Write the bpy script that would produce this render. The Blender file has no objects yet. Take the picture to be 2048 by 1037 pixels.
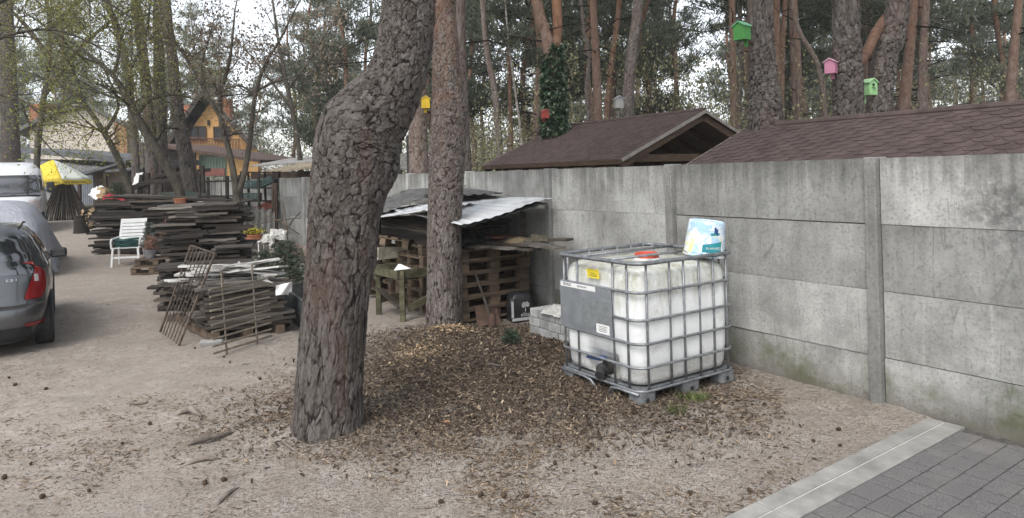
import bpy, math, random
import numpy as np
from mathutils import Vector, Matrix, noise
rnd = random.Random(11)
rng = np.random.default_rng(5)
S = bpy.context.scene
COL = S.collection
PI = math.pi

# ------------------------------------------------------------------ camera
F, ROLL, CX, CY, CAMH = 1380.0, 0.0276, 1024.0, 347.0, 1.82      # pixels of the 2048 wide photo
CR, SR = math.cos(ROLL), math.sin(ROLL)
cam_d = bpy.data.cameras.new('camera'); cam = bpy.data.objects.new('camera', cam_d); COL.objects.link(cam)
cam_d.sensor_width = 36.0; cam_d.lens = 36.0 * F / 2048.0
cam_d.shift_y = -(518.5 - CY) / 2048.0
cam_d.clip_start = 0.1; cam_d.clip_end = 2000
cam.matrix_world = Matrix(((CR, SR, 0, 0), (0, 0, -1, 0), (-SR, CR, 0, CAMH), (0, 0, 0, 1)))
S.camera = cam

# ------------------------------------------------------------------ sky, sun, exposure
SUN_EL, SUN_AZ = math.radians(52), math.radians(205)             # azimuth clockwise from +Y
world = bpy.data.worlds.new('World'); S.world = world; world.use_nodes = True
wn = world.node_tree.nodes; wl = world.node_tree.links
for n in list(wn): wn.remove(n)
sky = wn.new('ShaderNodeTexSky'); sky.sky_type = 'NISHITA'; sky.sun_disc = False
sky.sun_elevation = SUN_EL; sky.sun_rotation = SUN_AZ
sky.air_density = 1.0; sky.dust_density = 1.6; sky.ozone_density = 1.0
hs = wn.new('ShaderNodeHueSaturation'); hs.inputs['Saturation'].default_value = 0.28
bg = wn.new('ShaderNodeBackground'); bg.inputs['Strength'].default_value = 0.15
wo = wn.new('ShaderNodeOutputWorld')
wl.new(sky.outputs[0], hs.inputs['Color']); wl.new(hs.outputs[0], bg.inputs[0]); wl.new(bg.outputs[0], wo.inputs[0])
sun_d = bpy.data.lights.new('sun', 'SUN'); sun_d.energy = 0.9; sun_d.angle = math.radians(25); sun_d.color = (1.0, 0.96, 0.9)
sun = bpy.data.objects.new('sun', sun_d); COL.objects.link(sun)
_sd = Vector((math.sin(SUN_AZ) * math.cos(SUN_EL), math.cos(SUN_AZ) * math.cos(SUN_EL), math.sin(SUN_EL)))
sun.rotation_euler = _sd.to_track_quat('Z', 'Y').to_euler(); sun.location = (0, 0, 30)
S.view_settings.view_transform = 'Standard'; S.view_settings.look = 'None'
S.view_settings.exposure = 1.15; S.view_settings.gamma = 1.0
S.render.engine = 'CYCLES'
S.cycles.max_bounces = 5; S.cycles.diffuse_bounces = 3; S.cycles.glossy_bounces = 2; S.cycles.transmission_bounces = 3
S.cycles.transparent_max_bounces = 6; S.cycles.caustics_reflective = False; S.cycles.caustics_refractive = False

# ------------------------------------------------------------------ pixel -> place
def uv_of(px, py):
    a, b = px - CX, py - CY
    return (a * CR - b * SR) / F, (a * SR + b * CR) / F
def at(px, py, Y):
    u, v = uv_of(px, py)
    return Vector((u * Y, Y, CAMH - v * Y))
def gp(px, py, z=0.0):
    u, v = uv_of(px, py); Y = (CAMH - z) / v
    return Vector((u * Y, Y, z))
W3 = Vector((-0.5508, 0.8346, 0)); N3 = Vector((0.8346, 0.5508, 0)); UP = Vector((0, 0, 1))   # along the wall (away), through the wall
P0 = Vector((2.723, 5.154, 0)); WANG = math.atan2(N3.y, N3.x)
def wf(n, w, z=0.0): return P0 + N3 * n + W3 * w + UP * z            # wall frame

K0 = Vector((2.91, 4.775, 0)); KD = Vector((0.8144, 0.5803, 0)); KW = Vector((-0.5803, 0.8144, 0)); KANG = math.atan2(KD.y, KD.x)     # kerb frame
def kf(n, w, z=0.0): return K0 + KD * (n + .05) + KW * (w + .419) + UP * z
def kw_of(x, y): return (x - K0.x) * KW.x + (y - K0.y) * KW.y - .419

def gz(x, y):
    """ground height"""
    z = 0.42 * min(1, max(0, (y - 15) / 11.0)) if x < 0 else 0.0
    if x < 0: z *= min(1, max(0, (-x - 1.5) / 3.0))
    z -= 0.07 * math.exp(-(((x + 6.0) / 2.2) ** 2 + ((y - 8.3) / 2.6) ** 2))
    d2 = ((x - 0.05) / 1.55) ** 2 + ((y - 6.75) / 1.35) ** 2
    z += 0.08 * math.exp(-d2 * 1.2)
    d2 = ((x + 0.78) / .45) ** 2 + ((y - 7.75) / .4) ** 2
    z += 0.09 * math.exp(-d2)
    d2 = ((x + 1.37) / .55) ** 2 + ((y - 4.95) / .5) ** 2
    z += 0.05 * math.exp(-d2)
    return z

# ------------------------------------------------------------------ naming
def tag(o, label=None, cat=None, group=None, kind=None):
    if label: o['label'] = label
    if cat: o['category'] = cat
    if group: o['group'] = group
    if kind: o['kind'] = kind
    return o
def thing(name, label, cat, loc=(0, 0, 0), rz=0.0, group=None, rot=None):
    o = bpy.data.objects.new(name, None); COL.objects.link(o); o.empty_display_size = 0.2
    o.location = loc; o.rotation_euler = rot if rot else (0, 0, rz)
    return tag(o, label, cat, group)
def copy_tree(o, parent=None):
    c = o.copy(); COL.objects.link(c); c.parent = parent
    for ch in list(o.children): copy_tree(ch, c)
    return c

# ------------------------------------------------------------------ mesh builder
def frame_of(d):
    d = Vector(d).normalized(); a = Vector((0, 0, 1)) if abs(d.z) < .9 else Vector((1, 0, 0))
    x = a.cross(d).normalized(); return x, d.cross(x), d
class MB:
    def __init__(s): s.v = []; s.f = []; s.m = []
    def add(s, vs, fs, mi=0):
        b = len(s.v); s.v += [tuple(v) for v in vs]; s.f += [tuple(b + i for i in f) for f in fs]; s.m += [mi] * len(fs); return s
    def hexa(s, p, mi=0):        # p[0:4] bottom loop, p[4:8] top loop
        return s.add(p, [(3, 2, 1, 0), (4, 5, 6, 7), (0, 1, 5, 4), (1, 2, 6, 5), (2, 3, 7, 6), (3, 0, 4, 7)], mi)
    def box(s, c, d, rz=0.0, mi=0, R=None, j=0.0):
        hx, hy, hz = d[0] / 2, d[1] / 2, d[2] / 2; c = Vector(c)
        M_ = R if R is not None else Matrix.Rotation(rz, 3, 'Z')
        p = [(-hx, -hy, -hz), (hx, -hy, -hz), (hx, hy, -hz), (-hx, hy, -hz), (-hx, -hy, hz), (hx, -hy, hz), (hx, hy, hz), (-hx, hy, hz)]
        q = [c + M_ @ Vector((a[0] + rnd.uniform(-j, j), a[1] + rnd.uniform(-j, j), a[2] + rnd.uniform(-j, j))) for a in p]
        return s.hexa(q, mi)
    def beam(s, a, b, w, h, mi=0, roll=0.0, j=0.0):   # box between two points; h along "up"
        a, b = Vector(a), Vector(b); x, y, d = frame_of(b - a)
        if roll: R = Matrix.Rotation(roll, 3, d); x, y = R @ x, R @ y
        q = []
        for e in (a, b):
            for sx, sy in ((-1, -1), (1, -1), (1, 1), (-1, 1)):
                q.append(e + x * (sx * w / 2 + rnd.uniform(-j, j)) + y * (sy * h / 2 + rnd.uniform(-j, j)))
        return s.hexa(q, mi)
    def tube(s, pts, r, n=8, mi=0, cap=True, closed=False):
        pts = [Vector(p) for p in pts]; k = len(pts)
        if not hasattr(r, '__len__'): r = [r] * k
        vs = []; fs = []; px = None
        for i in range(k):
            if closed: d = (pts[(i + 1) % k] - pts[i - 1])
            else: d = pts[min(i + 1, k - 1)] - pts[max(i - 1, 0)]
            d = d.normalized()
            if px is None: px, py, _ = frame_of(d)
            px = (px - d * px.dot(d)).normalized(); py = d.cross(px)
            for t in range(n):
                an = 2 * PI * t / n
                vs.append(pts[i] + (px * math.cos(an) + py * math.sin(an)) * r[i])
        for i in range(k if closed else k - 1):
            i2 = (i + 1) % k
            for t in range(n):
                t2 = (t + 1) % n
                fs.append((i * n + t, i * n + t2, i2 * n + t2, i2 * n + t))
        if cap and not closed:
            fs.append(tuple(range(n - 1, -1, -1))); fs.append(tuple((k - 1) * n + t for t in range(n)))
        return s.add(vs, fs, mi)
    def lathe(s, prof, n=24, c=(0, 0, 0), mi=0, M_=None, cap=True):
        c = Vector(c); vs = []; fs = []
        for r, z in prof:
            for t in range(n):
                an = 2 * PI * t / n; q = Vector((r * math.cos(an), r * math.sin(an), z))
                vs.append(c + (M_ @ q if M_ is not None else q))
        k = len(prof)
        for i in range(k - 1):
            for t in range(n):
                t2 = (t + 1) % n; fs.append((i * n + t, i * n + t2, (i + 1) * n + t2, (i + 1) * n + t))
        if cap:
            if prof[0][0] > 1e-5: fs.append(tuple(range(n - 1, -1, -1)))
            if prof[-1][0] > 1e-5: fs.append(tuple((k - 1) * n + t for t in range(n)))
        return s.add(vs, fs, mi)
    def prism(s, poly, o, U, V, Wv, mi=0):            # polygon in U,V extruded along Wv
        o, U, V, Wv = Vector(o), Vector(U), Vector(V), Vector(Wv); n = len(poly)
        a = [o + U * p[0] + V * p[1] for p in poly]; b = [q + Wv for q in a]
        fs = [tuple(range(n - 1, -1, -1)), tuple(range(n, 2 * n))] + [(i, (i + 1) % n, n + (i + 1) % n, n + i) for i in range(n)]
        return s.add(a + b, fs, mi)
    def sheet(s, fn, nu, nv, thick=0.0, mi=0):         # fn(u,v)->point, optional thickness along the normal
        g = [[Vector(fn(i / nu, j / nv)) for j in range(nv + 1)] for i in range(nu + 1)]
        vs = [p for row in g for p in row]; id_ = lambda i, j: i * (nv + 1) + j
        fs = [(id_(i, j), id_(i + 1, j), id_(i + 1, j + 1), id_(i, j + 1)) for i in range(nu) for j in range(nv)]
        if thick:
            nb = len(vs); low = []
            for i in range(nu + 1):
                for j in range(nv + 1):
                    du = g[min(i + 1, nu)][j] - g[max(i - 1, 0)][j]; dv = g[i][min(j + 1, nv)] - g[i][max(j - 1, 0)]
                    nn = du.cross(dv); nn = nn.normalized() if nn.length > 1e-9 else UP
                    low.append(g[i][j] - nn * thick)
            vs += low
            fs += [tuple(nb + q for q in reversed(f)) for f in fs[:]]
            for i in range(nu):
                fs += [(id_(i + 1, 0), id_(i, 0), nb + id_(i, 0), nb + id_(i + 1, 0)), (id_(i, nv), id_(i + 1, nv), nb + id_(i + 1, nv), nb + id_(i, nv))]
            for j in range(nv):
                fs += [(id_(0, j), id_(0, j + 1), nb + id_(0, j + 1), nb + id_(0, j)), (id_(nu, j + 1), id_(nu, j), nb + id_(nu, j), nb + id_(nu, j + 1))]
        return s.add(vs, fs, mi)
    def build(s, name, mats, parent=None, smooth=False, bevel=0.0, loc=None):
        me = bpy.data.meshes.new(name); me.from_pydata(s.v, [], s.f)
        if not isinstance(mats, (list, tuple)): mats = [mats]
        for m_ in mats: me.materials.append(m_)
        if len(mats) > 1: me.polygons.foreach_set('material_index', s.m)
        if smooth: me.polygons.foreach_set('use_smooth', [True] * len(me.polygons))
        me.update()
        o = bpy.data.objects.new(name, me); COL.objects.link(o); o.parent = parent
        if loc is not None: o.location = loc
        if bevel:
            b = o.modifiers.new('b', 'BEVEL'); b.width = bevel; b.segments = 2; b.limit_method = 'ANGLE'; b.angle_limit = 0.7
        if smooth == 'auto': 
            pass
        return o
def np_mesh(name, V, Fc, mats, parent=None, smooth=False, attrs=None):
    """mesh from numpy arrays; faces all of one size"""
    me = bpy.data.meshes.new(name); V = np.asarray(V, np.float32); Fc = np.asarray(Fc, np.int32)
    nf, k = Fc.shape
    me.vertices.add(len(V)); me.vertices.foreach_set('co', V.ravel())
    me.loops.add(nf * k); me.loops.foreach_set('vertex_index', Fc.ravel())
    me.polygons.add(nf); me.polygons.foreach_set('loop_start', np.arange(0, nf * k, k, dtype=np.int32))
    me.polygons.foreach_set('use_smooth', np.full(nf, bool(smooth)))
    for an, arr in (attrs or {}).items():
        a = me.attributes.new(an, 'FLOAT', 'POINT'); a.data.foreach_set('value', np.asarray(arr, np.float32))
    if not isinstance(mats, (list, tuple)): mats = [mats]
    for m_ in mats: me.materials.append(m_)
    me.update(calc_edges=True); me.validate()
    o = bpy.data.objects.new(name, me); COL.objects.link(o); o.parent = parent
    return o
def join_into(o, mb):
    import bmesh
    me = bpy.data.meshes.new('j'); me.from_pydata(mb.v, [], mb.f); me.update()
    bm = bmesh.new(); bm.from_mesh(o.data); bm.from_mesh(me); bm.to_mesh(o.data); bm.free(); bpy.data.meshes.remove(me)
def text_obj(body, size, mat_, parent, M4, name='lettering', depth=0.001, align='CENTER'):
    cu = bpy.data.curves.new('t', 'FONT'); cu.body = body; cu.size = size; cu.align_x = align; cu.align_y = 'CENTER'; cu.extrude = depth
    t = bpy.data.objects.new('t', cu); COL.objects.link(t)
    dg = bpy.context.evaluated_depsgraph_get(); dg.update()
    me = bpy.data.meshes.new_from_object(t.evaluated_get(dg)); me.name = name
    bpy.data.objects.remove(t)
    me.materials.clear(); me.materials.append(mat_)
    o = bpy.data.objects.new(name, me); COL.objects.link(o); o.parent = parent; o.matrix_local = M4
    return o
def basis(o, X, Y_):
    X = Vector(X).normalized(); Y_ = Vector(Y_); Y_ = (Y_ - X * X.dot(Y_)).normalized(); Z = X.cross(Y_)
    return Matrix(((X.x, Y_.x, Z.x, o[0]), (X.y, Y_.y, Z.y, o[1]), (X.z, Y_.z, Z.z, o[2]), (0, 0, 0, 1)))

# ------------------------------------------------------------------ materials
class NT:
    """tiny node graph helper"""
    def __init__(s, name):
        s.m = bpy.data.materials.new(name); s.m.use_nodes = True; s.t = s.m.node_tree; s.t.nodes.clear()
        s.out = s.n('ShaderNodeOutputMaterial'); s.b = s.n('ShaderNodeBsdfPrincipled'); s.t.links.new(s.b.outputs[0], s.out.inputs[0])
    def n(s, typ, **kw):
        nd = s.t.nodes.new(typ)
        for k, v in kw.items(): setattr(nd, k, v)
        return nd
    def put(s, sock, v):
        if isinstance(v, bpy.types.NodeSocket): s.t.links.new(v, sock)
        elif v is not None:
            if sock.type == 'RGBA' and len(v) == 3: v = (*v, 1)
            sock.default_value = v
    def math(s, op, a, b=None, clamp=False):
        nd = s.n('ShaderNodeMath', operation=op, use_clamp=clamp); s.put(nd.inputs[0], a)
        if b is not None: s.put(nd.inputs[1], b)
        return nd.outputs[0]
    def mix(s, fac, a, b, typ='MIX'):
        nd = s.n('ShaderNodeMix', data_type='RGBA', blend_type=typ); s.put(nd.inputs[0], fac); s.put(nd.inputs[6], a); s.put(nd.inputs[7], b); return nd.outputs[2]
    def ramp(s, fac, *stops):
        nd = s.n('ShaderNodeValToRGB'); e = nd.color_ramp.elements
        while len(e) < len(stops): e.new(0.5)
        for el, (p, c) in zip(e, stops):
            el.position = p; el.color = (c, c, c, 1) if not hasattr(c, '__len__') else (*c, 1)
        s.put(nd.inputs[0], fac); return nd.outputs[0]
    def coord(s, scale=(1, 1, 1), obj=True, rand=True, world_=False):
        tc = s.n('ShaderNodeTexCoord'); v = tc.outputs['Object']
        if world_: v = s.n('ShaderNodeNewGeometry').outputs['Position']; rand = False
        mp = s.n('ShaderNodeMapping'); mp.inputs['Scale'].default_value = scale; s.put(mp.inputs[0], v)
        if rand:
            oi = s.n('ShaderNodeObjectInfo'); c = s.n('ShaderNodeCombineXYZ')
            r = s.math('MULTIPLY', oi.outputs['Random'], 37.0)
            s.put(c.inputs[0], r); s.put(c.inputs[1], s.math('MULTIPLY', r, 1.7)); s.put(c.inputs[2], s.math('MULTIPLY', r, .6))
            s.put(mp.inputs['Location'], c.outputs[0])
        return mp.outputs[0]
    def noise(s, vec, scale=5, detail=4, rough=.55, dist=0):
        nd = s.n('ShaderNodeTexNoise'); s.put(nd.inputs['Vector'], vec); nd.inputs['Scale'].default_value = scale
        nd.inputs['Detail'].default_value = detail; nd.inputs['Roughness'].default_value = rough; nd.inputs['Distortion'].default_value = dist
        return nd.outputs['Fac']
    def voro(s, vec, scale=5, feature='F1', out='Distance'):
        nd = s.n('ShaderNodeTexVoronoi', feature=feature); s.put(nd.inputs['Vector'], vec); nd.inputs['Scale'].default_value = scale
        return nd.outputs[out]
    def rand(s): return s.n('ShaderNodeObjectInfo').outputs['Random']
    def attr(s, name): return s.n('ShaderNodeAttribute', attribute_name=name).outputs['Fac']
    def bump(s, h, strength=.5, dist=.01, prev=None):
        nd = s.n('ShaderNodeBump'); nd.inputs['Strength'].default_value = strength; nd.inputs['Distance'].default_value = dist
        s.put(nd.inputs['Height'], h)
        if prev is not None: s.put(nd.inputs['Normal'], prev)
        return nd.outputs[0]
    def fin(s, col=None, rough=.8, normal=None, metal=0.0, spec=.35, **kw):
        s.put(s.b.inputs['Base Color'], col); s.put(s.b.inputs['Roughness'], rough); s.put(s.b.inputs['Metallic'], metal)
        s.put(s.b.inputs['Specular IOR Level'], spec)
        if normal is not None: s.put(s.b.inputs['Normal'], normal)
        for k, v in kw.items(): s.put(s.b.inputs[k], v)
        return s.m
def simple(name, c1, c2, scale=6, rough=.8, bump=.3, bscale=None, stretch=(1, 1, 1), metal=0.0, var=.25, dist=.004, spec=.35, lo=.35, hi=.65, **kw):
    g = NT(name); v = g.coord(stretch); n1 = g.noise(v, scale, 6, .6)
    c = g.mix(g.ramp(n1, (lo, 0), (hi, 1)), c1, c2)
    if var:
        k = g.math('ADD', g.math('MULTIPLY', g.rand(), 2 * var), 1 - var)
        hsv = g.n('ShaderNodeHueSaturation'); g.put(hsv.inputs['Value'], k); g.put(hsv.inputs['Color'], c); c = hsv.outputs[0]
    nm = g.bump(g.noise(v, bscale or scale * 4, 5, .65), bump, dist) if bump else None
    return g.fin(c, rough, nm, metal, spec, **kw)
# ------------------------------------------------------------------ numpy noise
def _h(ix, iy, iz, k=0.0):
    q = np.sin(ix * 127.1 + iy * 311.7 + iz * 74.7 + k * 53.3) * 43758.5453
    return q - np.floor(q)
def vnoise(x, y, z):
    ix, iy, iz = np.floor(x), np.floor(y), np.floor(z); fx, fy, fz = x - ix, y - iy, z - iz
    fx, fy, fz = fx * fx * (3 - 2 * fx), fy * fy * (3 - 2 * fy), fz * fz * (3 - 2 * fz); r = 0
    for a in (0, 1):
        for b in (0, 1):
            for c in (0, 1):
                w = (fx if a else 1 - fx) * (fy if b else 1 - fy) * (fz if c else 1 - fz)
                r = r + w * _h(ix + a, iy + b, iz + c)
    return r
def fbm(x, y, z, o=4):
    r, a, t = 0, .5, 0
    for i in range(o):
        r = r + a * vnoise(x, y, z); t += a; x, y, z, a = x * 2.03 + 7.1, y * 2.01 + 3.7, z * 2.02 + 1.3, a * .5
    return r / t
def worley(x, y, z):
    ix, iy, iz = np.floor(x), np.floor(y), np.floor(z)
    f1 = np.full(x.shape, 9.); f2 = np.full(x.shape, 9.); cid = np.zeros(x.shape); oz = np.zeros(x.shape)
    for a in (-1, 0, 1):
        for b in (-1, 0, 1):
            for c in (-1, 0, 1):
                jx, jy, jz = ix + a, iy + b, iz + c
                px, py, pz = jx + _h(jx, jy, jz, 1), jy + _h(jx, jy, jz, 2), jz + _h(jx, jy, jz, 3)
                d = np.sqrt((px - x) ** 2 + (py - y) ** 2 + (pz - z) ** 2); hid = _h(jx, jy, jz, 4)
                n1 = d < f1
                f2 = np.where(n1, f1, np.minimum(f2, d)); cid = np.where(n1, hid, cid); oz = np.where(n1, z - pz, oz); f1 = np.where(n1, d, f1)
    return f1, f2, cid, oz
def smooth01(x, a, b):
    t = np.clip((x - a) / (b - a), 0, 1); return t * t * (3 - 2 * t)

# ------------------------------------------------------------------ ground
def ground_material():
    g = NT('sandy_soil'); v = g.coord(world_=True)
    n_big = g.noise(v, .55, 4, .6); n_mid = g.noise(v, 3.2, 5, .65); n_fine = g.noise(v, 38, 5, .7); n_grain = g.noise(v, 190, 3, .7)
    sand = g.mix(g.ramp(n_mid, (.35, 0), (.68, 1)), (.37, .33, .285), (.51, .465, .418))
    sand = g.mix(g.math('MULTIPLY', g.ramp(n_grain, (.45, 0), (.62, 1)), .45), sand, (.22, .175, .135))
    # litter: how much of the sand is strewn with needles, by place
    sp = g.n('ShaderNodeSeparateXYZ'); g.put(sp.inputs[0], v); x, y = sp.outputs[0], sp.outputs[1]
    dx = g.math('MULTIPLY', g.math('SUBTRACT', x, 0.1), .42); dy = g.math('MULTIPLY', g.math('SUBTRACT', y, 6.8), .50)
    d = g.math('SQRT', g.math('ADD', g.math('POWER', dx, 2.0), g.math('POWER', dy, 2.0)))
    near = g.ramp(g.math('ADD', d, g.math('MULTIPLY', g.math('SUBTRACT', n_mid, .5), .7)), (.35, 1), (1.0, .32))
    dx2 = g.math('MULTIPLY', g.math('ADD', x, 3.4), .45); dy2 = g.math('MULTIPLY', g.math('SUBTRACT', y, 5.2), .33)
    d2 = g.math('SQRT', g.math('ADD', g.math('POWER', dx2, 2.0), g.math('POWER', dy2, 2.0)))
    path = g.ramp(g.math('ADD', d2, g.math('MULTIPLY', g.math('SUBTRACT', n_big, .5), .9)), (.15, .0), (1.2, .85))
    wet = g.math('MULTIPLY', g.math('ADD', near, .12), g.math('ADD', g.math('MULTIPLY', path, .75), .25))
    vs = g.coord((1, 3.2, 1), world_=True); str1 = g.noise(vs, 30, 6, .75, 1.2)
    vs2 = g.coord((3.0, 1.1, 1), world_=True); str2 = g.noise(vs2, 42, 6, .75, 1.5)
    bits = g.math('MAXIMUM', str1, str2)
    thr = g.math('SUBTRACT', .605, g.math('MULTIPLY', wet, .13))
    m_l = g.math('MULTIPLY', g.math('SUBTRACT', bits, thr), 20.0, clamp=True)
    m_l = g.math('MULTIPLY', m_l, g.ramp(n_mid, (.25, .45), (.6, 1)))
    n_s = g.noise(v, 14, 5, .7); sand = g.mix(g.math('MULTIPLY', g.ramp(n_s, (.46, 0), (.62, 1)), .5), sand, (.30, .25, .205))
    hum = g.mix(g.ramp(n_fine, (.35, 0), (.65, 1)), (.075, .056, .043), (.165, .128, .10))
    sand = g.mix(g.math('MULTIPLY', g.ramp(near, (.45, 0), (.9, 1)), .85), sand, hum)
    lit = g.mix(g.ramp(n_fine, (.35, 0), (.65, 1)), (.08, .058, .042), (.23, .175, .125))
    c = g.mix(m_l, sand, lit)
    c = g.mix(g.math('MULTIPLY', g.ramp(n_big, (.42, 0), (.62, 1)), .38), c, (.30, .26, .22))
    far = g.ramp(g.math('MULTIPLY', y, .01), (.3, 0), (.45, 1))
    c = g.mix(far, c, (.10, .09, .05))
    h = g.math('ADD', g.math('MULTIPLY', n_fine, .8), g.math('ADD', g.math('MULTIPLY', n_grain, .35), g.math('MULTIPLY', m_l, .5)))
    nb = g.bump(n_mid, .5, .05)
    return g.fin(c, .95, g.bump(h, 1.0, .016, nb), spec=.15)
def axis(lo, hi, st, far_lo, far_hi):
    a = list(np.arange(lo, hi + 1e-6, st)); s = st; q = hi
    while q < far_hi: s *= 1.35; q += s; a.append(q)
    s = st; q = lo; b = []
    while q > far_lo: s *= 1.35; q -= s; b.append(q)
    return np.array(b[::-1] + a)
xs, ys = axis(-9, 4.6, .055, -170, 170), axis(2.6, 11.5, .055, -40, 170)
X, Y = np.meshgrid(xs, ys, indexing='ij')
Zg = np.array([[gz(a, b) for b in ys] for a in xs])
lump = (fbm(X * 1.3, Y * 1.3, X * 0, 3) - .5) * .09 + (fbm(X * 6, Y * 6, X * 0 + 5, 3) - .5) * .035
nearm = np.clip(1 - (Y - 12) / 10, 0, 1) * np.clip((Y + 3) / 3, 0, 1)
chipm = np.exp(-(((X - .05) / 1.6) ** 2 + ((Y - 6.7) / 1.3) ** 2))
Zg = Zg + lump * nearm + chipm * (fbm(X * 11, Y * 11, X * 0 + 2, 3) - .5) * .07
wc = kw_of(X, Y); nc = (X - P0.x) * N3.x + (Y - P0.y) * N3.y
edge = np.clip((-.342 - wc + (fbm(X * 3, Y * 3, X * 0 + 9, 3) - .5) * .07) / .05, 0, 1) * (nc > -9) * (nc < .5)
Zg = Zg * (1 - edge) + (-.07) * edge
nb_ = (wc > -.5) & (np.abs(nc) < .35); Zg = np.where(nb_, np.minimum(Zg, .02), Zg)
nx, ny = X.shape
idx = np.arange(nx * ny).reshape(nx, ny)
Fq = np.stack([idx[:-1, :-1], idx[1:, :-1], idx[1:, 1:], idx[:-1, 1:]], -1).reshape(-1, 4)
ground = np_mesh('ground', np.stack([X, Y, Zg], -1).reshape(-1, 3), Fq, ground_material(), smooth=True)
tag(ground, 'pale sandy yard soil strewn with needles and bark bits', kind='structure')
from bisect import bisect
def gsurf(x, y):
    i = min(max(bisect(xs, x) - 1, 0), nx - 2); j = min(max(bisect(ys, y) - 1, 0), ny - 2)
    a = (x - xs[i]) / (xs[i + 1] - xs[i]); b = (y - ys[j]) / (ys[j + 1] - ys[j])
    return float((1 - a) * (1 - b) * Zg[i, j] + a * (1 - b) * Zg[i + 1, j] + a * b * Zg[i + 1, j + 1] + (1 - a) * b * Zg[i, j + 1])
def gs(px, py):           # ground point under a pixel on the real sheet
    p = gp(px, py)
    for _ in range(6): p = gp(px, py, gsurf(p.x, p.y))
    return p

# ------------------------------------------------------------------ chips and litter lying on the ground
def flakes(name, pts, lmin, lmax, asp, mats, tilt, lift=.004):
    n = len(pts); L = rng.uniform(lmin, lmax, n) * (rng.random(n) ** .7 + .25); Wd = L * rng.uniform(asp[0], asp[1], n)
    th = rng.uniform(0, 2 * PI, n); tl = rng.normal(0, tilt, n); tl2 = rng.normal(0, tilt, n)
    a = np.stack([np.cos(th) * np.cos(tl), np.sin(th) * np.cos(tl), np.sin(tl)], -1)
    b = np.stack([-np.sin(th) * np.cos(tl2), np.cos(th) * np.cos(tl2), np.sin(tl2)], -1)
    c = np.array(pts); c[:, 2] += lift + np.abs(np.sin(tl)) * L * .35
    h1, h2 = (a * L[:, None] / 2), (b * Wd[:, None] / 2); k = rng.uniform(.4, 1, n)[:, None]; nn = np.cross(a, b) * (Wd * .18)[:, None]
    V = np.stack([c - h1 - h2 * k, c + h1 * k - h2, c + h1 + h2 * k, c - h1 * k + h2,
                  c - h1 * .9 - h2 * k - nn, c + h1 * k * .9 - h2 - nn, c + h1 * .9 + h2 * k - nn, c - h1 * k * .9 + h2 - nn], 1).reshape(-1, 3)
    base = (np.arange(n) * 8)[:, None, None]
    Fq = (base + np.array([[0, 1, 2, 3], [0, 4, 5, 1], [1, 5, 6, 2], [2, 6, 7, 3], [3, 7, 4, 0]])[None]).reshape(-1, 4)
    return np_mesh(name, V, Fq, mats, attrs={'tone': np.repeat(rng.random(n), 8)})
def flake_mat(name, stops):
    g = NT(name); t = g.attr('tone'); v = g.coord(world_=True)
    c = g.ramp(t, *stops); c = g.mix(.35, c, g.mix(g.noise(v, 120, 3), (.05, .035, .025), (.4, .3, .2)), 'OVERLAY')
    return g.fin(c, .9, g.bump(g.noise(v, 160, 3), .4, .003), spec=.15)
def in_heap(x, y):
    a = math.exp(-((max(0, abs(x - .0) - .8) / .8) ** 2 + (max(0, abs(y - 6.35) - 1.1) / .62) ** 2))
    b = .55 * math.exp(-(((x + 1.35) / .8) ** 2 + ((y - 5.4) / .75) ** 2))
    return max(a, b)
def in_view(x, y, m=1.02): return y > 2.7 and abs(x) < .745 * y * m
def off_wall(x, y): return (x - P0.x) * N3.x + (y - P0.y) * N3.y < -.06
def on_sand(x, y): return off_wall(x, y) and kw_of(x, y) > -.36
pts = []
while len(pts) < 46000:
    x, y = rnd.uniform(-2.6, 2.0), rnd.uniform(4.0, 8.9)
    if rnd.random() < in_heap(x, y) ** 1.15 and on_sand(x, y): pts.append((x, y, gsurf(x, y) + rnd.uniform(-.004, .012)))
chips = flakes('bark_chips', pts, .010, .046, (.14, .45), flake_mat('chip_bark', [(0, (.035, .027, .021)), (.4, (.10, .08, .063)), (.76, (.205, .166, .13)), (.96, (.33, .265, .19)), (1, (.52, .44, .33))]), .38)
dust = flakes('bark_crumbs', [p for p in ((x, y, gsurf(x, y) + .004) for x, y in ((rnd.uniform(-2.4, 1.9), rnd.uniform(4.1, 8.8)) for _ in range(60000)) if rnd.random() < in_heap(x, y) * .6 and on_sand(x, y))], .006, .02, (.3, .8), flake_mat('dark_crumbs', [(0, (.03, .023, .018)), (.7, (.09, .07, .053)), (1, (.2, .155, .115))]), .3)
tag(dust, 'fine dark bark crumbs between the larger chips', 'bark crumbs', kind='stuff')
tag(chips, 'heap of shredded brown bark chips between the two pine trunks and the tank', 'bark chips', kind='stuff')
pts = []
while len(pts) < 52000:
    yy = 2.75 + 8.5 * rng.random(40000) ** 1.7; xx = rng.uniform(-.77, .64, 40000) * yy
    pat = fbm(xx * 1.1 + 3, yy * 1.1, xx * 0, 4); fine_ = fbm(xx * 5, yy * 5, xx * 0 + 4, 2)
    k = .10 + .95 * np.exp(-(((xx - .1) / 2.3) ** 2 + ((yy - 5.4) / 1.9) ** 2)); k = np.maximum(k, .8 * np.exp(-(((xx - 1.6) / 1.1) ** 2 + ((yy - 4.6) / 1.0) ** 2)))
    k = np.maximum(k, .55 * np.exp(-(((xx + 2.9) / 1.0) ** 2 + ((yy - 7.0) / 1.6) ** 2))); k = k * smooth01(pat, .34, .60) * (.35 + smooth01(fine_, .35, .62))
    ok = rng.random(40000) < k
    for x, y in zip(xx[ok], yy[ok]):
        if on_sand(x, y): pts.append((x, y, gsurf(x, y)))
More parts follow.
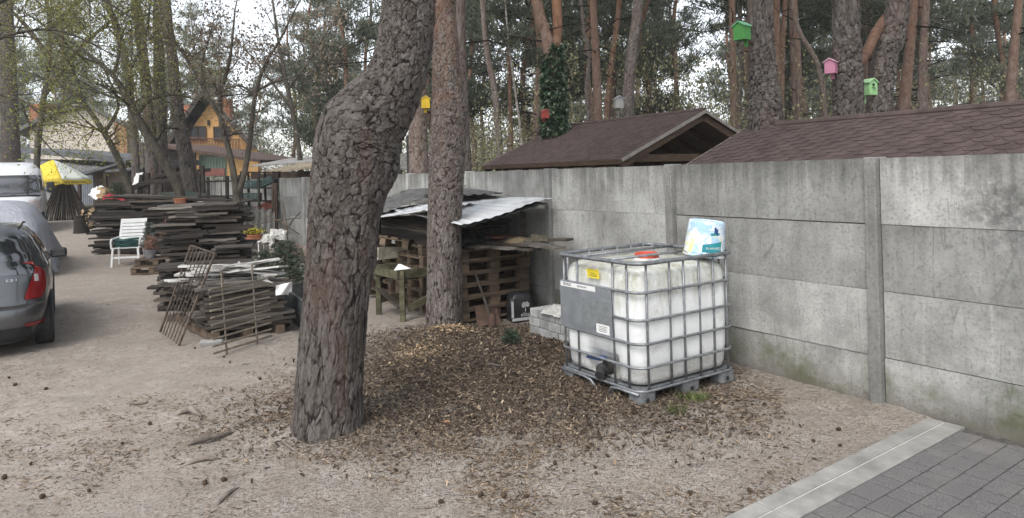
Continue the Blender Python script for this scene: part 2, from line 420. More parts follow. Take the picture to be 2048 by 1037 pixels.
litter = flakes('needle_litter', pts, .008, .042, (.05, .22), flake_mat('litter_bits', [(0, (.055, .040, .03)), (.45, (.15, .112, .08)), (.8, (.33, .26, .185)), (1, (.58, .49, .37))]), .12)
tag(litter, 'needles, twigs and bark crumbs scattered over the sand', 'litter', kind='stuff')
pts = [(x, y, gsurf(x, y) + .004) for x, y in ((rnd.gauss(-.98, .14), rnd.gauss(7.0, .2)) for _ in range(700))] + \
      [(x, y, gsurf(x, y) + .012) for x, y in ((rnd.gauss(-.72, .14), rnd.gauss(7.75, .10)) for _ in range(380))]
saw = flakes('sawdust', pts, .01, .04, (.3, .7), flake_mat('pale_sawdust', [(0, (.28, .2, .12)), (1, (.62, .5, .33))]), .3)
tag(saw, 'pale fresh wood shavings by the foot of the trunks', 'wood shavings', kind='stuff')

# ------------------------------------------------------------------ kerb and pavers
def kerb_material():
    g = NT('kerb_concrete'); v = g.coord(world_=True)
    c = g.mix(g.ramp(g.noise(v, 4, 6, .65), (.35, 0), (.65, 1)), (.20, .196, .182), (.335, .328, .306))
    c = g.mix(g.math('MULTIPLY', g.ramp(g.noise(v, 90, 4, .7), (.5, 0), (.7, 1)), .3), c, (.2, .18, .15))
    return g.fin(c, .9, g.bump(g.noise(v, 150, 4, .7), .3, .003), spec=.2)
km = kerb_material(); groove = simple('groove_mortar', (.46, .45, .42), (.58, .57, .54), 20, .9, .2, var=0)
b = MB(); n0 = -.0
while n0 > -6.0:
    L = 1.0
    for (wa, wb, mi, top) in ((-.56, -.434, 0, .012), (-.434, -.424, 1, .009), (-.424, -.32, 0, .012)):
        c = kf(n0 - L / 2 + .003, (wa + wb) / 2, top - .06)
        b.box(c, (L - .006, wb - wa - (.001 if mi else .002), .12), KANG, mi)
    n0 -= L
kerb = b.build('kerb_strip', [km, groove], bevel=.004); tag(kerb, 'pale concrete kerb strip with a white groove', kind='structure')
def paver_material():
    g = NT('grey_pavers'); v = g.coord(world_=True); t = g.attr('tone')
    c = g.mix(g.ramp(g.noise(v, 170, 3, .8), (.4, 0), (.62, 1)), (.068, .065, .064), (.215, .207, .203))
    c = g.mix(g.ramp(t, (0, .05), (1, .3)), c, (.10, .097, .096))
    c = g.mix(g.math('MULTIPLY', g.ramp(g.noise(v, 2.2, 4, .6), (.5, 0), (.75, 1)), .45), c, (.24, .225, .20))
    return g.fin(c, .85, g.bump(g.noise(v, 200, 3, .7), .5, .003), spec=.3)
b = MB(); tones = []
wv = -.563; row = 0
while wv > -4.2:
    hw = .142; n1 = -.085 - rnd.uniform(0, .03); first = True
    while n1 > -5.2:
        L = rnd.choice((.142, .142, .213, .107)) if not first else rnd.uniform(.07, .2); first = False
        b.box(kf(n1 - L / 2, wv - hw / 2, -.04 + rnd.uniform(-.0015, .0015)), (L - .012, hw - .006, .1), KANG); tones += [rnd.random()] * 8
        n1 -= L
    wv -= hw; row += 1
pv = b.build('pavement', paver_material(), bevel=.004)
a = pv.data.attributes.new('tone', 'FLOAT', 'POINT'); a.data.foreach_set('value', tones)
tag(pv, 'dark grey rectangular concrete pavers', kind='structure')
b = MB(); b.add([kf(.05, -.55, -.012), kf(-5.3, -.55, -.012), kf(-5.3, -4.3, -.012), kf(.05, -4.3, -.012)], [(0, 1, 2, 3)])
jo = b.build('pavement_bed', simple('joint_sand', (.05, .048, .045), (.13, .12, .11), 30, .95, .4, var=0)); tag(jo, kind='structure')

# ------------------------------------------------------------------ concrete wall
def concrete(name, stain):
    g = NT(name); v = g.coord((1, 1, 1), rand=True); vw = g.coord(world_=True)
    vs = g.coord((5.0, 5.0, .35)); blot = g.noise(v, 1.6, 6, .68); strk = g.noise(vs, 2.6, 5, .65); fine = g.noise(v, 45, 5, .72)
    c = g.mix(g.ramp(blot, (.3, 0), (.7, 1)), (.17, .168, .156), (.41, .407, .385))
    c = g.mix(g.math('MULTIPLY', g.ramp(strk, (.48, 0), (.72, 1)), .32), c, (.17, .165, .15))
    c = g.mix(g.math('MULTIPLY', g.ramp(strk, (.28, 1), (.42, 0)), .28), c, (.50, .495, .47))
    c = g.mix(g.math('MULTIPLY', g.ramp(fine, (.50, 0), (.66, 1)), .5), c, (.09, .09, .082))
    vl = g.voro(g.coord((9.0, 9.0, .8)), .9, 'DISTANCE_TO_EDGE')
    c = g.mix(g.math('MULTIPLY', g.ramp(vl, (0, 1), (.025, 0)), g.ramp(g.noise(v, 3, 3), (.48, 0), (.62, .55))), c, (.09, .09, .085))
    k = g.math('ADD', g.math('MULTIPLY', g.rand(), .60), .70)
    hsv = g.n('ShaderNodeHueSaturation'); g.put(hsv.inputs['Value'], k); g.put(hsv.inputs['Color'], c); c = hsv.outputs[0]
    sp = g.n('ShaderNodeSeparateXYZ'); g.put(sp.inputs[0], vw); wz = sp.outputs[2]
    if stain:
        # green algae creeping up from the soil, sooty blotch by the right hand joint, drips from the top edge
        al = g.math('MULTIPLY', g.ramp(g.math('ADD', wz, g.math('MULTIPLY', g.math('SUBTRACT', blot, .5), .9)), (.05, 1), (.38, 0)), g.ramp(g.noise(vw, 2.2, 5, .7), (.42, 0), (.6, .85)))
        c = g.mix(al, c, (.085, .095, .035))
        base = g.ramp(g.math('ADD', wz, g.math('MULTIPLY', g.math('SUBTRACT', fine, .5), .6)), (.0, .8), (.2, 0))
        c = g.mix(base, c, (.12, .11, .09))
        drip = g.math('MULTIPLY', g.ramp(g.math('MULTIPLY', g.math('ADD', wz, g.math('MULTIPLY', strk, .8)), .4), (.80, 0), (.98, 1)), .8)
        c = g.mix(drip, c, (.055, .055, .05))
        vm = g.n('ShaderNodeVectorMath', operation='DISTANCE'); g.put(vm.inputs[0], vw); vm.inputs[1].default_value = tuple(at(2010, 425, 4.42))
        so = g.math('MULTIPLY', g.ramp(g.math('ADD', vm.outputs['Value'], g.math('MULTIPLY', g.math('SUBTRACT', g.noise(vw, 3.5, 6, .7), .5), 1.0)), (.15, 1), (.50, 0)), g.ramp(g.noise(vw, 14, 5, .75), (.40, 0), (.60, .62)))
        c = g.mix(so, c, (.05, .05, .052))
    h = g.math('ADD', g.math('MULTIPLY', fine, .7), g.math('MULTIPLY', g.noise(v, 11, 5, .7), .8))
    pits = g.ramp(g.voro(v, 42), (0, 0), (.22, 1))
    h = g.math('ADD', h, g.math('MULTIPLY', pits, .35))
    return g.fin(c, .93, g.bump(h, .55, .009), spec=.2)
m_panel = concrete('cast_concrete', True); m_post = concrete('post_concrete', False)
wall = thing('concrete_wall', 'long grey precast concrete panel wall running away along the yard', 'wall', wf(0, 0), WANG)
HT = 1.857; PITCH = 2.06
def wl_(n, w, z): return Vector((n, w, z))      # wall local: x through, y along
for i in range(-3, 17):
    b = MB(); w0 = i * PITCH
    b.hexa([wl_(.0, w0 + .012, -.3), wl_(.15, w0, -.3), wl_(.15, w0 + .115, -.3), wl_(.0, w0 + .103, -.3),
            wl_(.0, w0 + .012, HT + .01), wl_(.15, w0, HT + .01), wl_(.15, w0 + .115, HT + .01), wl_(.0, w0 + .103, HT + .01)])
    b.build('post', m_post, wall, bevel=.008)
    if i == 16: break
    for j in range(4):
        L = PITCH - .117; zt = HT - .5 * j + rnd.uniform(-.004, .004); n0 = .048 + rnd.uniform(-.006, .006)
        p = MB(); q = MB().sheet(lambda u, v: wl_(n0 + (fbm(np.float64(u * 14 + i * 9), np.float64(v * 5 + j * 7), np.float64(i)) - .5) * .006, w0 + .116 + L * u + .0, zt - .4965 + .4965 * v), 26, 8, .0)
        nv_ = len(q.v); p.add(q.v, q.f)
        # back and edges
        p.hexa([wl_(n0 + .012, w0 + .117, zt - .496), wl_(n0 + .055, w0 + .117, zt - .496), wl_(n0 + .055, w0 + .115 + L, zt - .496), wl_(n0 + .012, w0 + .115 + L, zt - .496),
                wl_(n0 + .006, w0 + .117, zt - .002), wl_(n0 + .055, w0 + .117, zt - .002), wl_(n0 + .055, w0 + .115 + L, zt - .002), wl_(n0 + .006, w0 + .115 + L, zt - .002)])
        o = p.build('panel', m_panel, wall)
        # local origin at the panel so that the texture varies from panel to panel
# ------------------------------------------------------------------ shingle roofed shelters beyond the wall
def shingle_mat():
    g = NT('brown_shingle'); v = g.coord(rand=False)
    c = g.mix(g.ramp(g.noise(v, 5, 5, .65), (.35, 0), (.65, 1)), (.050, .036, .033), (.092, .068, .062))
    c = g.mix(g.math('MULTIPLY', g.ramp(g.noise(v, 120, 3, .8), (.5, 0), (.66, 1)), .45), c, (.17, .13, .12))
    return g.fin(c, .92, g.bump(g.noise(v, 220, 3, .8), .5, .003), spec=.2)
m_sh = shingle_mat()
m_trim = simple('pale_metal_trim', (.16, .145, .125), (.26, .24, .21), 9, .5, .1, var=0)
m_beam = simple('brown_timber', (.034, .021, .013), (.072, .044, .026), 4, .8, .3, stretch=(1, 1, 8), var=.2)
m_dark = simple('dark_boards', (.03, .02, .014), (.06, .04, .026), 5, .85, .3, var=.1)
def shingles(b, o, al, dn, length, slope, tw, e, up):
    """hex shingle tabs, rows laid from the eave to the ridge"""
    rows = int(slope / e)
    for k in range(rows):
        d0 = slope - (k + 1) * e; off = (k % 2) * tw / 2; x0 = -off
        while x0 < length:
            a0, a1 = x0, x0 + tw
            pts = [(a0, d0 - e * .12), (a1, d0 - e * .12), (a1 - tw * .0, d0 + e * .05), (a0 + tw * .76, d0 + e), (a0 + tw * .24, d0 + e), (a0, d0 + e * .05)]
            j = rnd.uniform(0, .003)
            P = []
            for (a, d) in pts:
                a = min(max(a, 0), length); h = .002 + .006 * (d - d0) / e + j
                P.append(o + al * a + dn * d + up * h)
            P += [q - up * .004 for q in P[2:]]
            b.add(P, [(0, 1, 2, 3, 4, 5), (2, 6, 7, 3), (3, 7, 8, 4), (4, 8, 9, 5)]); x0 += tw
def shelter(name, label, s0, s1, D_ridge, z_ridge, D_eave, z_eave, tw, e):
    t = thing(name, label, 'shelter', wf(D_ridge, (s0 + s1) / 2)); inv = -t.location
    L = s1 - s0
    for side in (0, 1):
        De = D_eave if side == 0 else 2 * D_ridge - D_eave
        r0 = wf(D_ridge, s0, z_ridge) + inv; e0 = wf(De, s0, z_eave) + inv; dn = (e0 - r0); sl = dn.length; dn = dn.normalized()
        up = W3.cross(dn); up = up if up.z > 0 else -up
        b = MB()
        if side == 0: shingles(b, r0, W3, dn, L, sl, tw, e, up)
        b.hexa([r0 - up * .03, r0 + W3 * L - up * .03, e0 + W3 * L - up * .03, e0 - up * .03, r0, r0 + W3 * L, e0 + W3 * L, e0])
        b.build('roof', m_sh, t)
        b = MB(); b.hexa([r0 - up * .06, r0 + W3 * L - up * .06, e0 + W3 * L - up * .06, e0 - up * .06, r0 - up * .035, r0 + W3 * L - up * .035, e0 + W3 * L - up * .035, e0 - up * .035])
        b.build('roof_boarding', m_dark, t)
        for w in (-.012, L + .012):
            b = MB(); b.beam(r0 + W3 * w - up * .03, e0 + W3 * w - up * .02, .02, .06); b.build('bargeboard', m_trim, t)
        b = MB(); b.beam(e0 + dn * .012 - up * .04, e0 + dn * .012 + W3 * L - up * .04, .02, .09); b.build('fascia', m_beam, t)
        k = 0
        while k * .8 < L:
            b = MB(); b.beam(r0 + W3 * (k * .8 + .08) - up * .13, e0 + W3 * (k * .8 + .08) - up * .13, .06, .13); b.build('rafter', m_beam, t); k += 1
    b = MB(); b.tube([wf(D_ridge, s0, z_ridge + .004) + inv, wf(D_ridge, s1, z_ridge + .004) + inv], .045, 8); b.build('ridge_cap', m_sh, t)
    for s_ in (s0 + .15, s1 - .15):
        b = MB(); b.beam(wf(D_eave + .25, s_, z_eave + .02) + inv, wf(2 * D_ridge - D_eave - .25, s_, z_eave + .02) + inv, .08, .14); b.build('tie_beam', m_beam, t)
        for D in (D_eave + .35, 2 * D_ridge - D_eave - .35):
            b = MB(); b.beam(wf(D, s_, 0) + inv, wf(D, s_, z_eave + .0) + inv, .12, .12); b.build('post', m_beam, t)
    for D in (D_eave + .35, 2 * D_ridge - D_eave - .35):
        b = MB(); b.beam(wf(D, s0 + .1, z_eave - .06) + inv, wf(D, s1 - .1, z_eave - .06) + inv, .1, .12); b.build('purlin', m_beam, t)
    return t
shelter('garden_shelter', 'open sided shelter with brown shingle roof, farther one left of centre with its gable showing', 6.62, 11.55, 5.8, 2.99, 3.5, 2.02, .33, .145)
shelter('garden_shelter', 'nearest brown hexagon shingle roof just above the wall at the right edge', -2.6, 3.455, 3.0, 2.37, .45, 1.34, .26, .108)
# ------------------------------------------------------------------ hero pines
def catmull(P, n):
    P = [np.array(p, float) for p in P]; P = [2 * P[0] - P[1]] + P + [2 * P[-1] - P[-2]]; out = []
    segs = len(P) - 3; per = max(2, n // segs)
    for i in range(segs):
        a, b, c, d = P[i:i + 4]
        for k in range(per):
            t = k / per; out.append(.5 * ((2 * b) + (c - a) * t + (2 * a - 5 * b + 4 * c - d) * t * t + (3 * b - a - 3 * c + d) * t ** 3))
    out.append(P[-2]); return np.array(out)
def bark_mat(name, plate, fiss, edge, orange):
    g = NT(name); v = g.coord((1, 1, .45)); crk = g.attr('crack'); cid = g.attr('plate'); tone = g.attr('tone')
    n1 = g.noise(v, 9, 6, .7); n2 = g.noise(v, 70, 4, .75)
    c = g.mix(g.ramp(n1, (.3, 0), (.7, 1)), plate[0], plate[1])
    c = g.mix(g.math('MULTIPLY', g.ramp(cid, (.35, 0), (.75, 1)), .75), c, plate[2])
    c = g.mix(g.math('MULTIPLY', g.ramp(n2, (.5, 0), (.7, 1)), .5), c, edge)
    c = g.mix(g.ramp(crk, (.0, 1), (.42, 0)), c, fiss)
    rd = g.noise(g.coord((1, 1, .3)), 3.2, 4, .6); c = g.mix(g.math('MULTIPLY', g.ramp(rd, (.52, 0), (.66, 1)), .35), c, (.105, .060, .045))
    oc = g.mix(g.ramp(n1, (.35, 0), (.65, 1)), orange[0], orange[1])
    c = g.mix(tone, c, oc)
    k = g.math('ADD', g.math('MULTIPLY', g.rand(), .3), .85)
    hsv = g.n('ShaderNodeHueSaturation'); g.put(hsv.inputs['Value'], k); g.put(hsv.inputs['Color'], c)
    h = g.math('ADD', n2, g.math('MULTIPLY', g.noise(v, 160, 3, .8), .5))
    return g.fin(hsv.outputs[0], .92, g.bump(h, .6, .006), spec=.15)
m_bark = bark_mat('pine_bark', [(.036, .029, .025), (.078, .066, .058), (.138, .124, .114)], (.012, .009, .008), (.21, .192, .178), [(.15, .075, .048), (.24, .135, .09)])
m_barkg = bark_mat('grey_pine_bark', [(.058, .044, .037), (.122, .098, .085), (.19, .170, .156)], (.016, .011, .009), (.30, .28, .26), [(.17, .085, .050), (.27, .155, .10)])
def trunk(name, path, radii, nseg, nring, amp, cell, parent, mat_, seed, tone=None, flare=None, knots=()):
    """tapered trunk along a path; scaly bark plates and fissures are real relief"""
    C = catmull(path, nring); K = len(C)
    R = np.interp(np.linspace(0, 1, K), np.linspace(0, 1, len(radii)), radii)
    T = np.gradient(C, axis=0); T /= np.linalg.norm(T, axis=1)[:, None]
    ex = np.cross(T, np.array([0, 1.0, 0.05])); ex /= np.linalg.norm(ex, axis=1)[:, None]; ey = np.cross(T, ex)
    s = np.concatenate([[0], np.cumsum(np.linalg.norm(np.diff(C, axis=0), axis=1))])
    th = np.linspace(0, 2 * PI, nseg, endpoint=False)
    ct, st = np.cos(th)[None], np.sin(th)[None]; r = R[:, None] * np.ones((1, nseg)); ss = s[:, None] * np.ones((1, nseg))
    if flare:
        fl = np.exp(-ss / flare[1]) * flare[0]; r = r * (1 + fl * (.55 + .9 * np.maximum(0, np.cos(th * flare[2] + seed)[None])))
    r = r * (1 + .05 * np.sin(th * 2 + seed)[None] + .12 * (fbm(ct * 1.2 + seed, st * 1.2, ss * 1.3, 3) - .5))
    for (ks, kth, kr, ka) in knots:
        d = ((ss - ks) / kr) ** 2 + (((th[None] - kth + PI) % (2 * PI) - PI) * R[:, None] / kr) ** 2; r = r + ka * np.exp(-d)
    Rm = float(np.mean(R[:max(4, K // 2)])); cx, sx = ct * Rm / cell + seed * 3.1, st * Rm / cell + 5
    stf = .5 + .75 * smooth01(s, .8, 2.3); se = np.concatenate([[0], np.cumsum(np.diff(s) * stf[1:])]); sz = se[:, None] * np.ones((1, nseg)) / cell
    wob = (fbm(cx * .8, sx * .8, sz * .5, 3) - .5) * 1.3
    f1, f2, cid, o1 = worley(cx + wob, sx + wob * .7, sz * .34 + wob * .6); e1 = f2 - f1
    g1, g2, cid2, o2 = worley(cx * 2.1 + wob, sx * 2.1, sz * 1.0 + wob); e2 = g2 - g1
    h1, h2, cid3, o3 = worley(cx * 4.3 + wob, sx * 4.3, sz * 2.4 + wob); e3 = h2 - h1
    crack = smooth01(e1 + (fbm(cx * 3, sx * 3, sz * 2, 3) - .5) * .18, .0, .16); crack2 = smooth01(e2 + (fbm(cx * 5, sx * 5, sz * 3, 2) - .5) * .16, .0, .14)
    d = amp * (crack * .7 + (cid - .5) * .5 * crack - o1 * .75 * crack + crack2 * .15 + (cid2 - .5) * .45 - o2 * .8 * crack2 - o3 * .35 + (fbm(cx * 7, sx * 7, sz * 4, 3) - .5) * .5)
    tn = np.zeros_like(r)
    if tone is not None:
        tn = np.interp(ss / s[-1] + (fbm(cx * .7, sx * .7, sz * .4, 2) - .5) * .25, np.linspace(0, 1, len(tone)), tone); d = d * (1 - .7 * tn)
    rr = r - amp * .8 + d
    V = C[:, None, :] + (ex[:, None] * ct[..., None] + ey[:, None] * st[..., None]) * rr[..., None]
    idx = np.arange(K * nseg).reshape(K, nseg); nx_ = np.roll(idx, -1, 1)
    Fq = np.stack([idx[:-1], nx_[:-1], nx_[1:], idx[1:]], -1).reshape(-1, 4)
    ck = np.minimum(crack, .30 + .70 * crack2); cid = cid * .3 + cid2 * .45 + cid3 * .25
    return np_mesh(name, V.reshape(-1, 3), Fq, mat_, parent, smooth=True, attrs={'crack': ck.ravel(), 'plate': cid.ravel(), 'tone': tn.ravel()})
def rel(pts, o): return [Vector(p) - Vector(o) for p in pts]
def trunk_px(spec, Y0, dY=0.0):
    """(px, py, width px) rows, foot first -> centre line and radii at distance Y0 (leaning dY away over its length)"""
    P = []; R = []
    for k, (px, py, w) in enumerate(spec):
        Yk = Y0 + dY * k / max(1, len(spec) - 1); P.append(at(px, py, Yk)); R.append(w * Yk / F / 2)
    return P, R
# the bent one in front
Yt = 4.93
sp1 = [(656, 900, 134), (656, 850, 128), (658, 790, 124), (664, 700, 122), (672, 600, 122), (680, 500, 128), (690, 420, 140), (703, 340, 152), (716, 280, 160),
       (752, 222, 146), (786, 168, 118), (806, 110, 104), (814, 50, 102), (819, -20, 100), (820, -160, 96), (812, -420, 88), (800, -800, 76), (790, -1400, 54), (786, -2100, 26)]
P1, R1 = trunk_px(sp1, Yt, .25)
base1 = Vector((P1[1].x, P1[1].y, 0))
pine1 = thing('pine_tree', 'big old pine with thick trunk bent like an S, nearest to the camera', 'tree', base1)
trunk('trunk', rel(P1, base1), R1, 260, 1300, .0072, .056, pine1, m_bark, 1.7, flare=(.26, .17, 3), tone=[0, 0, 0, 0, 0, .0, .2, .8, 1, 1],
      knots=[(1.38, 3.0, .16, .03), (2.05, 3.3, .16, .05), (2.35, .2, .10, .03)])
Yt2 = 8.13
sp2 = [(888, 690, 80), (888, 655, 76), (888, 600, 73), (889, 520, 71), (890, 440, 72), (893, 360, 74), (896, 290, 76), (898, 220, 72), (893, 150, 60), (891, 80, 54), (886, 0, 50), (884, -120, 48), (880, -400, 42), (876, -800, 34), (874, -1300, 20)]
P2, R2 = trunk_px(sp2, Yt2, .1)
base2 = Vector((P2[1].x, P2[1].y, 0))
pine2 = thing('pine_tree', 'straight scaly pine trunk beside the covered pallet stack, right behind the bent pine', 'tree', base2)
trunk('trunk', rel(P2, base2), R2, 170, 800, .0095, .050, pine2, m_barkg, 4.2, flare=(.22, .18, 4), tone=[0, 0, 0, .35, .8, .9, 1, 1, 1, 1],
      knots=[(2.28, 4.6, .07, .03), (1.35, 5.4, .12, .02), (1.75, 4.5, .1, .015)])

# ------------------------------------------------------------------ tank in its cage
m_plastic = NT('milky_plastic')
def tank_mat():
    g = m_plastic; v = g.coord(rand=False); sp = g.n('ShaderNodeSeparateXYZ'); g.put(sp.inputs[0], v); z = sp.outputs[2]
    n = g.noise(v, 5, 6, .7); s = g.noise(g.coord((6, 6, .8), rand=False), 2.2, 5, .7); f = g.noise(v, 60, 4, .75)
    c = g.mix(g.ramp(n, (.35, 0), (.65, 1)), (.61, .62, .61), (.735, .745, .74))
    top = g.ramp(g.math('MULTIPLY', g.math('ADD', z, g.math('MULTIPLY', s, 1.3)), .5), (.70, 0), (.93, .9))
    c = g.mix(g.math('MULTIPLY', top, g.ramp(f, (.3, .55), (.6, 1))), c, (.25, .24, .13))
    blot = g.math('MULTIPLY', g.ramp(g.noise(v, 3.1, 6, .75), (.53, 0), (.68, .9)), g.ramp(f, (.36, .1), (.6, .8)))
    c = g.mix(blot, c, (.26, .25, .17))
    low = g.math('MULTIPLY', g.ramp(z, (.14, 1), (.34, 0)), g.ramp(f, (.35, .1), (.62, .8)))
    c = g.mix(low, c, (.3, .28, .23))
    return g.fin(c, .42, g.bump(g.noise(v, 14, 3, .6), .25, .01), spec=.4, **{'Subsurface Weight': .15, 'Subsurface Radius': (.05, .05, .045), 'Subsurface Scale': .3})
tank_mat()
m_galv = simple('galvanised_steel', (.17, .18, .19), (.29, .30, .31), 22, .5, .12, metal=.55, var=.1)
m_redcap = simple('red_plastic', (.42, .045, .025), (.55, .08, .045), 8, .45, .1, var=0)
m_yel = simple('yellow_label', (.72, .56, .03), (.80, .66, .06), 9, .6, .1, var=0)
m_white = simple('white_label', (.66, .66, .65), (.76, .76, .75), 12, .6, .1, var=0)
m_ink = simple('black_ink', (.015, .015, .017), (.03, .03, .032), 9, .6, 0, var=0)
m_plate = simple('zinc_plate', (.27, .29, .31), (.36, .385, .41), 6, .38, .15, metal=.55, var=0)
m_plate2 = simple('worn_plate', (.20, .215, .22), (.285, .30, .305), 24, .5, .2, metal=.4, var=0)
m_blue = simple('blue_plastic', (.02, .05, .14), (.03, .08, .2), 6, .4, .1, var=0)
m_rub = simple('dark_rubber', (.02, .02, .021), (.045, .043, .04), 9, .8, .2, var=0)
LX, LY = 1.10, 1.00
ibc = thing('liquid_tank', 'square white plastic liquid tank in a galvanised wire cage, stained green on top', 'liquid tank', (.93, 5.23, gz(.93, 5.23) - .005), WANG)
def rrect(x0, x1, y0, y1, r, n=8):
    P = []
    for cx, cy, a0 in ((x1 - r, y1 - r, 0), (x0 + r, y1 - r, 90), (x0 + r, y0 + r, 180), (x1 - r, y0 + r, 270)):
        for k in range(n + 1):
            a = math.radians(a0 + 90 * k / n); P.append((cx + r * math.cos(a), cy + r * math.sin(a)))
    return P
def dense(P, step):
    out = []
    for i in range(len(P)):
        a, b = P[i], P[(i + 1) % len(P)]; L = math.hypot(b[0] - a[0], b[1] - a[1]); k = max(1, int(L / step))
        for q in range(k): t = q / k; out.append((a[0] + (b[0] - a[0]) * t, a[1] + (b[1] - a[1]) * t))
    return out
b = MB(); rings = []
for z, ins in ((.135, .06), (.15, .032), (.19, .02), (.34, .012), (.36, .012), (.56, .008), (.58, .008), (.75, .008), (.94, .014), (.985, .024), (1.015, .045), (1.035, .085), (1.045, .2), (1.05, .42)):
    q = rrect(ins + .012, LX - ins - .012, ins + .012, LY - ins - .012, .13 if ins < .1 else max(.02, .2 - ins * .4), 8)
    q = dense(q, .04) if False else q
    P = []
    sub = 5
    for i in range(len(q)):
        a_, b_ = q[i], q[(i + 1) % len(q)]; L = math.hypot(b_[0] - a_[0], b_[1] - a_[1]); k = 14 if (i % 9) == 8 else 1
        for m_ in range(k): t = m_ / k; P.append((a_[0] + (b_[0] - a_[0]) * t, a_[1] + (b_[1] - a_[1]) * t))
    rings.append([(x, y, z) for x, y in P])
n = len(rings[0]); vs = []
for R_ in rings:
    for (x, y, z) in R_:
        bulge = .004 * math.sin(PI * min(1, max(0, (z - .15) / .85)))
        vx, vy = (x - LX / 2) / LX * 2, (y - LY / 2) / LY * 2
        # shallow recesses between the ribs and a bay for the valve
        w_ = .003 * math.sin(x * 17) * (abs(vy) > .9) + .003 * math.sin(y * 17) * (abs(vx) > .9)
        q = Vector((x + vx * bulge - vx * w_ * (abs(vx) > .9), y + vy * bulge - vy * w_ * (abs(vy) > .9), z))
        if vx < -.9 and .28 < y < .62 and z < .36: q.x += .10 * min(1, (.36 - z) / .08) * (1 if z > .12 else 0)
        vs.append(q)
fs = [(i * n + t, i * n + (t + 1) % n, (i + 1) * n + (t + 1) % n, (i + 1) * n + t) for i in range(len(rings) - 1) for t in range(n)]
fs += [tuple(range(n - 1, -1, -1)), tuple((len(rings) - 1) * n + t for t in range(n))]
tk = MB().add(vs, fs).build('tank', m_plastic.m, ibc, smooth=True)
rr_ = .0112
def ring(z, r=rr_, name='cage_ring', ins=0.0):
    MB().tube([(x, y, z) for x, y in rrect(ins, LX - ins, ins, LY - ins, .10, 6)], r, 8, closed=True).build(name, m_galv, ibc, smooth=True)
for z in (.115, .293, .475, .87): ring(z)
ring(1.095, .017, 'top_rim', -.006)
# third ring is cut away behind the plate
q = [(0, .29, .657)] + [(x, y, .657) for x, y in (lambda R_: R_[18:] + R_[:18])(rrect(0, LX, 0, LY, .10, 6))]
path = [(0, .29), (0, .10)] + [( .10 + .10 * math.cos(a), .10 + .10 * math.sin(a)) for a in (math.radians(180 + 15 * k) for k in range(1, 6))] + [(.10, 0), (LX - .10, 0)] + \
       [(LX - .10 + .10 * math.cos(a), .10 + .10 * math.sin(a)) for a in (math.radians(270 + 15 * k) for k in range(1, 6))] + [(LX, .10), (LX, LY - .10)] + \
       [(LX - .10 + .10 * math.cos(a), LY - .10 + .10 * math.sin(a)) for a in (math.radians(15 * k) for k in range(1, 6))] + [(LX - .10, LY), (.10, LY)] + \
       [(.10 + .10 * math.cos(a), LY - .10 + .10 * math.sin(a)) for a in (math.radians(90 + 15 * k) for k in range(1, 6))] + [(0, LY - .10), (0, .95)]
MB().tube([(x, y, .657) for x, y in path], rr_, 8).build('cage_ring', m_galv, ibc, smooth=True)
rb = .0095
for x in (.10, .35, .51, .69, .86, 1.02):
    for y in (.014, LY - .014):
        MB().tube([(x, y, .115), (x, y, 1.095)], rb, 8).build('cage_bar', m_galv, ibc, smooth=True)
for y in (.14, .30, .75, .93):
    for x in (.014, LX - .014):
        MB().tube([(x, y, .115), (x, y, 1.095)], rb, 8).build('cage_bar', m_galv, ibc, smooth=True)
for y in (.33, .68):
    MB().tube([(0, y, 1.10), (LX, y, 1.10)], .011, 8).build('top_bar', m_galv, ibc, smooth=True)
# label plate, stickers
pl = MB().box((-.006, .63, .672), (.006, .665, .40)).build('label_plate', m_plate, ibc, bevel=.002)
MB().box((-.010, .48, .64), (.0025, .36, .24)).build('worn_patch', m_plate2, pl)
MB().box((-.010, .405, .535), (.003, .16, .075)).build('white_sticker', m_white, pl)
st = MB().box((-.010, .72, .845), (.003, .46, .04)).build('lettered_strip', m_white, pl)
text_obj('TENSID', .036, m_ink, pl, basis((-.0122, .86, .846), (0, -1, 0), (0, 0, 1)), depth=.0005)
text_obj('BIOLOGICZNY', .018, m_ink, pl, basis((-.0122, .66, .846), (0, -1, 0), (0, 0, 1)), depth=.0005)
for k in range(4): MB().box((-.0122, .405, .556 - k * .013), (.001, .11 - .02 * (k % 2), .0035)).build('print_line', m_ink, pl)
ye = MB().sheet(lambda u, v: (-.004 - .012 * v * v, .44 + .15 * u, .935 + (.105 - .03 * abs(math.sin(u * 5 + .4))) * v), 14, 6, .001).build('yellow_sticker', m_yel, ibc)
MB().sheet(lambda u, v: (-.018 - .02 * v, .44 + .13 * u, 1.012 + (.03 + .012 * math.sin(u * 9)) * v), 10, 4, .001).build('torn_corner', m_white, ye)
for k in range(3): MB().box((-.0078, .515, .952 + k * .012), (.001, .10, .003)).build('print_line', m_ink, ye)
# red screw cap
b = MB(); b.lathe([(.115, 1.04), (.115, 1.062), (.10, 1.064)], 40, (.54, .45, 0)); b.build('cap_collar', m_white, ibc, smooth=False)
pr = []
b = MB(); nn_ = 72
vs = []; prof = [(.098, 1.062), (.10, 1.095), (.094, 1.104), (.07, 1.106), (.066, 1.098), (.0, 1.098)]
for r, z in prof:
    for t in range(nn_): k = 1 + (.035 if (t // 3) % 2 and r > .09 else 0); vs.append((.54 + r * k * math.cos(2 * PI * t / nn_), .45 + r * k * math.sin(2 * PI * t / nn_), z))
fs = [(i * nn_ + t, i * nn_ + (t + 1) % nn_, (i + 1) * nn_ + (t + 1) % nn_, (i + 1) * nn_ + t) for i in range(len(prof) - 1) for t in range(nn_)]
b.add(vs, fs).build('screw_cap', m_redcap, ibc)
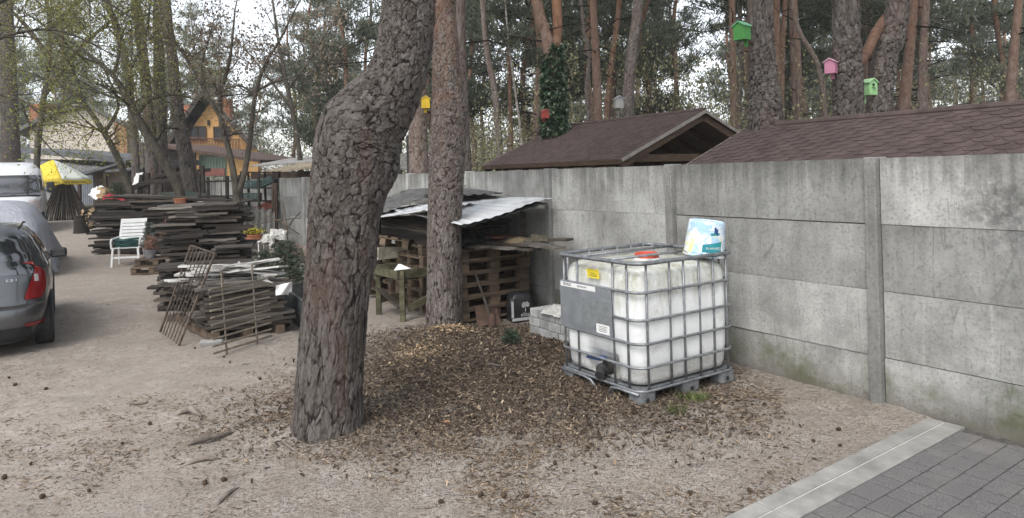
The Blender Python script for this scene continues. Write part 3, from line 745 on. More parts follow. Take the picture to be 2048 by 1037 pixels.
# valve
b = MB(); b.tube([(.12, .46, .19), (.035, .46, .19)], .045, 20); b.tube([(.035, .46, .19), (.01, .46, .19), (.0, .45, .185), (-.045, .42, .165)], [.055, .055, .04, .04], 20); b.lathe([(.02, 0), (.02, .06)], 12, (.05, .46, .22)); b.build('valve', m_rub, ibc)
b = MB(); b.box((.03, .47, .285), (.05, .07, .03)); b.hexa([(.0, .47, .262), (.05, .47, .262), (.05, .66, .250), (.01, .66, .250), (.0, .47, .29), (.05, .47, .29), (.05, .66, .268), (.01, .66, .268)]); b.build('valve_handle', m_blue, ibc, bevel=.008)
# steel pallet
b = MB()
b.hexa([(.03, .03, .098), (LX - .03, .03, .098), (LX - .03, LY - .03, .098), (.03, LY - .03, .098), (.02, .02, .128), (LX - .02, .02, .128), (LX - .02, LY - .02, .128), (.02, LY - .02, .128)])
b.build('pallet_deck', m_galv, ibc, bevel=.006)
for x0 in (0.0, LX / 2 + .03, LX - .0):
    for y0 in (0.0, LY):
        sx = .0 if x0 == 0 else (-.18 if x0 == LX else -.09); sy = 0 if y0 == 0 else -.16
        P = rrect(x0 + sx, x0 + sx + .18, y0 + sy, y0 + sy + .16, .045, 5); m_ = len(P); cx_, cy_ = x0 + sx + .09, y0 + sy + .08
        vs = [(cx_ + (x - cx_) * k, cy_ + (y - cy_) * k, z) for k, z in ((.92, 0), (1, .02), (1, .112)) for x, y in P]
        fs = [(i * m_ + t, i * m_ + (t + 1) % m_, (i + 1) * m_ + (t + 1) % m_, (i + 1) * m_ + t) for i in range(2) for t in range(m_)] + [tuple(range(m_ - 1, -1, -1))]
        ft = MB().add(vs, fs).build('foot', m_galv, ibc)
        if y0 == 0: MB().lathe([(.018, 0), (.018, .003)], 16, (cx_ - .02, y0 - .0012, .05), M_=Matrix.Rotation(PI / 2, 3, 'X')).build('drain_hole', m_ink, ft)
for (ya, yb) in ((.30, .02), (.62, .98)):
    MB().tube([(-.004, yb, .098), (-.004, ya + (.05 if yb < ya else -.05) * -1, .098), (.0, ya + (.10 if yb < ya else -.10) * .3, .085), (.02, ya + (.1 if yb < ya else -.1), .01)], [.012] * 4, 8).build('skid', m_galv, ibc, smooth=True)
MB().sheet(lambda u, v: (.01 + .05 * v, .20 + .18 * u, .095 - .09 * max(0, u - .55) / .45 - .004), 10, 3, .003).build('skid_plate', m_galv, ibc)
MB().sheet(lambda u, v: (.01 + .05 * v, .76 - .18 * u, .095 - .09 * max(0, u - .55) / .45 - .004), 10, 3, .003).build('skid_plate', m_galv, ibc)

# ------------------------------------------------------------------ paint bucket standing upside down on the rim
m_buck = NT('bucket_print')
def bucket_mat():
    g = m_buck; v = g.coord(rand=False); sp = g.n('ShaderNodeSeparateXYZ'); g.put(sp.inputs[0], v); z = sp.outputs[2]
    n = g.noise(v, 7, 5, .7, .8); n2 = g.noise(v, 14, 5, .7, .5)
    c = g.mix(g.ramp(n, (.44, 0), (.54, 1)), (.70, .73, .76), (.34, .53, .68))
    c = g.mix(g.math('MULTIPLY', g.ramp(n2, (.53, 0), (.58, 1)), g.ramp(z, (.12, 1), (.24, 0))), c, (.70, .66, .32))
    c = g.mix(g.ramp(g.noise(v, 5, 6, .75), (.55, 0), (.57, 1)), c, (.80, .81, .82))
    return g.fin(c, .55, g.bump(n2, .1, .003), spec=.4)
bucket_mat(); m_teal = simple('teal_print', (.015, .20, .235), (.03, .27, .30), 12, .5, .05, var=0)
bl = wf(0, 0); ibw = Matrix.Rotation(WANG, 3, 'Z')
bp = Vector((.93, 5.23, ibc.location.z)) + ibw @ Vector((.93, .168, 1.068))
bucket = thing('paint_bucket', 'peeling white and teal paint bucket set upside down on the tank corner', 'bucket', bp, 0.0)
bucket.rotation_euler = (Matrix.Rotation(math.radians(7), 3, Vector((0.25, 1, 0))) @ Matrix.Rotation(math.radians(-15), 3, 'Z')).to_euler()
b = MB(); b.lathe([(.170, 0), (.177, .006), (.177, .014), (.168, .017), (.167, .03), (.172, .034), (.168, .04), (.150, .285), (.144, .297), (.135, .300), (.128, .294), (0, .294)], 56); b.build('body', m_buck.m, bucket, smooth=False)
def onb(a, z, off=.0012): r = .168 - (z - .04) * .0735 + off; return (r * math.cos(a), r * math.sin(a), z)
a0, a1 = math.radians(-97), math.radians(-38)
lab = MB().sheet(lambda u, v: onb(a0 + (a1 - a0) * u, .045 + (.062 + .035 * u) * v), 24, 4).build('teal_band', m_teal, bucket)
MB().sheet(lambda u, v: onb(math.radians(-66 + 14 * u), .20 + (.05) * v + .01 * math.sin(u * 6)), 8, 4).build('blue_patch', m_blue, bucket)
MB().sheet(lambda u, v: onb(math.radians(-76 + 30 * u), .185 + (.02) * v + .01 * u), 8, 3).build('teal_patch', m_teal, bucket)
word = 'Unimuro'; 
for k, ch in enumerate("Ochrania"):
    an = math.radians(-45 - k * 5.6); p = onb(an, .076 + .01 * (1 - k / 8), .0025)
    tz = Vector((math.cos(an), math.sin(an), 0)); tx = Vector((math.sin(an), -math.cos(an), 0))     # upside down writing
    text_obj(ch, .034, m_white, lab, basis(p, tx, (0, 0, -1)), depth=.0004)
b = MB(); b.tube([Vector((.174 * math.cos(a), .174 * math.sin(a), .035 - .03 * math.sin((a - 3.3) / 2.4 * PI))) for a in [3.3 + .1 * k for k in range(25)]], .0025, 6); b.build('wire_handle', m_galv, bucket)

# ------------------------------------------------------------------ stacked paving blocks with a bag on top
m_blk = simple('grey_block', (.23, .23, .22), (.36, .36, .345), 9, .92, .5, bscale=60, var=.18)
bz0 = wf(-.40, 2.98)
blk_pos = []
for k in range(3):
    w0 = 2.05 + .03 * (k % 2)
    q = 0
    while w0 < 3.52:
        L = (.20, .14, .20, .17)[(q + k) % 4] if True else .2
        if w0 + L > 3.58 - .05 * (k == 2): break
        for dn_ in (0, 1, 2):
            c = wf(-.70 + dn_ * .125 + rnd.uniform(-.008, .008), w0 + L / 2, 0); zb = .0
            blk_pos.append((c.x, c.y, .012 + k * .098 + .065, L, k, dn_))
        w0 += L + .006; q += 1
for (x, y, z, L, k, dn_) in blk_pos:
    o = MB().box((0, 0, 0), (.12, L - .004, .094)).build('paving_block', m_blk, bevel=.007)
    o.location = (x, y, z); o.rotation_euler = (0, 0, WANG + rnd.uniform(-.03, .03))
    tag(o, ('grey concrete block in the %s of the low stack behind the tank' % ('bottom course', 'middle course', 'top course')[k]), 'paving block', 'concrete blocks stacked behind the tank, ' + ('bottom', 'middle', 'top')[k] + ' course')
m_bag = simple('dirty_white_film', (.34, .33, .30), (.56, .55, .51), 9, .5, .4, var=0, spec=.5)
def crumple(name, size, h, mat_, loc, rz, seed, parent=None, nu=26, nv=20, thick=.004):
    def fn(u, v):
        x, y = (u - .5) * size[0], (v - .5) * size[1]; e = 1 - (abs(2 * u - 1) ** 4 * .8 + abs(2 * v - 1) ** 4 * .8)
        n = float(fbm(np.float64(u * 4 + seed), np.float64(v * 4), np.float64(seed), 4)); n2 = float(fbm(np.float64(u * 9 + seed), np.float64(v * 9 + 3), np.float64(seed), 3))
        return (x * (1 + .3 * (n2 - .5)), y * (1 + .4 * (n - .5)), .006 + max(0, e) * h * (abs(n - .5) * 3.2 + abs(n2 - .5) * 1.5 + .15))
    o = MB().sheet(fn, nu, nv, thick).build(name, mat_, parent, smooth=True); o.location = loc; o.rotation_euler = (0, 0, rz); return o
o = crumple('plastic_bag', (.42, .36), .07, m_bag, wf(-.58, 3.12, .30), WANG, 3.1); tag(o, 'crumpled dirty white plastic bag on the concrete blocks', 'plastic bag')
# ------------------------------------------------------------------ foliage helper
def leaf_mat(name, stops, trans=.25, rough=.6):
    g = NT(name); t = g.attr('tone'); c = g.ramp(t, *stops)
    k = g.math('ADD', g.math('MULTIPLY', g.rand(), .4), .8); hsv = g.n('ShaderNodeHueSaturation'); g.put(hsv.inputs['Value'], k); g.put(hsv.inputs['Color'], c)
    g.fin(hsv.outputs[0], rough, spec=.25)
    if trans:
        tr = g.n('ShaderNodeBsdfTranslucent'); g.put(tr.inputs[0], hsv.outputs[0]); mx = g.n('ShaderNodeMixShader'); mx.inputs[0].default_value = trans
        g.t.links.new(g.b.outputs[0], mx.inputs[1]); g.t.links.new(tr.outputs[0], mx.inputs[2]); g.t.links.new(mx.outputs[0], g.out.inputs[0])
    return g.m
def leaves(name, C, size, asp, mat_, parent=None, down=0.0, dirs=None, tone=None, fold=True):
    """leaf shaped faces (two triangles folded on the midrib) at the points C"""
    C = np.asarray(C, float); n = len(C)
    d = rng.normal(0, 1, (n, 3)) if dirs is None else np.asarray(dirs, float) + rng.normal(0, .25, (n, 3))
    d[:, 2] -= down; d /= np.linalg.norm(d, axis=1)[:, None]
    q = rng.normal(0, 1, (n, 3)); sd = np.cross(d, q); sd /= np.linalg.norm(sd, axis=1)[:, None]; nn = np.cross(d, sd)
    L = rng.uniform(.6, 1.3, n)[:, None] * size; w = L * asp
    a, e = C, C + d * L; m1 = C + d * L * .45 + sd * w + nn * w * .3; m2 = C + d * L * .45 - sd * w + nn * w * .3
    V = np.stack([a, m1, e, m2], 1).reshape(-1, 3); Fq = np.arange(4 * n).reshape(-1, 4)
    t = rng.random(n) if tone is None else np.clip(np.asarray(tone) + rng.normal(0, .12, n), 0, 1)
    return np_mesh(name, V, Fq, mat_, parent, attrs={'tone': np.repeat(t, 4)})
m_spruce = leaf_mat('spruce_needles', [(0, (.03, .045, .028)), (.6, (.065, .09, .055)), (1, (.12, .145, .09))], .1)
def conifer_shrub(name, label, cat, loc, h, r, nb, group=None, mat_=None, twigmat=None, top=True, droop=.2):
    t = thing(name, label, cat, loc, group=group); b = MB(); P = []; D = []
    b.tube([(0, 0, 0), (0, 0, h * .95)], [.02 * h + .004, .004], 6)
    for k in range(nb):
        z = h * (.08 + .88 * (k / nb)); a = k * 2.4 + rnd.uniform(-.4, .4); L = r * (1 - (z / h) * .82) * rnd.uniform(.75, 1.1)
        d = Vector((math.cos(a), math.sin(a), .35 - droop)); p0 = Vector((0, 0, z)); p1 = p0 + d * L
        b.tube([p0, p0 + d * L * .5 + UP * .02, p1 - UP * droop * L * .4], [.005, .004, .002], 4, cap=False)
        for s_ in range(int(9 + L * 60)):
            u = rnd.uniform(.12, 1.0); side = Vector((-d.y, d.x, 0)) * rnd.choice((-1, 1)); m_ = rnd.uniform(0, .45) * L * (1.05 - u)
            q = p0 + d * L * u - UP * droop * L * .4 * u * u + side * m_ + UP * rnd.uniform(-.01, .01)
            for _ in range(5): P.append(q + Vector((rnd.gauss(0, .012), rnd.gauss(0, .012), rnd.gauss(0, .012)))); D.append(d * .7 + side * .9 + UP * rnd.uniform(-.2, .5))
    leaves('needles', P, .04 + .012 * h, .1, mat_ or m_spruce, t, dirs=D)
    b.build('stem', twigmat or m_twig, t); return t
m_twig = simple('twig_bark', (.045, .035, .027), (.10, .082, .065), 9, .9, .3)
# ------------------------------------------------------------------ woods
m_old = [simple('weathered_board', (.032, .026, .021), (.098, .081, .067), 5, .9, .5, bscale=40, stretch=(.25, 2.5, 2.5), var=.4),
         simple('darkest_board', (.013, .0105, .009), (.046, .037, .030), 5, .88, .5, bscale=40, stretch=(.25, 2.5, 2.5), var=.4),  # darkest of the three board tones
         simple('silver_board', (.07, .061, .052), (.175, .156, .136), 5, .9, .5, bscale=40, stretch=(.25, 2.5, 2.5), var=.3)]
m_pal = simple('pallet_wood', (.058, .041, .028), (.15, .108, .074), 5, .88, .45, bscale=30, stretch=(.4, 1.5, 1.5), var=.3)
m_wpaint = simple('chipped_white_paint', (.12, .105, .09), (.55, .54, .51), 7, .75, .4, bscale=30, stretch=(.5, 2, 2), var=.15, lo=.42, hi=.54)
m_green_wood = simple('mossy_wood', (.045, .042, .024), (.115, .104, .064), 6, .9, .4, stretch=(.4, 2, 2), var=.2)
_bm = {}
def board_mesh(L, w, h, mi):
    k = (round(L, 1), round(w, 2), round(h, 3), mi, rnd.randrange(3))
    if k not in _bm:
        b = MB(); n = 6; e0, e1 = rnd.uniform(-.02, .02), rnd.uniform(-.02, .02); vs = []
        for i in range(n + 1):
            x = (i / n - .5) * L; wz = rnd.gauss(0, .004); wy = rnd.gauss(0, .003)
            for sy, sz in ((-1, -1), (1, -1), (1, 1), (-1, 1)):
                vs.append((x + ((e0 if i == 0 else e1) * sy if i in (0, n) else 0), sy * w / 2 + wy, sz * h / 2 + wz))
        fs = [(i * 4 + t, i * 4 + (t + 1) % 4, i * 4 + 4 + (t + 1) % 4, i * 4 + 4 + t) for i in range(n) for t in range(4)] + [(3, 2, 1, 0), tuple(n * 4 + t for t in range(4))]
        o = b.add(vs, fs).build('board', m_old[mi] if isinstance(mi, int) else mi); _bm[k] = o.data; bpy.data.objects.remove(o)
    return _bm[k]
def board(p, rz, L, w, h, mi, label, group, tilt=0.0, roll=0.0, name='board'):
    o = bpy.data.objects.new(name, board_mesh(L, w, h, mi)); COL.objects.link(o)
    o.location = p; o.rotation_euler = (roll, tilt, rz); return tag(o, label, 'board', group)
def pile(c, d, L, depth, layers, nper, z0, label, group, jit=.12, w=(.09, .16), h=.034, mis=(0, 0, 1, 1, 2), lean=0.0, grow=0.0):
    """boards stacked in layers: c the middle of the front foot, d the way the boards run"""
    d = Vector((d[0], d[1], 0)).normalized(); back = Vector((-d.y, d.x, 0)); rz = math.atan2(d.y, d.x); z = z0
    for k in range(layers):
        hh = h * rnd.uniform(.75, 1.3); off = rnd.uniform(-.06, .06)
        for q in [0] * (2 if rnd.random() < .75 else 1) + list(range(1, nper)):
            ww = depth / nper * rnd.uniform(.75, .96); LL = L * rnd.uniform(.86, 1.08) * (1 + grow * (1 - k / layers)); sh_ = 0.0
            if q == 0: side_ = globals().get('_side', 1); LL2 = LL * rnd.uniform(.40, .62); sh_ = side_ * (LL - LL2) / 2; globals()['_side'] = -side_; LL = LL2; ww *= rnd.uniform(.6, 1.0)
            p = c + d * (sh_ + rnd.uniform(-jit, jit) + lean * k / layers) + back * (depth / nper * (q + .5) + off + rnd.uniform(-.015, .015)); p.z = z + hh / 2
            board(p, rz + rnd.gauss(0, .02), LL, ww, hh * .93, rnd.choice(mis), label, group, tilt=rnd.gauss(0, .008), roll=rnd.gauss(0, .012))
        z += hh
    return z
# ------------------------------------------------------------------ pallets
def make_pallet(label, group):
    t = thing('pallet', label, 'pallet', group=group); Lx, Ly = 1.04, .84
    def part(nm, c, d): MB().box(c, d, j=.003).build(nm, m_pal, t)
    for y in (-Ly / 2 + .05, 0, Ly / 2 - .05):
        part('bottom_board', (0, y, .011), (Lx, .10, .021))
    for x in (-Lx / 2 + .07, 0, Lx / 2 - .07):
        for y in (-Ly / 2 + .05, 0, Ly / 2 - .05): part('block', (x, y, .061), (.14, .10, .077))
        part('stringer', (x, 0, .1105), (.14, Ly, .021))
    for k in range(5): part('deck_board', (0, -Ly / 2 + .055 + k * (Ly - .11) / 4, .1325), (Lx, .11 if k % 2 else .13, .021))
    return t
pal = make_pallet('worn wooden pallet in the stack under the corrugated sheets', 'pallets stacked under the corrugated sheets')
first = True
def put_pallet(p, rz, label=None, group=None):
    global first
    o = pal if first else copy_tree(pal); first = False; o.location = p; o.rotation_euler = (0, 0, rz)
    if label: tag(o, label, None, group)
    return o
for st_, (wc_, cnt, nn_) in enumerate(((4.86, 6, -.62), (5.78, 6, -.66), (6.70, 5, -.70))):
    for k in range(cnt):
        c = wf(nn_ + rnd.uniform(-.02, .02), wc_ + rnd.uniform(-.02, .02), .05 + k * .1445)
        put_pallet(c, WANG + rnd.gauss(0, .02), 'worn wooden pallet in the %s stack under the corrugated sheets' % ('nearest', 'middle', 'farthest')[st_], 'pallets, %s stack under the sheets' % ('nearest', 'middle', 'farthest')[st_])
# tilted pallet on the farther stack
o = put_pallet(wf(-1.0, 6.3, .80), WANG + .5, 'single pallet tilted on top beside the wooden trestle', 'loose pallet'); o.rotation_euler = (.12, .16, WANG + .55)
# boards lying on the pallets
zt = .05 + 6 * .1445
for k, (n_, w_, L, rz, dz, mi) in enumerate(((-.30, 4.35, 1.6, 1.60, .02, 2), (-.52, 4.4, 1.5, 1.50, .02, 0), (-.74, 4.6, 1.35, 1.66, .02, 2), (-.42, 4.25, 1.5, 1.40, .055, 2), (-.62, 4.35, 1.2, 1.75, .055, 0), (-.95, 4.75, 1.3, 1.5, .02, 0), (-.22, 4.1, 1.1, 1.72, .09, 0))):
    board(wf(n_, w_, zt + dz), WANG + rz, L, .17, .028, mi, 'loose plank lying on the pallets, jutting out towards the tank', 'planks jutting from the pallet stack', tilt=rnd.gauss(.01, .015))
b = MB().sheet(lambda u, v: (.36 * (u - .5), .30 * (v - .5), .055 * math.sin(PI * u) * math.sin(PI * v) * (.6 + float(fbm(np.float64(u * 5), np.float64(v * 5), np.float64(1), 3)))), 20, 16)
o = b.build('dirt_heap', simple('peat_crumbs', (.07, .05, .03), (.26, .2, .12), 40, .95, .8, bscale=80, var=0), smooth=True); o.location = wf(-.45, 4.15, zt + .075); o.rotation_euler = (0, 0, .5); tag(o, 'small heap of soil crumbs on the jutting planks', 'dirt heap')
m_blackfilm = simple('black_film', (.012, .012, .013), (.03, .03, .032), 8, .45, .4, var=0, spec=.5)
o = crumple('dark_rag', (.30, .22), .09, simple('brown_rag', (.05, .042, .03), (.12, .10, .07), 12, .9, .5, var=0), wf(-.33, 3.95, zt + .075), .3, 5.5); tag(o, 'dark crumpled rag on the ends of the planks by the wall', 'rag')
o = crumple('plastic_sheet', (.6, .5), .12, m_blackfilm, wf(-.85, 4.75, zt + .06), .8, 8.2); tag(o, 'crumpled black plastic sheet under the corrugated roof', 'plastic sheet')
o = MB().box((0, 0, 0), (.5, .3, .03)).build('board', simple('red_brown_board', (.10, .045, .03), (.17, .085, .055), 6, .85, .3, var=0), bevel=.004); o.location = wf(-.40, 4.75, zt + .09); o.rotation_euler = (0, .03, .4); tag(o, 'short reddish brown board lying on the planks by the wall', 'board')
pile(wf(-1.15, 5.95), W3, 2.3, .95, 8, 4, zt + .01, 'dark plank in the long stack under the corrugated sheets', 'planks stacked under the corrugated sheets', jit=.10, mis=(1, 1, 0)) if False else None
dW = Vector((W3.x, W3.y, 0)); 
def pile_w(n0, n1, wc, L, layers, z0):
    z = z0
    for k in range(layers):
        hh = rnd.uniform(.03, .045); m_ = 3
        for q in range(m_):
            n_ = n0 + (n1 - n0) * (q + .5) / m_; board(wf(n_, wc + rnd.uniform(-.12, .12), z + hh / 2), WANG + PI / 2 + rnd.gauss(0, .012), L * rnd.uniform(.92, 1.05), (n1 - n0) / m_ * .93, hh * .92, rnd.choice((1, 1, 0)), 'dark plank in the long stack under the corrugated sheets', 'planks stacked under the corrugated sheets')
        z += hh
pile_w(-1.12, -.12, 6.0, 2.2, 8, zt)
# corrugated sheets
def corr(name, label, mat_, A, B, C_, D, waves, amp, group=None, warp=.02, seed=0):
    """A-B one edge, D-C the other; corrugations run from A-B to D-C"""
    A, B, C_, D = map(Vector, (A, B, C_, D)); o_ = (A + B + C_ + D) / 4
    def fn(u, v):
        p = (A * (1 - u) + B * u) * (1 - v) + (D * (1 - u) + C_ * u) * v
        p.z += amp * math.sin(u * waves * 2 * PI) + warp * (float(fbm(np.float64(u * 2.5 + seed), np.float64(v * 2.5), np.float64(seed), 3)) - .5) * 2
        return p - o_
    o = MB().sheet(fn, waves * 8, 14, .006).build(name, mat_, smooth=True); o.location = o_
    return tag(o, label, 'corrugated sheet', group)
m_corr_w = simple('white_corrugated', (.30, .305, .31), (.54, .55, .555), 3, .5, .15, var=0, lo=.3, hi=.55)
m_corr_d = simple('dark_corrugated', (.05, .05, .048), (.12, .118, .11), 5, .7, .2, var=0)
m_corr_g = simple('asbestos_sheet', (.12, .115, .10), (.24, .235, .215), 7, .9, .3, var=.1)
corr('corrugated_sheet', 'pale curved corrugated sheet roofing the pallet stack, reaching to the wall post', m_corr_w, wf(-1.32, 4.02, 1.255), wf(-.06, 3.98, 1.505), wf(-.08, 5.9, 1.53), wf(-1.38, 5.7, 1.37), 9, .0055, seed=1, warp=.035)
corr('corrugated_sheet', 'white tipped corrugated sheet at the left end of the pallet shelter', m_corr_w, wf(-1.48, 4.7, 1.385), wf(-.6, 4.9, 1.47), wf(-.7, 6.9, 1.36), wf(-1.58, 6.55, 1.20), 6, .011, seed=2, warp=.03)
corr('corrugated_sheet', 'dark ragged corrugated sheet propped highest against the wall', m_corr_d, wf(-1.35, 6.35, 1.31), wf(-.12, 6.0, 1.66), wf(-.12, 8.0, 1.60), wf(-1.45, 7.6, 1.22), 8, .014, seed=3)
corr('corrugated_sheet', 'dark corrugated sheet lying under the pale one, close to the wall', m_corr_d, wf(-1.2, 4.12, 1.215), wf(-.09, 4.05, 1.44), wf(-.09, 6.2, 1.57), wf(-1.2, 5.9, 1.33), 8, .012, seed=4)
corr('corrugated_sheet', 'dark upper sheet right of the straight pine, above the pale one', m_corr_d, wf(-.75, 5.3, 1.55), wf(-.09, 5.05, 1.57), wf(-.09, 6.4, 1.64), wf(-.75, 6.4, 1.60), 5, .012, seed=6)
for (n_, w_, zz) in ((-1.22, 4.72, 1.36), (-.14, 4.5, 1.50), (-1.25, 6.6, 1.25), (-.14, 6.9, 1.55)):
    o = MB().beam((0, 0, 0), (0, 0, zz - .03), .07, .07).build('post', m_old[1]); o.location = wf(n_, w_, .02); tag(o, 'dark wooden prop holding up the corrugated sheets', 'post', 'props of the pallet shelter')
# leaning slats at the left end
for k in range(9):
    a = at(733 + k * 3.2, 560, 9.9); top = at(736 + k * 3.1, 478 + rnd.uniform(-4, 6), 10.1)
    o = MB().beam((0, 0, 0), top - a, .05, .02, j=.003).build('slat', m_old[2 if k % 3 == 0 else 0]); o.location = a; tag(o, 'thin grey slat standing upright at the left end of the pallet shelter', 'slat', 'slats standing by the bent pine')
o = MB().box((0, 0, 0), (.45, .3, .16), j=.02).build('chipboard_offcut', simple('cream_chipboard', (.30, .26, .20), (.50, .46, .38), 9, .85, .3, var=0)); o.location = at(772, 505, 9.6); o.rotation_euler = (0, 0, .8); tag(o, 'pale block of chipboard on the pallets behind the trestle', 'chipboard')
# trestle table
tb = thing('trestle', 'mossy wooden trestle frame standing left of the straight pine', 'trestle', (-1.41, 8.6, 0)); A = Vector((0, 0, 0)); Bv = Vector((-.41, .57, 0)); nn = N3 * .62; H_ = .64
for q, nm in ((A, 0), (Bv, 1), (A + nn, 0), (Bv + nn, 1)):
    MB().beam(q + UP * -.02, q * .97 + UP * H_, .065, .065).build('leg', m_green_wood, tb)
for q0, q1, z in ((A, A + nn, H_ - .04), (Bv, Bv + nn, H_ - .04)):
    MB().beam(q0 - N3 * .06 + UP * z, q1 + N3 * .06 + UP * z, .035, .11).build('rail', m_green_wood, tb)
MB().beam(A + UP * (H_ - .05) - N3 * .05, Bv + UP * (H_ - .05) - N3 * .05, .03, .10).build('end_rail', m_green_wood, tb)
for k in range(3): MB().beam(A + UP * (H_ - .12) + (Bv - A) * (.2 + .3 * k) - N3 * .02, A + nn + UP * (H_ - .12) + (Bv - A) * (.2 + .3 * k), .10, .02).build('slat', m_green_wood, tb)
MB().beam(Bv + UP * .36, Bv * .45 + UP * .12 + nn * .2, .09, .025).build('brace', m_old[0], tb)
MB().beam(A + nn * .12 + UP * .16, A + nn + UP * .34, .03, .09).build('brace', m_green_wood, tb)
MB().beam(Bv + nn * .05 + UP * .2, Bv + nn + UP * .2, .03, .09).build('brace', m_green_wood, tb)
b = MB(); b.add([(-.11, -.05, 0), (.13, -.07, 0), (.1, .08, 0), (-.09, .06, 0), (-.06, .0, .075), (-.03, .01, .07)], [(0, 1, 5, 4), (1, 2, 5), (2, 3, 4, 5), (3, 0, 4), (3, 2, 1, 0)])
o = b.build('folded_paper', m_white); o.location = Vector(tb.location) + A + nn * .12 + Bv * .15 + UP * (H_ + .0); tag(o, 'folded white card standing on the trestle', 'card')
# leaning brown boards, shovel, bag
m_rust = simple('rusty_sheet', (.055, .034, .026), (.12, .075, .055), 7, .85, .3, var=.1)
for (px0, px1, py0, py1, Y) in ((955, 984, 612, 661, 8.05), (977, 1003, 610, 657, 8.2)):
    a = at(px0, py1, Y); q = gsurf(a.x, a.y); a.z = q; b_ = at(px1, py1, Y + .12); b_.z = q; t0 = at(px0 - 6, py0, Y + .25); t1 = at(px1 - 10, py0, Y + .37)
    o = MB().hexa([a, b_, b_ + Vector((0, .02, 0)), a + Vector((0, .02, 0)), t0, t1, t1 + Vector((0, .02, 0)), t0 + Vector((0, .02, 0))]).build('leaning_board', m_rust)
    tag(o, 'brown rusty board leaning on the pallets, ' + ('left of the shovel handle' if px0 == 955 else 'right of the shovel handle'), 'board')
sv = thing('shovel', 'thin handled shovel leaning against the pallet stack', 'shovel', at(986, 655, 8.0)); sl = sv.location
MB().tube([at(948, 540, 8.35) - sl, at(966, 590, 8.25) - sl, at(982, 640, 8.07) - sl], .016, 8).build('handle', m_old[0], sv)
MB().sheet(lambda u, v: (at(978 + 14 * u, 628 + 30 * v, 8.04 - .03 * math.sin(PI * u)) - sl), 8, 6, .004).build('blade', m_rust, sv)
bg_ = thing('soil_bag', 'black bag with a white tree emblem beside the concrete blocks', 'bag', gs(1037, 646) + Vector((.02, .09, 0)), math.radians(22))
b = MB(); P = []
n_ = 40
vs = []; prof = [(0, .55), (.004, .9), (.03, 1), (.17, 1.03), (.28, .98), (.33, .90), (.345, .6), (.348, .0)]
for z, k in prof:
    for t in range(n_):
        a = 2 * PI * t / n_; c_, s_ = math.cos(a), math.sin(a); x = .155 * abs(c_) ** .35 * (1 if c_ > 0 else -1); y = .09 * abs(s_) ** .5 * (1 if s_ > 0 else -1)
        w_ = 1 + .08 * (float(fbm(np.float64(c_ * 2.2), np.float64(s_ * 2.2), np.float64(z * 12), 3)) - .5) * 2; vs.append((x * k * w_, y * k * w_, z + .02 * math.sin(a * 3) * (z > .3)))
b.add(vs, [(i * n_ + t, i * n_ + (t + 1) % n_, (i + 1) * n_ + (t + 1) % n_, (i + 1) * n_ + t) for i in range(len(prof) - 1) for t in range(n_)]); b.build('body', m_blackfilm, bg_, smooth=True)
m_gprint = simple('grey_print', (.34, .34, .34), (.46, .46, .46), 20, .6, 0, var=0)
MB().box((.0, -.1025, .045), (.285, .003, .035)).build('white_stripe', m_gprint, bg_)
MB().box((-.135, -.1015, .17), (.03, .003, .20)).build('side_print', m_gprint, bg_)
text_obj('elita', .072, m_gprint, bg_, basis((.03, -.106, .10), (1, 0, 0), (0, 0, 1)), name='lettering')
b = MB(); b.beam((.035, -.104, .135), (.035, -.104, .185), .012, .004)
for (x, z, r) in ((.035, .22, .026), (.005, .205, .020), (.066, .208, .020), (.015, .235, .018), (.055, .238, .018), (.075, .225, .013), (-.004, .222, .012)):
    b.lathe([(r, 0), (r, .002)], 12, (x, -.104, z), M_=Matrix.Rotation(PI / 2, 3, 'X'))
b.build('tree_emblem', m_gprint, bg_)

# ------------------------------------------------------------------ left hand board piles
DB = (.955, .295)
zA = pile(gp(236, 517, .02) + Vector((.25, .25, 0)), (.985, -.17), 2.35, .9, 30, 2, .04, 'dark board in the long stack behind the white garden chair', 'boards stacked behind the garden chair', jit=.14, h=.043, mis=(1, 1, 0))
cA = gp(236, 517, .02) + Vector((.25, .25, 0))
for k in range(9):
    board(cA + Vector((.95 + rnd.uniform(-.15, .3), .1 + .1 * k, 1.36 + rnd.uniform(0, .06))), -.17 + rnd.gauss(0, .02), 3.7 * rnd.uniform(.85, 1.05), .14, .03, rnd.choice((0, 1, 2)), 'long plank sloping down over the top of the dark stacks', 'long planks on top of the stacks', tilt=rnd.uniform(.05, .075))
cB = Vector((-4.72, 10.45, 0))
zB = pile(cB, DB, 1.12, .9, 37, 2, .10, 'dark board in the tall stack behind the leaning iron grate', 'boards in the tall stack', jit=.15, h=.036, mis=(1, 1, 0, 0, 2), grow=.05)
cC = Vector((-4.02, 9.12, 0))
zC = pile(cC, DB, 1.15, .75, 15, 2, .12, 'grey board in the low ragged stack at the foot of the tall stack', 'boards in the low ragged stack', jit=.14, h=.036, mis=(0, 0, 1, 2), grow=.08)
dD = Vector((-.63, .78, 0)).normalized(); eD = Vector((.86, .51, 0)).normalized()
cD = Vector((-3.50, 7.78, 0)) + eD * .46
for q in range(3):        # bearers
    o = MB().beam((0, 0, 0), dD * 1.6, .09, .10).build('bearer', m_pal); o.location = cD - eD * .36 + eD * .36 * q + UP * .05; tag(o, 'low bearer under the front stack of boards', 'bearer', 'bearers under the front stack')
z = .11; rzD = math.atan2(eD.y, eD.x)
for k in range(12):
    hh = .037
    for q in range(4):
        p = cD + dD * (.16 + q * .40) + eD * rnd.uniform(-.06, .06); p.z = z + hh / 2
        board(p, rzD + rnd.gauss(0, .035), .92 * rnd.uniform(.82, 1.1), .30, hh * .9, rnd.choice((0, 0, 1, 2)), 'weathered board in the front stack behind the iron grates', 'boards in the front stack', tilt=rnd.gauss(0, .012), roll=rnd.gauss(0, .02))
    z += hh
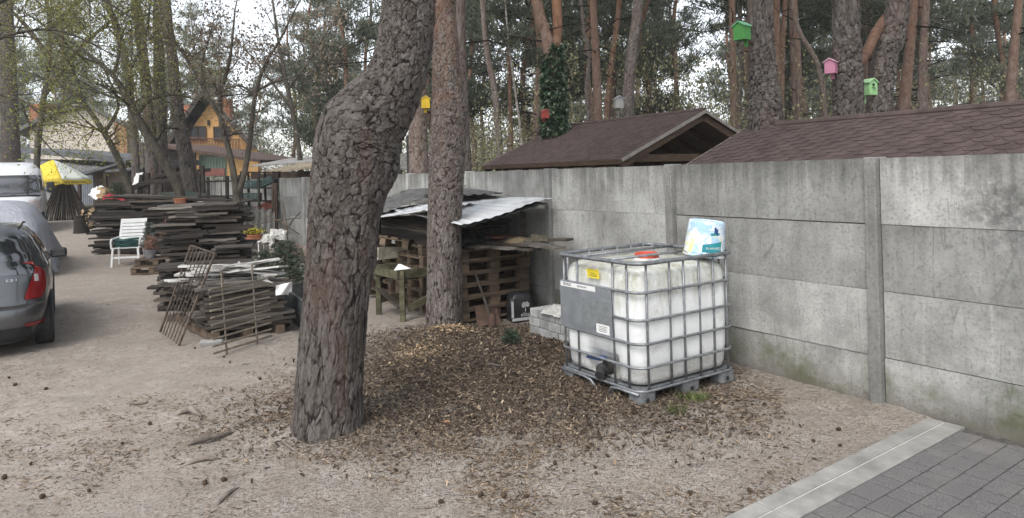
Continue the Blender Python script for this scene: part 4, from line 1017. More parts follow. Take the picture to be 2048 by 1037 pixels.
zD = z
for k in range(11):
    p = cD + dD * rnd.uniform(.05, 1.35) + eD * rnd.uniform(-.15, .2); p.z = zD + .02 + k * .02
    board(p, rzD + rnd.uniform(-.9, .35), rnd.uniform(.6, 1.1), rnd.uniform(.12, .24), .022, m_wpaint, 'board with chipped white paint on top of the front stack', 'white boards on the front stack', tilt=rnd.uniform(-.1, .12), roll=rnd.uniform(-.12, .12))
for k in range(5):
    p = cD + dD * (.0 + .1 * k) + eD * rnd.uniform(-.1, .15); p.z = zD + .015 + k * .01
    board(p, rzD + rnd.uniform(-.2, .25), rnd.uniform(.7, 1.0), rnd.uniform(.09, .15), .03, rnd.choice((0, 2)), 'weathered board lying loose over the front stack', 'loose boards on the front stack', tilt=rnd.uniform(-.05, .08))
# white crumpled sheet metal and foil
o = MB().sheet(lambda u, v: at(515 + 62 * u, 548 + 36 * u + (14 + 10 * math.sin(u * 4)) * v, 8.45 - .45 * u + .04 * math.sin(u * 17) * (v - .3)), 26, 5, .003).build('foil_strip', m_bag); tag(o, 'long bent strip of white sheeting hanging off the front stack', 'sheeting')
for v_ in (0,): pass
o = MB().sheet(lambda u, v: at(552 + 32 * u, 572 + 20 * v - 8 * u, 7.98 + .05 * math.sin(u * 6 + v * 3)), 12, 6, .003).build('foil_corner', m_white); tag(o, 'square corner of white sheeting at the end of the front stack', 'sheeting')
o = MB().hexa([at(466, 538, 8.9), at(496, 546, 8.8), at(496, 545, 8.83), at(466, 537, 8.93), at(478, 523, 8.95), at(492, 540, 8.85), at(492, 539, 8.88), at(478, 522, 8.98)]).build('metal_plate', m_plate); tag(o, 'small bluish metal plate standing on the white boards', 'plate')
# iron grates
m_iron = simple('rusty_iron', (.05, .038, .030), (.13, .098, .075), 14, .75, .3, var=.1, metal=.2)
m_gate = simple('brown_iron', (.11, .092, .07), (.22, .185, .145), 14, .75, .3, var=.05)
gt = thing('iron_grate', 'rusty iron grate with long close bars leaning steeply on the front stack', 'grate', (-3.77, 7.70, 0)); ob = Vector(gt.location)
BR, BL, TR, TL = Vector((-3.77, 7.70, .0)) - ob, Vector((-4.35, 8.43, .0)) - ob, Vector((-3.46, 7.98, .99)) - ob, Vector((-4.08, 8.72, 1.02)) - ob
for k in range(8):
    u = k / 7; a = BR.lerp(BL, u); c = TR.lerp(TL, u)
    MB().beam(a, c, .026 if k in (0, 7) else .014, .02 if k in (0, 7) else .008, roll=.9).build('bar', m_iron, gt)
for k, v in enumerate((.0, .21, .42, .62, .82, 1.0)):
    a, c = BR.lerp(TR, v), BL.lerp(TL, v)
    if v in (0,): continue
    if v == 1.0: MB().beam(a, c, .025, .012).build('top_bar', m_iron, gt)
    else:
        for q in range(7):
            if (q + k) % 2 == 0: MB().beam(a.lerp(c, q / 7), a.lerp(c, (q + 1) / 7), .02, .008).build('cross_piece', m_iron, gt)
gg = thing('iron_gate', 'low rusty iron gate of level bars standing in front of the front stack', 'gate', gp(450, 698)); ob = Vector(gg.location)
pA, pB = gp(448, 711) - ob, gp(552, 678) - ob; nrm = Vector((-.35, .35, 0)) * .12
for k in range(10):
    z = .05 + k * .072; a = pA.lerp(pB, -.18) + UP * (z + .0) + nrm * (z * 1.6); c = pA.lerp(pB, .92) + UP * z + nrm * (z * 1.6)
    MB().tube([a, c], .012, 6).build('bar', m_gate, gg)
for u in (.05, .62):
    a = pA.lerp(pB, u); MB().beam(a, a + UP * .88 + nrm * 1.4, .024, .014).build('upright', m_gate, gg)
o = MB().tube([gp(333, 590, .1), at(330, 590, 8.9), at(372, 548, 8.6)], .009, 6).build('iron_rod', m_iron); 
tag(o, 'thin iron rod slanting beside the leaning grate', 'rod')
o = MB().box((0, 0, 0), (.22, .12, .045), j=.018).build('stone', simple('pale_stone', (.25, .245, .235), (.36, .355, .34), 14, .9, .4, var=0), bevel=.008); o.location = gp(424, 690) + UP * .025; o.rotation_euler = (0, 0, .35); tag(o, 'flat pale stone on the sand before the iron gate', 'stone')
# raised bed boards between front stack and bent pine
m_gboard = simple('grey_stained_board', (.055, .06, .062), (.10, .105, .105), 5, .85, .3, stretch=(.3, 2, 2), var=.1)
for (x0, y0, x1, y1, Ya, Yb, hgt, lb) in ((572, 640, 625, 690, 9.3, 7.9, .36, 'grey board standing on edge behind the bent pine'), (548, 652, 640, 600, 9.6, 10.6, .30, 'grey board on edge at the back of the planting bed')):
    a = at(x0, y0, Ya); c = at(x1, y1, Yb); a.z = c.z = 0
    o = MB().beam(Vector((0, 0, hgt / 2)), c - a + UP * hgt / 2, .03, hgt).build('bed_board', m_gboard); o.location = a; tag(o, lb, 'board')
o = MB().sheet(lambda u, v: at(548 + 36 * u, 600 + 62 * u * u + 10 * v, 8.75 - .2 * u + .3 * v), 12, 6, .004).build('roofing_felt', m_blackfilm); tag(o, 'black bent strip of roofing felt beside the front stack', 'felt')
# plank leaning behind
for k in range(3):
    o = MB().beam(Vector((0, 0, 0)), at(454 + 3 * k, 440, 11.6) - gp(512 + k * 6, 565), .09, .025).build('leaning_plank', m_old[k % 2]); o.location = gp(512 + k * 6, 565); tag(o, 'long plank leaning against the right side of the tall stack', 'plank', 'planks leaning on the tall stack')
# ------------------------------------------------------------------ vehicles: bodies are stacked rounded plan outlines
def lerp_tab(tab, z):
    if z <= tab[0][0]: return tab[0][1:]
    for a, b in zip(tab, tab[1:]):
        if z <= b[0]:
            t = (z - a[0]) / (b[0] - a[0]); t = t * t * (3 - 2 * t) * .35 + t * .65
            return tuple(p + (q - p) * t for p, q in zip(a[1:], b[1:]))
    return tab[-1][1:]
class Body:
    """tab rows: z, half width, rear y, front y, corner exponent of the rear, of the front"""
    def __init__(s, tab): s.tab = tab
    def pt(s, t, z, off=0.0):
        w, yr, yf, nr, nf = lerp_tab(s.tab, z); yc, Ly = (yr + yf) / 2, (yf - yr) / 2
        c, sn = math.cos(t), math.sin(t); n = nr if sn < 0 else nf
        return Vector(((w + off) * math.copysign(abs(c) ** (2 / n), c), yc + (Ly + off) * math.copysign(abs(sn) ** (2 / n), sn), z))
    def t_rear(s, x, z): w, yr, yf, nr, nf = lerp_tab(s.tab, z); return -PI / 2 + math.copysign(PI / 2 - math.acos(min(1, abs(x) / w) ** (nr / 2)), x)
    def t_front(s, x, z): w, yr, yf, nr, nf = lerp_tab(s.tab, z); return PI / 2 - math.copysign(PI / 2 - math.acos(min(1, abs(x) / w) ** (nf / 2)), x)
    def t_side(s, y, z):          # right side
        w, yr, yf, nr, nf = lerp_tab(s.tab, z); yc, Ly = (yr + yf) / 2, (yf - yr) / 2; k = max(-1, min(1, (y - yc) / Ly)); n = nr if k < 0 else nf
        return math.copysign(math.asin(abs(k) ** (n / 2)), k)
    def shell(s, name, mats, parent, zs, nt=120, cap=True):
        vs = []; ts = []
        for q in range(4):
            for k in range(nt // 4): u = k / (nt // 4); ts.append(q * PI / 2 + PI / 2 * (u))
        for z in zs:
            for t in ts: vs.append(s.pt(t, z))
        n = len(ts); k = len(zs)
        fs = [(i * n + t, i * n + (t + 1) % n, (i + 1) * n + (t + 1) % n, (i + 1) * n + t) for i in range(k - 1) for t in range(n)]
        # domed cap
        top = [Vector(v) for v in vs[-n:]]; c = sum(top, Vector()) / n
        for j, (sc, dz) in enumerate(((.9, .018), (.7, .034), (.4, .044))):
            for v in top: vs.append(((v.x - c.x) * sc + c.x, (v.y - c.y) * sc + c.y, v.z + dz))
            b0 = (k - 1 + j) * n; fs += [(b0 + t, b0 + (t + 1) % n, b0 + n + (t + 1) % n, b0 + n + t) for t in range(n)]
        fs.append(tuple(range(len(vs) - n, len(vs)))); fs.append(tuple(range(n - 1, -1, -1)))
        return MB().add(vs, fs).build(name, mats, parent, smooth=True)
    def patch(s, name, mat_, parent, tl, tr, z0, z1, nu=14, nv=10, off=.005, mirror=False):
        """surface patch between t = tl(z) and tr(z)"""
        def f(u, v):
            z = z0 + (z1 - z0) * v; a, b = tl(z), tr(z); p = s.pt(a + (b - a) * u, z, off)
            return (-p.x, p.y, p.z) if mirror else p
        return MB().sheet(f, nu, nv).build(name, mat_, parent, smooth=True)
def wheel(parent, x, y, r, w, m_t, m_r):
    o = bpy.data.objects.new('wheel', None); COL.objects.link(o); o.parent = parent; o.location = (x, y, r); o.rotation_euler = (0, PI / 2, 0)
    k = w / 2
    MB().lathe([(r * .64, -k), (r * .93, -k), (r * .985, -k * .8), (r, -k * .5), (r, k * .5), (r * .985, k * .8), (r * .93, k), (r * .64, k), (r * .60, k * .6), (r * .60, -k * .6), (r * .64, -k)], 40, cap=False).build('tyre', m_t, o, smooth=False)
    b = MB(); b.lathe([(0, k * .55), (.06, k * .6), (.08, k * .5), (r * .3, k * .42)], 24, cap=False)
    for q in range(7):
        a = 2 * PI * q / 7; b.beam((.05 * math.cos(a), .05 * math.sin(a), k * .5), (r * .62 * math.cos(a), r * .62 * math.sin(a), k * .62), .05, .02)
    b.lathe([(r * .58, k * .2), (r * .645, k * .85), (r * .62, k * .9), (r * .58, k * .7)], 32, cap=False); b.build('rim', m_r, o)
    return o
def paint(name, col, rough=.28, metal=.6, dust=.35):
    g = NT(name); v = g.coord(rand=False); n = g.noise(v, 2.5, 5, .65); sp = g.n('ShaderNodeSeparateXYZ'); g.put(sp.inputs[0], v)
    low = g.ramp(sp.outputs[2], (.15, .7), (.75, .08)); d = g.math('MULTIPLY', g.math('MULTIPLY', g.ramp(n, (.3, .4), (.7, 1)), low), dust)
    c = g.mix(d, col, (.22, .19, .16)); r = g.math('ADD', g.math('MULTIPLY', d, .7), rough)
    return g.fin(c, r, None, metal, .5, **{'Coat Weight': .6, 'Coat Roughness': .08})
m_carpaint = paint('dark_grey_paint', (.10, .105, .112), .30, .7)
m_glass = NT('car_glass').fin((.012, .014, .016), .05, None, 0.0, .9, **{'IOR': 1.9})
m_redlens = NT('red_lens').fin((.22, .008, .010), .12, None, 0, .6)
m_clearlens = NT('clear_lens').fin((.55, .50, .50), .12, None, 0, .6)
m_trimblk = simple('black_trim', (.018, .018, .019), (.03, .03, .031), 12, .6, .1, var=0)
m_tyre = simple('tyre_rubber', (.018, .017, .016), (.05, .046, .042), 14, .85, .35, bscale=50, var=0)
m_alloy = simple('alloy', (.30, .31, .32), (.42, .43, .44), 8, .35, 0, metal=.8, var=0)
m_chrome = NT('chrome').fin((.65, .66, .68), .15, None, 1.0, .5)
m_num = simple('number_plate', (.55, .55, .53), (.66, .66, .64), 6, .5, 0, var=0)
HEAD = math.atan2(-W3.x, W3.y)          # vehicle y axis along the wall
car = thing('parked_car', 'dark grey hatchback seen from behind at the left edge', 'car', (-6.33, 7.97, gz(-5.8, 8.2) - .01), HEAD); car.scale = (.93, .93, .93)
cb = Body([(.17, .72, -.70, 3.05, 5, 4), (.26, .80, -.765, 3.10, 5, 4), (.40, .855, -.80, 3.12, 5.5, 4), (.56, .875, -.80, 3.10, 5.5, 4), (.66, .88, -.755, 3.05, 5.5, 4),
           (.80, .88, -.735, 2.95, 5.5, 4), (.95, .865, -.715, 2.65, 5.5, 4), (1.02, .85, -.69, 2.35, 5.5, 4), (1.20, .785, -.60, 1.95, 5, 4), (1.38, .70, -.50, 1.50, 4.5, 4), (1.50, .615, -.40, 1.05, 4, 4), (1.545, .55, -.30, .85, 4, 4)])
cb.shell('body', m_carpaint, car, [.17, .2, .26, .33, .40, .48, .56, .60, .64, .68, .74, .80, .88, .95, 1.0, 1.05, 1.12, 1.2, 1.29, 1.38, 1.45, 1.5, 1.53, 1.545])
cb.patch('rear_window', m_glass, car, lambda z: cb.t_rear(-.70 + .15 * (z - 1), z), lambda z: cb.t_rear(.72 - .22 * (z - 1), z), .985, 1.44, 24, 12, .004)
for mir in (False, True):
    cb.patch('side_window', m_glass, car, lambda z: cb.t_side(-.30 + .25 * (z - 1), z), lambda z: cb.t_side(2.0 - 2.0 * (z - 1), z), 1.0, 1.42, 30, 10, .004, mir)
    cb.patch('rear_quarter_trim', m_trimblk, car, lambda z: cb.t_rear(.72 - .22 * (z - 1), z) + .0, lambda z: cb.t_side(-.36 + .25 * (z - 1), z), 1.02, 1.40, 8, 8, .003, mir)
    tl = cb.patch('tail_light', m_redlens, car, lambda z: cb.t_rear(.60 + .12 * min(1, max(0, (z - .72) / .35)) - .03 * max(0, (z - 1.0) / .1), z), lambda z: cb.t_side(max(-.40 - .16 * abs((z - .9) / .22) ** 2 - .06 * max(0, (z - 1.0) / .12), lerp_tab(cb.tab, z)[1] + .045), z), .68, 1.12, 14, 14, .012, mir)
    def f(u, v, mir=mir):
        z = .885 + .085 * v; a = cb.t_rear(.685, z); b_ = cb.t_side(-.56, z); p = cb.pt(a + (b_ - a) * (.12 + .76 * u), z, .015); return (-p.x, p.y, p.z) if mir else p
    MB().sheet(f, 10, 5).build('reversing_lens', m_clearlens, tl, smooth=True)
    cb.patch('reflector', m_redlens, car, lambda z: cb.t_rear(.60, z), lambda z: cb.t_rear(.825, z), .345, .40, 10, 3, .008, mir)
    b = MB(); sx = -1 if mir else 1
    mr = MB().box((0, 0, 0), (.22, .11, .14)).build('mirror', m_trimblk, car, bevel=.035)
    mr.location = (sx * .96, 1.85, 1.02)
    MB().box((-sx * .07, .0, -.03), (.12, .05, .03)).build('mirror_arm', m_trimblk, mr)
    MB().box((0, -.057, 0), (.16, .004, .10)).build('mirror_glass', m_glass, mr, bevel=.02)
cb.patch('bumper_lower', m_trimblk, car, lambda z: cb.t_rear(-.66, z), lambda z: cb.t_rear(.66, z), .19, .36, 24, 6, .008)
b = MB().sheet(lambda u, v: cb.pt(cb.t_rear(-.80 + 1.6 * u, .62), .605 + .03 * math.sin(PI * v), .012 + .02 * math.sin(PI * v)), 40, 6); b.build('bumper_ridge', m_carpaint, car, smooth=True)
for x0, z0, x1, z1 in ((-.62, .60, -.66, .96), (.62, .60, .66, .96)): MB().tube([cb.pt(cb.t_rear(x0 + (x1 - x0) * k / 6, z0 + (z1 - z0) * k / 6), z0 + (z1 - z0) * k / 6, .002) for k in range(7)], .005, 4).build('door_seam', m_trimblk, car)
MB().tube([cb.pt(cb.t_rear(-.62 + 1.24 * k / 12, .59), .59 , .002) for k in range(13)], .005, 4).build('door_seam', m_trimblk, car)
MB().tube([cb.pt(cb.t_rear(-.30 + .60 * k / 8, .80), .83, .016) for k in range(9)], .018, 8).build('handle_strip', m_chrome, car, smooth=True)
MB().sheet(lambda u, v: cb.pt(cb.t_rear(-.26 + .52 * u, .72), .665 + .115 * v, .012), 8, 3).build('number_plate', m_num, car)
for k, ch in enumerate('CDI'):
    p = cb.pt(cb.t_rear(.44 + .042 * k, .93), .925, .006); text_obj(ch, .036, m_chrome, car, basis(p, (1, .06, 0), (0, .12, 1)), depth=.003)
for sx in (-1, 1):
    for y in (0, 2.57): 
        w_ = wheel(car, sx * .79, y, .315, .205, m_tyre, m_alloy)
        if sx < 0: w_.rotation_euler = (0, -PI / 2, 0)
    for y in (0, 2.57):
        b = MB()
        b.tube([(sx * .872, y + .36 * math.cos(a), .315 + .36 * math.sin(a)) for a in [PI * k / 16 for k in range(-2, 19)]], .022, 6)
        b.prism([(.345 * math.cos(2 * PI * k / 30), max(-.14, .345 * math.sin(2 * PI * k / 30))) for k in range(30)], (sx * .60, y, .315), (0, 1, 0), (0, 0, 1), (sx * .292, 0, 0))
        b.build('wheel_arch', m_trimblk, car, smooth=False)
for sx in (-1, 1): MB().tube([(sx * .57, -.15 + 1.1 * k / 6, 1.545 + .025 * math.sin(PI * k / 6)) for k in range(7)], .014, 6).build('roof_rail', m_trimblk, car, smooth=True)
# --- car under a cover
m_tarp = NT('silver_cover')
def tarp_mat():
    g = m_tarp; v = g.coord(rand=False); n = g.noise(v, 2.2, 6, .65); n2 = g.noise(g.coord((3, 3, 1), rand=False), 3, 5, .65, 1.2)
    c = g.mix(g.ramp(n, (.3, 0), (.7, 1)), (.26, .27, .31), (.38, .39, .43)); return g.fin(c, .5, g.bump(n2, .6, .06), spec=.45)
tarp_mat()
cov = thing('covered_car', 'car wrapped in a grey blue cover behind the dark hatchback', 'covered car', (-10.45, 13.9, gz(-9.7, 14.1)), HEAD)
tb_ = Body([(.02, 1.02, -1.15, 3.2, 4, 4), (.3, .96, -1.02, 3.12, 4, 4), (.6, .93, -.95, 3.05, 4, 4), (.9, .90, -.85, 2.9, 4, 4), (1.05, .86, -.72, 2.3, 4, 3.5), (1.25, .76, -.50, 1.7, 3.5, 3), (1.42, .64, -.25, 1.2, 3.2, 3), (1.5, .5, 0, .9, 3, 3)])
vs = []; ts = [2 * PI * k / 160 for k in range(160)]; zs_ = [.02 + 1.48 * k / 26 for k in range(27)]
for z in zs_:
    for t in ts:
        n_ = float(fbm(np.float64(math.cos(t) * 2.2), np.float64(math.sin(t) * 2.2), np.float64(z * 1.2), 3)) - .5
        fold = .05 * max(0, 1 - z / 1.0) * math.sin(t * 21 + z * 2 + 3 * n_); p = tb_.pt(t, z, fold + .10 * n_); vs.append(p)
n = 160; fs = [(i * n + t, i * n + (t + 1) % n, (i + 1) * n + (t + 1) % n, (i + 1) * n + t) for i in range(26) for t in range(n)]
c = sum((Vector(v) for v in vs[-n:]), Vector()) / n
for sc, dz in ((.75, .03), (.4, .045)):
    for t in range(n): q = Vector(vs[26 * n + t]); vs.append(((q.x - c.x) * sc + c.x, (q.y - c.y) * sc + c.y, q.z + dz))
fs += [(j * n + t, j * n + (t + 1) % n, (j + 1) * n + (t + 1) % n, (j + 1) * n + t) for j in (26, 27) for t in range(n)] + [tuple(28 * n + t for t in range(n))]
MB().add(vs, fs).build('cover', m_tarp.m, cov, smooth=True)
iv = cov.matrix_basis.inverted() if False else (Matrix.Translation(cov.location) @ Matrix.Rotation(HEAD, 4, 'Z')).inverted()
def flap(u, v):
    a = iv @ at(70 + 22 * u, 440, 15.2 + .6 * u); e = iv @ (gp(70 + 62 * u, 548 - 30 * u) ); q = a.lerp(e, v)
    return q + Vector((.05 * math.sin(u * 11 + v * 3) * v, .05 * math.cos(u * 9) * v, .10 * math.sin(PI * v) * (.3 + .3 * math.sin(u * 8)) - .12 * v * (1 - v) + .02))
MB().sheet(flap, 22, 16, .006).build('loose_flap', m_tarp.m, cov, smooth=True)
# --- white van, nose towards the camera
m_vanw = paint('white_paint', (.62, .63, .64), .35, .0, .25)
vx = at(24, 460, 23.2); van = thing('van', 'white high roofed van facing the camera behind the covered car', 'van', (vx.x - .05, 23.2, gz(vx.x, 23) - .0), HEAD + PI)
van.rotation_euler = (0, 0, math.atan2(-vx.x, vx.y) * .92 + PI)
vb = Body([(.25, .93, -3.4, 1.95, 6, 3.4), (.5, .98, -3.45, 2.05, 6, 3.4), (.8, 1.0, -3.45, 2.02, 6, 3.6), (1.05, 1.0, -3.45, 1.85, 6, 3.8), (1.22, .99, -3.45, 1.50, 6, 4), (1.30, .985, -3.45, 1.30, 6, 4.2), (1.75, .93, -3.42, .86, 6, 4.6), (2.0, .89, -3.4, .60, 6, 4.6), (2.22, .84, -3.35, .20, 6, 4), (2.33, .76, -3.3, -.15, 5, 3.6)])
vb.shell('body', m_vanw, van, [.25, .35, .5, .65, .8, .92, 1.05, 1.14, 1.22, 1.27, 1.33, 1.45, 1.6, 1.75, 1.88, 2.0, 2.1, 2.18, 2.25, 2.3, 2.33])
vb.patch('windscreen', m_glass, van, lambda z: vb.t_front(-.86 + .08 * (z - 1.3), z), lambda z: vb.t_front(.86 - .08 * (z - 1.3), z), 1.24, 1.90, 24, 16, .03)
MB().tube([vb.pt(vb.t_front(-.85 + 1.7 * k / 14, 1.22), 1.22, .02) for k in range(15)], .03, 6).build('wiper_cowl', m_trimblk, van, smooth=True)
MB().tube([vb.pt(vb.t_front(.1, 1.32), 1.32, .03), vb.pt(vb.t_front(-.5, 1.40), 1.40, .03)], .012, 5).build('wiper', m_trimblk, van)
for sx, mir in ((1, False), (-1, True)):
    vb.patch('headlight', m_clearlens, van, lambda z: vb.t_front(.55 + .1 * (z - .85), z), lambda z: vb.t_side(1.45 - .9 * (z - .7), z), .78, 1.10, 12, 8, .008, mir)
    vb.patch('side_window', m_glass, van, lambda z: vb.t_side(.1, z), lambda z: vb.t_side(.95 - .6 * (z - 1.4), z), 1.38, 1.88, 8, 6, .006, mir)
    mr = MB().box((0, 0, 0), (.22, .14, .36)).build('mirror', m_trimblk, van, bevel=.04); mr.location = (sx * 1.16, 1.02, 1.48)
    MB().beam((-sx * .17, 0, -.10), (0, 0, -.1), .05, .05).build('mirror_arm', m_trimblk, mr)
    for y in (1.05, -2.4):
        w_ = wheel(van, sx * .88, y, .34, .22, m_tyre, m_alloy)
        if sx < 0: w_.rotation_euler = (0, -PI / 2, 0)
vb.patch('grille', m_trimblk, van, lambda z: vb.t_front(-.48, z), lambda z: vb.t_front(.48, z), .72, .95, 12, 5, .008)
vb.patch('bumper', m_trimblk, van, lambda z: vb.t_side(1.3, z), lambda z: PI - vb.t_side(1.3, z), .26, .52, 40, 5, .012)
an = MB(); an.lathe([(.03, 0), (.025, .02), (.008, .05), (0, .05)], 10); an.tube([(0, 0, .04), (.02, .0, .55)], .006, 5); o = an.build('aerial', m_trimblk, van); o.location = (.35, .42, 2.14)
# ------------------------------------------------------------------ buildings at the left
def stucco(name, a, b_): return simple(name, a, b_, 2.5, .92, .3, bscale=40, var=0)
m_beige = stucco('beige_render', (.46, .41, .35), (.56, .50, .43)); m_yell = stucco('yellow_render', (.50, .285, .105), (.60, .36, .15))
m_tiles = simple('old_grey_tiles', (.07, .072, .075), (.16, .16, .155), 6, .85, .5, stretch=(1, 6, 6), var=.1)
m_metal_d = simple('dark_sheet_roof', (.06, .064, .07), (.12, .125, .132), 3, .6, .15, var=.1)
m_brick = NT('red_brick')
def brick_mat(g, c1, c2, mo):
    t = g.n('ShaderNodeTexBrick'); g.put(t.inputs['Vector'], g.coord(rand=False)); t.inputs['Scale'].default_value = 1.0
    for k, v in (('Brick Width', .25), ('Row Height', .075), ('Mortar Size', .012)): t.inputs[k].default_value = v
    g.put(t.inputs['Color1'], c1); g.put(t.inputs['Color2'], c2); g.put(t.inputs['Mortar'], mo); return g.fin(t.outputs['Color'], .9)
brick_mat(m_brick, (.26, .085, .045), (.33, .13, .07), (.3, .26, .22))
m_ybrick = NT('yellow_brick'); brick_mat(m_ybrick, (.34, .21, .10), (.20, .09, .05), (.36, .30, .23))
m_frame = simple('brown_frame', (.05, .03, .02), (.09, .055, .035), 8, .7, .1, var=0)
m_win = NT('window_glass').fin((.02, .022, .025), .15, None, 0, .25)
m_bbrown = simple('balcony_wood', (.10, .05, .028), (.17, .085, .05), 6, .8, .2, var=.1)
# beige gable house
hY = 48.0
def hp(px, py, Y=hY): return at(px, py, Y)
o0 = hp(150, 330); o0.z = 0
h1 = thing('house', 'beige rendered gable house with dark roof beyond the van', 'house', o0)
pl_ = [(60, 262), (62, 345), (247, 352), (245, 300), (243, 252), (182, 219), (120, 228)]
b = MB()
A = [hp(*q) - o0 for q in pl_]; Bk = [p + Vector((-4.3, 8, 0)) for p in A]; n = len(A)
b.add(A + Bk, [tuple(range(n)), tuple(range(2 * n - 1, n - 1, -1))] + [(i, (i + 1) % n, n + (i + 1) % n, n + i) for i in range(n)]); b.build('wall', m_beige, h1)
rf = MB()
for (a, c) in (((40, 268), (125, 224)), ((118, 227), (184, 214)), ((180, 213), (262, 256))):
    p, q = hp(*a) - o0 + Vector((0, -.5, 0)), hp(*c) - o0 + Vector((0, -.5, 0)); bk = Vector((-4.8, 9, 0))
    rf.hexa([p, q, q + bk, p + bk, p + UP * .28, q + UP * .28, q + bk + UP * .28, p + bk + UP * .28])
R_ = rf.build('roof', m_tiles, h1)
c = hp(49, 250) - o0; MB().box(c + Vector((0, 2, .3)), (1.2, 1.2, 2.6)).build('chimney', m_brick.m, R_)
c = hp(248, 284) - o0; MB().box(c + Vector((0, .0, -.3)), (.85, .8, 3.4)).build('brick_pillar', m_ybrick.m, h1)
c = hp(222, 290) - o0; MB().box(c + Vector((.2, 1.0, 0)), (1.6, .3, 3.2)).build('porch_shade_block', m_dark, h1)  # solid dark block, its colour stands for the shade inside the porch
# low grey building in front
o0 = hp(150, 350, 40); o0.z = 0
h2 = thing('outbuilding', 'long low grey outbuilding with flat dark roof behind the parasol', 'outbuilding', o0)
A = [at(50, 318, 40), at(276, 342, 36), at(276, 400, 36), at(50, 400, 40)]; A = [p - o0 for p in A]; bk = Vector((1, 5, 0))
b = MB(); b.add(A + [p + bk for p in A], [(0, 3, 2, 1), (4, 5, 6, 7), (0, 1, 5, 4), (1, 2, 6, 5), (2, 3, 7, 6), (3, 0, 4, 7)]); b.build('wall', simple('grey_render', (.16, .16, .165), (.23, .23, .235), 3, .9, .2, var=0), h2)
p, q = at(42, 306, 39.6) - o0, at(282, 330, 35.5) - o0
b = MB(); b.hexa([p, q, q + bk, p + bk, p + UP * .32, q + UP * .3, q + bk + UP * .3, p + bk + UP * .3]); b.build('roof', m_metal_d, h2)
for (x0, x1, y0, y1, nm, mm) in ((100, 187, 342, 410, 'metal_door', simple('ribbed_blue_grey', (.16, .18, .205), (.22, .24, .265), 3, .5, .1, var=.05)), (188, 250, 338, 410, 'opening_shade_panel', m_dark)):  # the second one is a dark sheet painting the shade of an opening
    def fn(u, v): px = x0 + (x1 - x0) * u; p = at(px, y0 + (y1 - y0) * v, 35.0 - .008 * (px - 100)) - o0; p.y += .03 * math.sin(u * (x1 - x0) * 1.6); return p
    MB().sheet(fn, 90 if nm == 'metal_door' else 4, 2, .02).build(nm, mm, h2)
# dark lean-to roofs with junk
for (x0, y0, x1, y1, Y, lb) in ((158, 352, 252, 326, 33.5, 'thin dark lean-to roof sheet right of the parasol'), (210, 346, 285, 338, 30, 'dark flat lean-to roof behind the slanting trunk')):
    p, q = at(x0, y0, Y), at(x1, y1, Y); c = (p + q) / 2; bk = Vector((.5, 3, .1))
    t = thing('lean_to', lb, 'lean-to', (c.x, c.y, 0)); iv_ = -t.location
    b = MB(); b.hexa([p + iv_, q + iv_, q + bk + iv_, p + bk + iv_] + [v + UP * .12 + iv_ for v in (p, q, q + bk, p + bk)]); b.build('roof', m_metal_d, t)
    for r_ in (p, q, p + bk, q + bk): b = MB(); g_ = r_ + iv_; b.beam((g_.x, g_.y, gz(r_.x, r_.y)), (g_.x * .98, g_.y, r_.z), .12, .12); b.build('post', m_dark, t)
    b = MB(); b.hexa([p + bk + iv_ - UP * 2.2, q + bk + iv_ - UP * 2.2, q + bk + iv_ - UP * 2.2 + Vector((0, .1, 0)), p + bk + iv_ - UP * 2.2 + Vector((0, .1, 0)), p + bk + iv_, q + bk + iv_, q + bk + iv_ + Vector((0, .1, 0)), p + bk + iv_ + Vector((0, .1, 0))]); b.build('back_boarding', m_dark, t)
# yellow chalet house
yY = 46.0
o0 = hp(430, 330, yY); o0.z = 0
h3 = thing('house', 'yellow chalet house with steep roof and brown wooden balcony', 'house', o0)
A = [hp(q[0], q[1], yY) - o0 for q in ((350, 352), (516, 352), (516, 322), (514, 300), (428, 196), (352, 300))]; bk = Vector((-3.0, 9, 0)); n = len(A)
b = MB(); b.add(A + [p + bk for p in A], [tuple(range(n - 1, -1, -1)), tuple(range(n, 2 * n))] + [(i, (i + 1) % n, n + (i + 1) % n, n + i) for i in range(n)]); b.build('wall', m_yell, h3)
R_ = None
for (a, c) in (((334, 318), (427, 182)), ((423, 182), (526, 298))):
    p, q = hp(a[0], a[1], yY) - o0 + Vector((-.25, -.9, 0)), hp(c[0], c[1], yY) - o0 + Vector((-.25, -.9, 0)); bk2 = bk * 1.15
    b = MB(); b.hexa([p, q, q + bk2, p + bk2] + [v + UP * .25 for v in (p, q, q + bk2, p + bk2)]); R_ = b.build('roof', m_tiles, h3)
    MB().beam(p - UP * .05 + Vector((0, -.03, 0)), q - UP * .05 + Vector((0, -.03, 0)), .05, .28).build('bargeboard', m_old[0], h3)
MB().box(hp(446, 206, yY) - o0 + Vector((-.5, 2.0, -.3)), (.5, .5, 1.6)).build('chimney', m_brick.m, R_)
MB().box(hp(338, 262, yY) - o0 + Vector((-.2, 3, 0)), (1.1, 1.1, 4.0)).build('chimney', m_brick.m, R_)
for (x0, x1) in ((381, 411), (429, 459)):
    p, q = hp(x0, 281, yY - .05) - o0, hp(x1, 254, yY - .05) - o0; f = MB(); 
    for (a, c) in (((p.x, p.z), (q.x, p.z)), ((p.x, q.z), (q.x, q.z)), ((p.x, p.z), (p.x, q.z)), ((q.x, p.z), (q.x, q.z)), (((p.x + q.x) / 2, p.z), ((p.x + q.x) / 2, q.z))):
        f.beam((a[0], p.y - .03, a[1]), (c[0], p.y - .03, c[1]), .09, .09)
    fo = f.build('window', m_frame, h3); MB().box(((p.x + q.x) / 2, p.y, (p.z + q.z) / 2), (q.x - p.x, .04, q.z - p.z)).build('pane', m_win, fo)
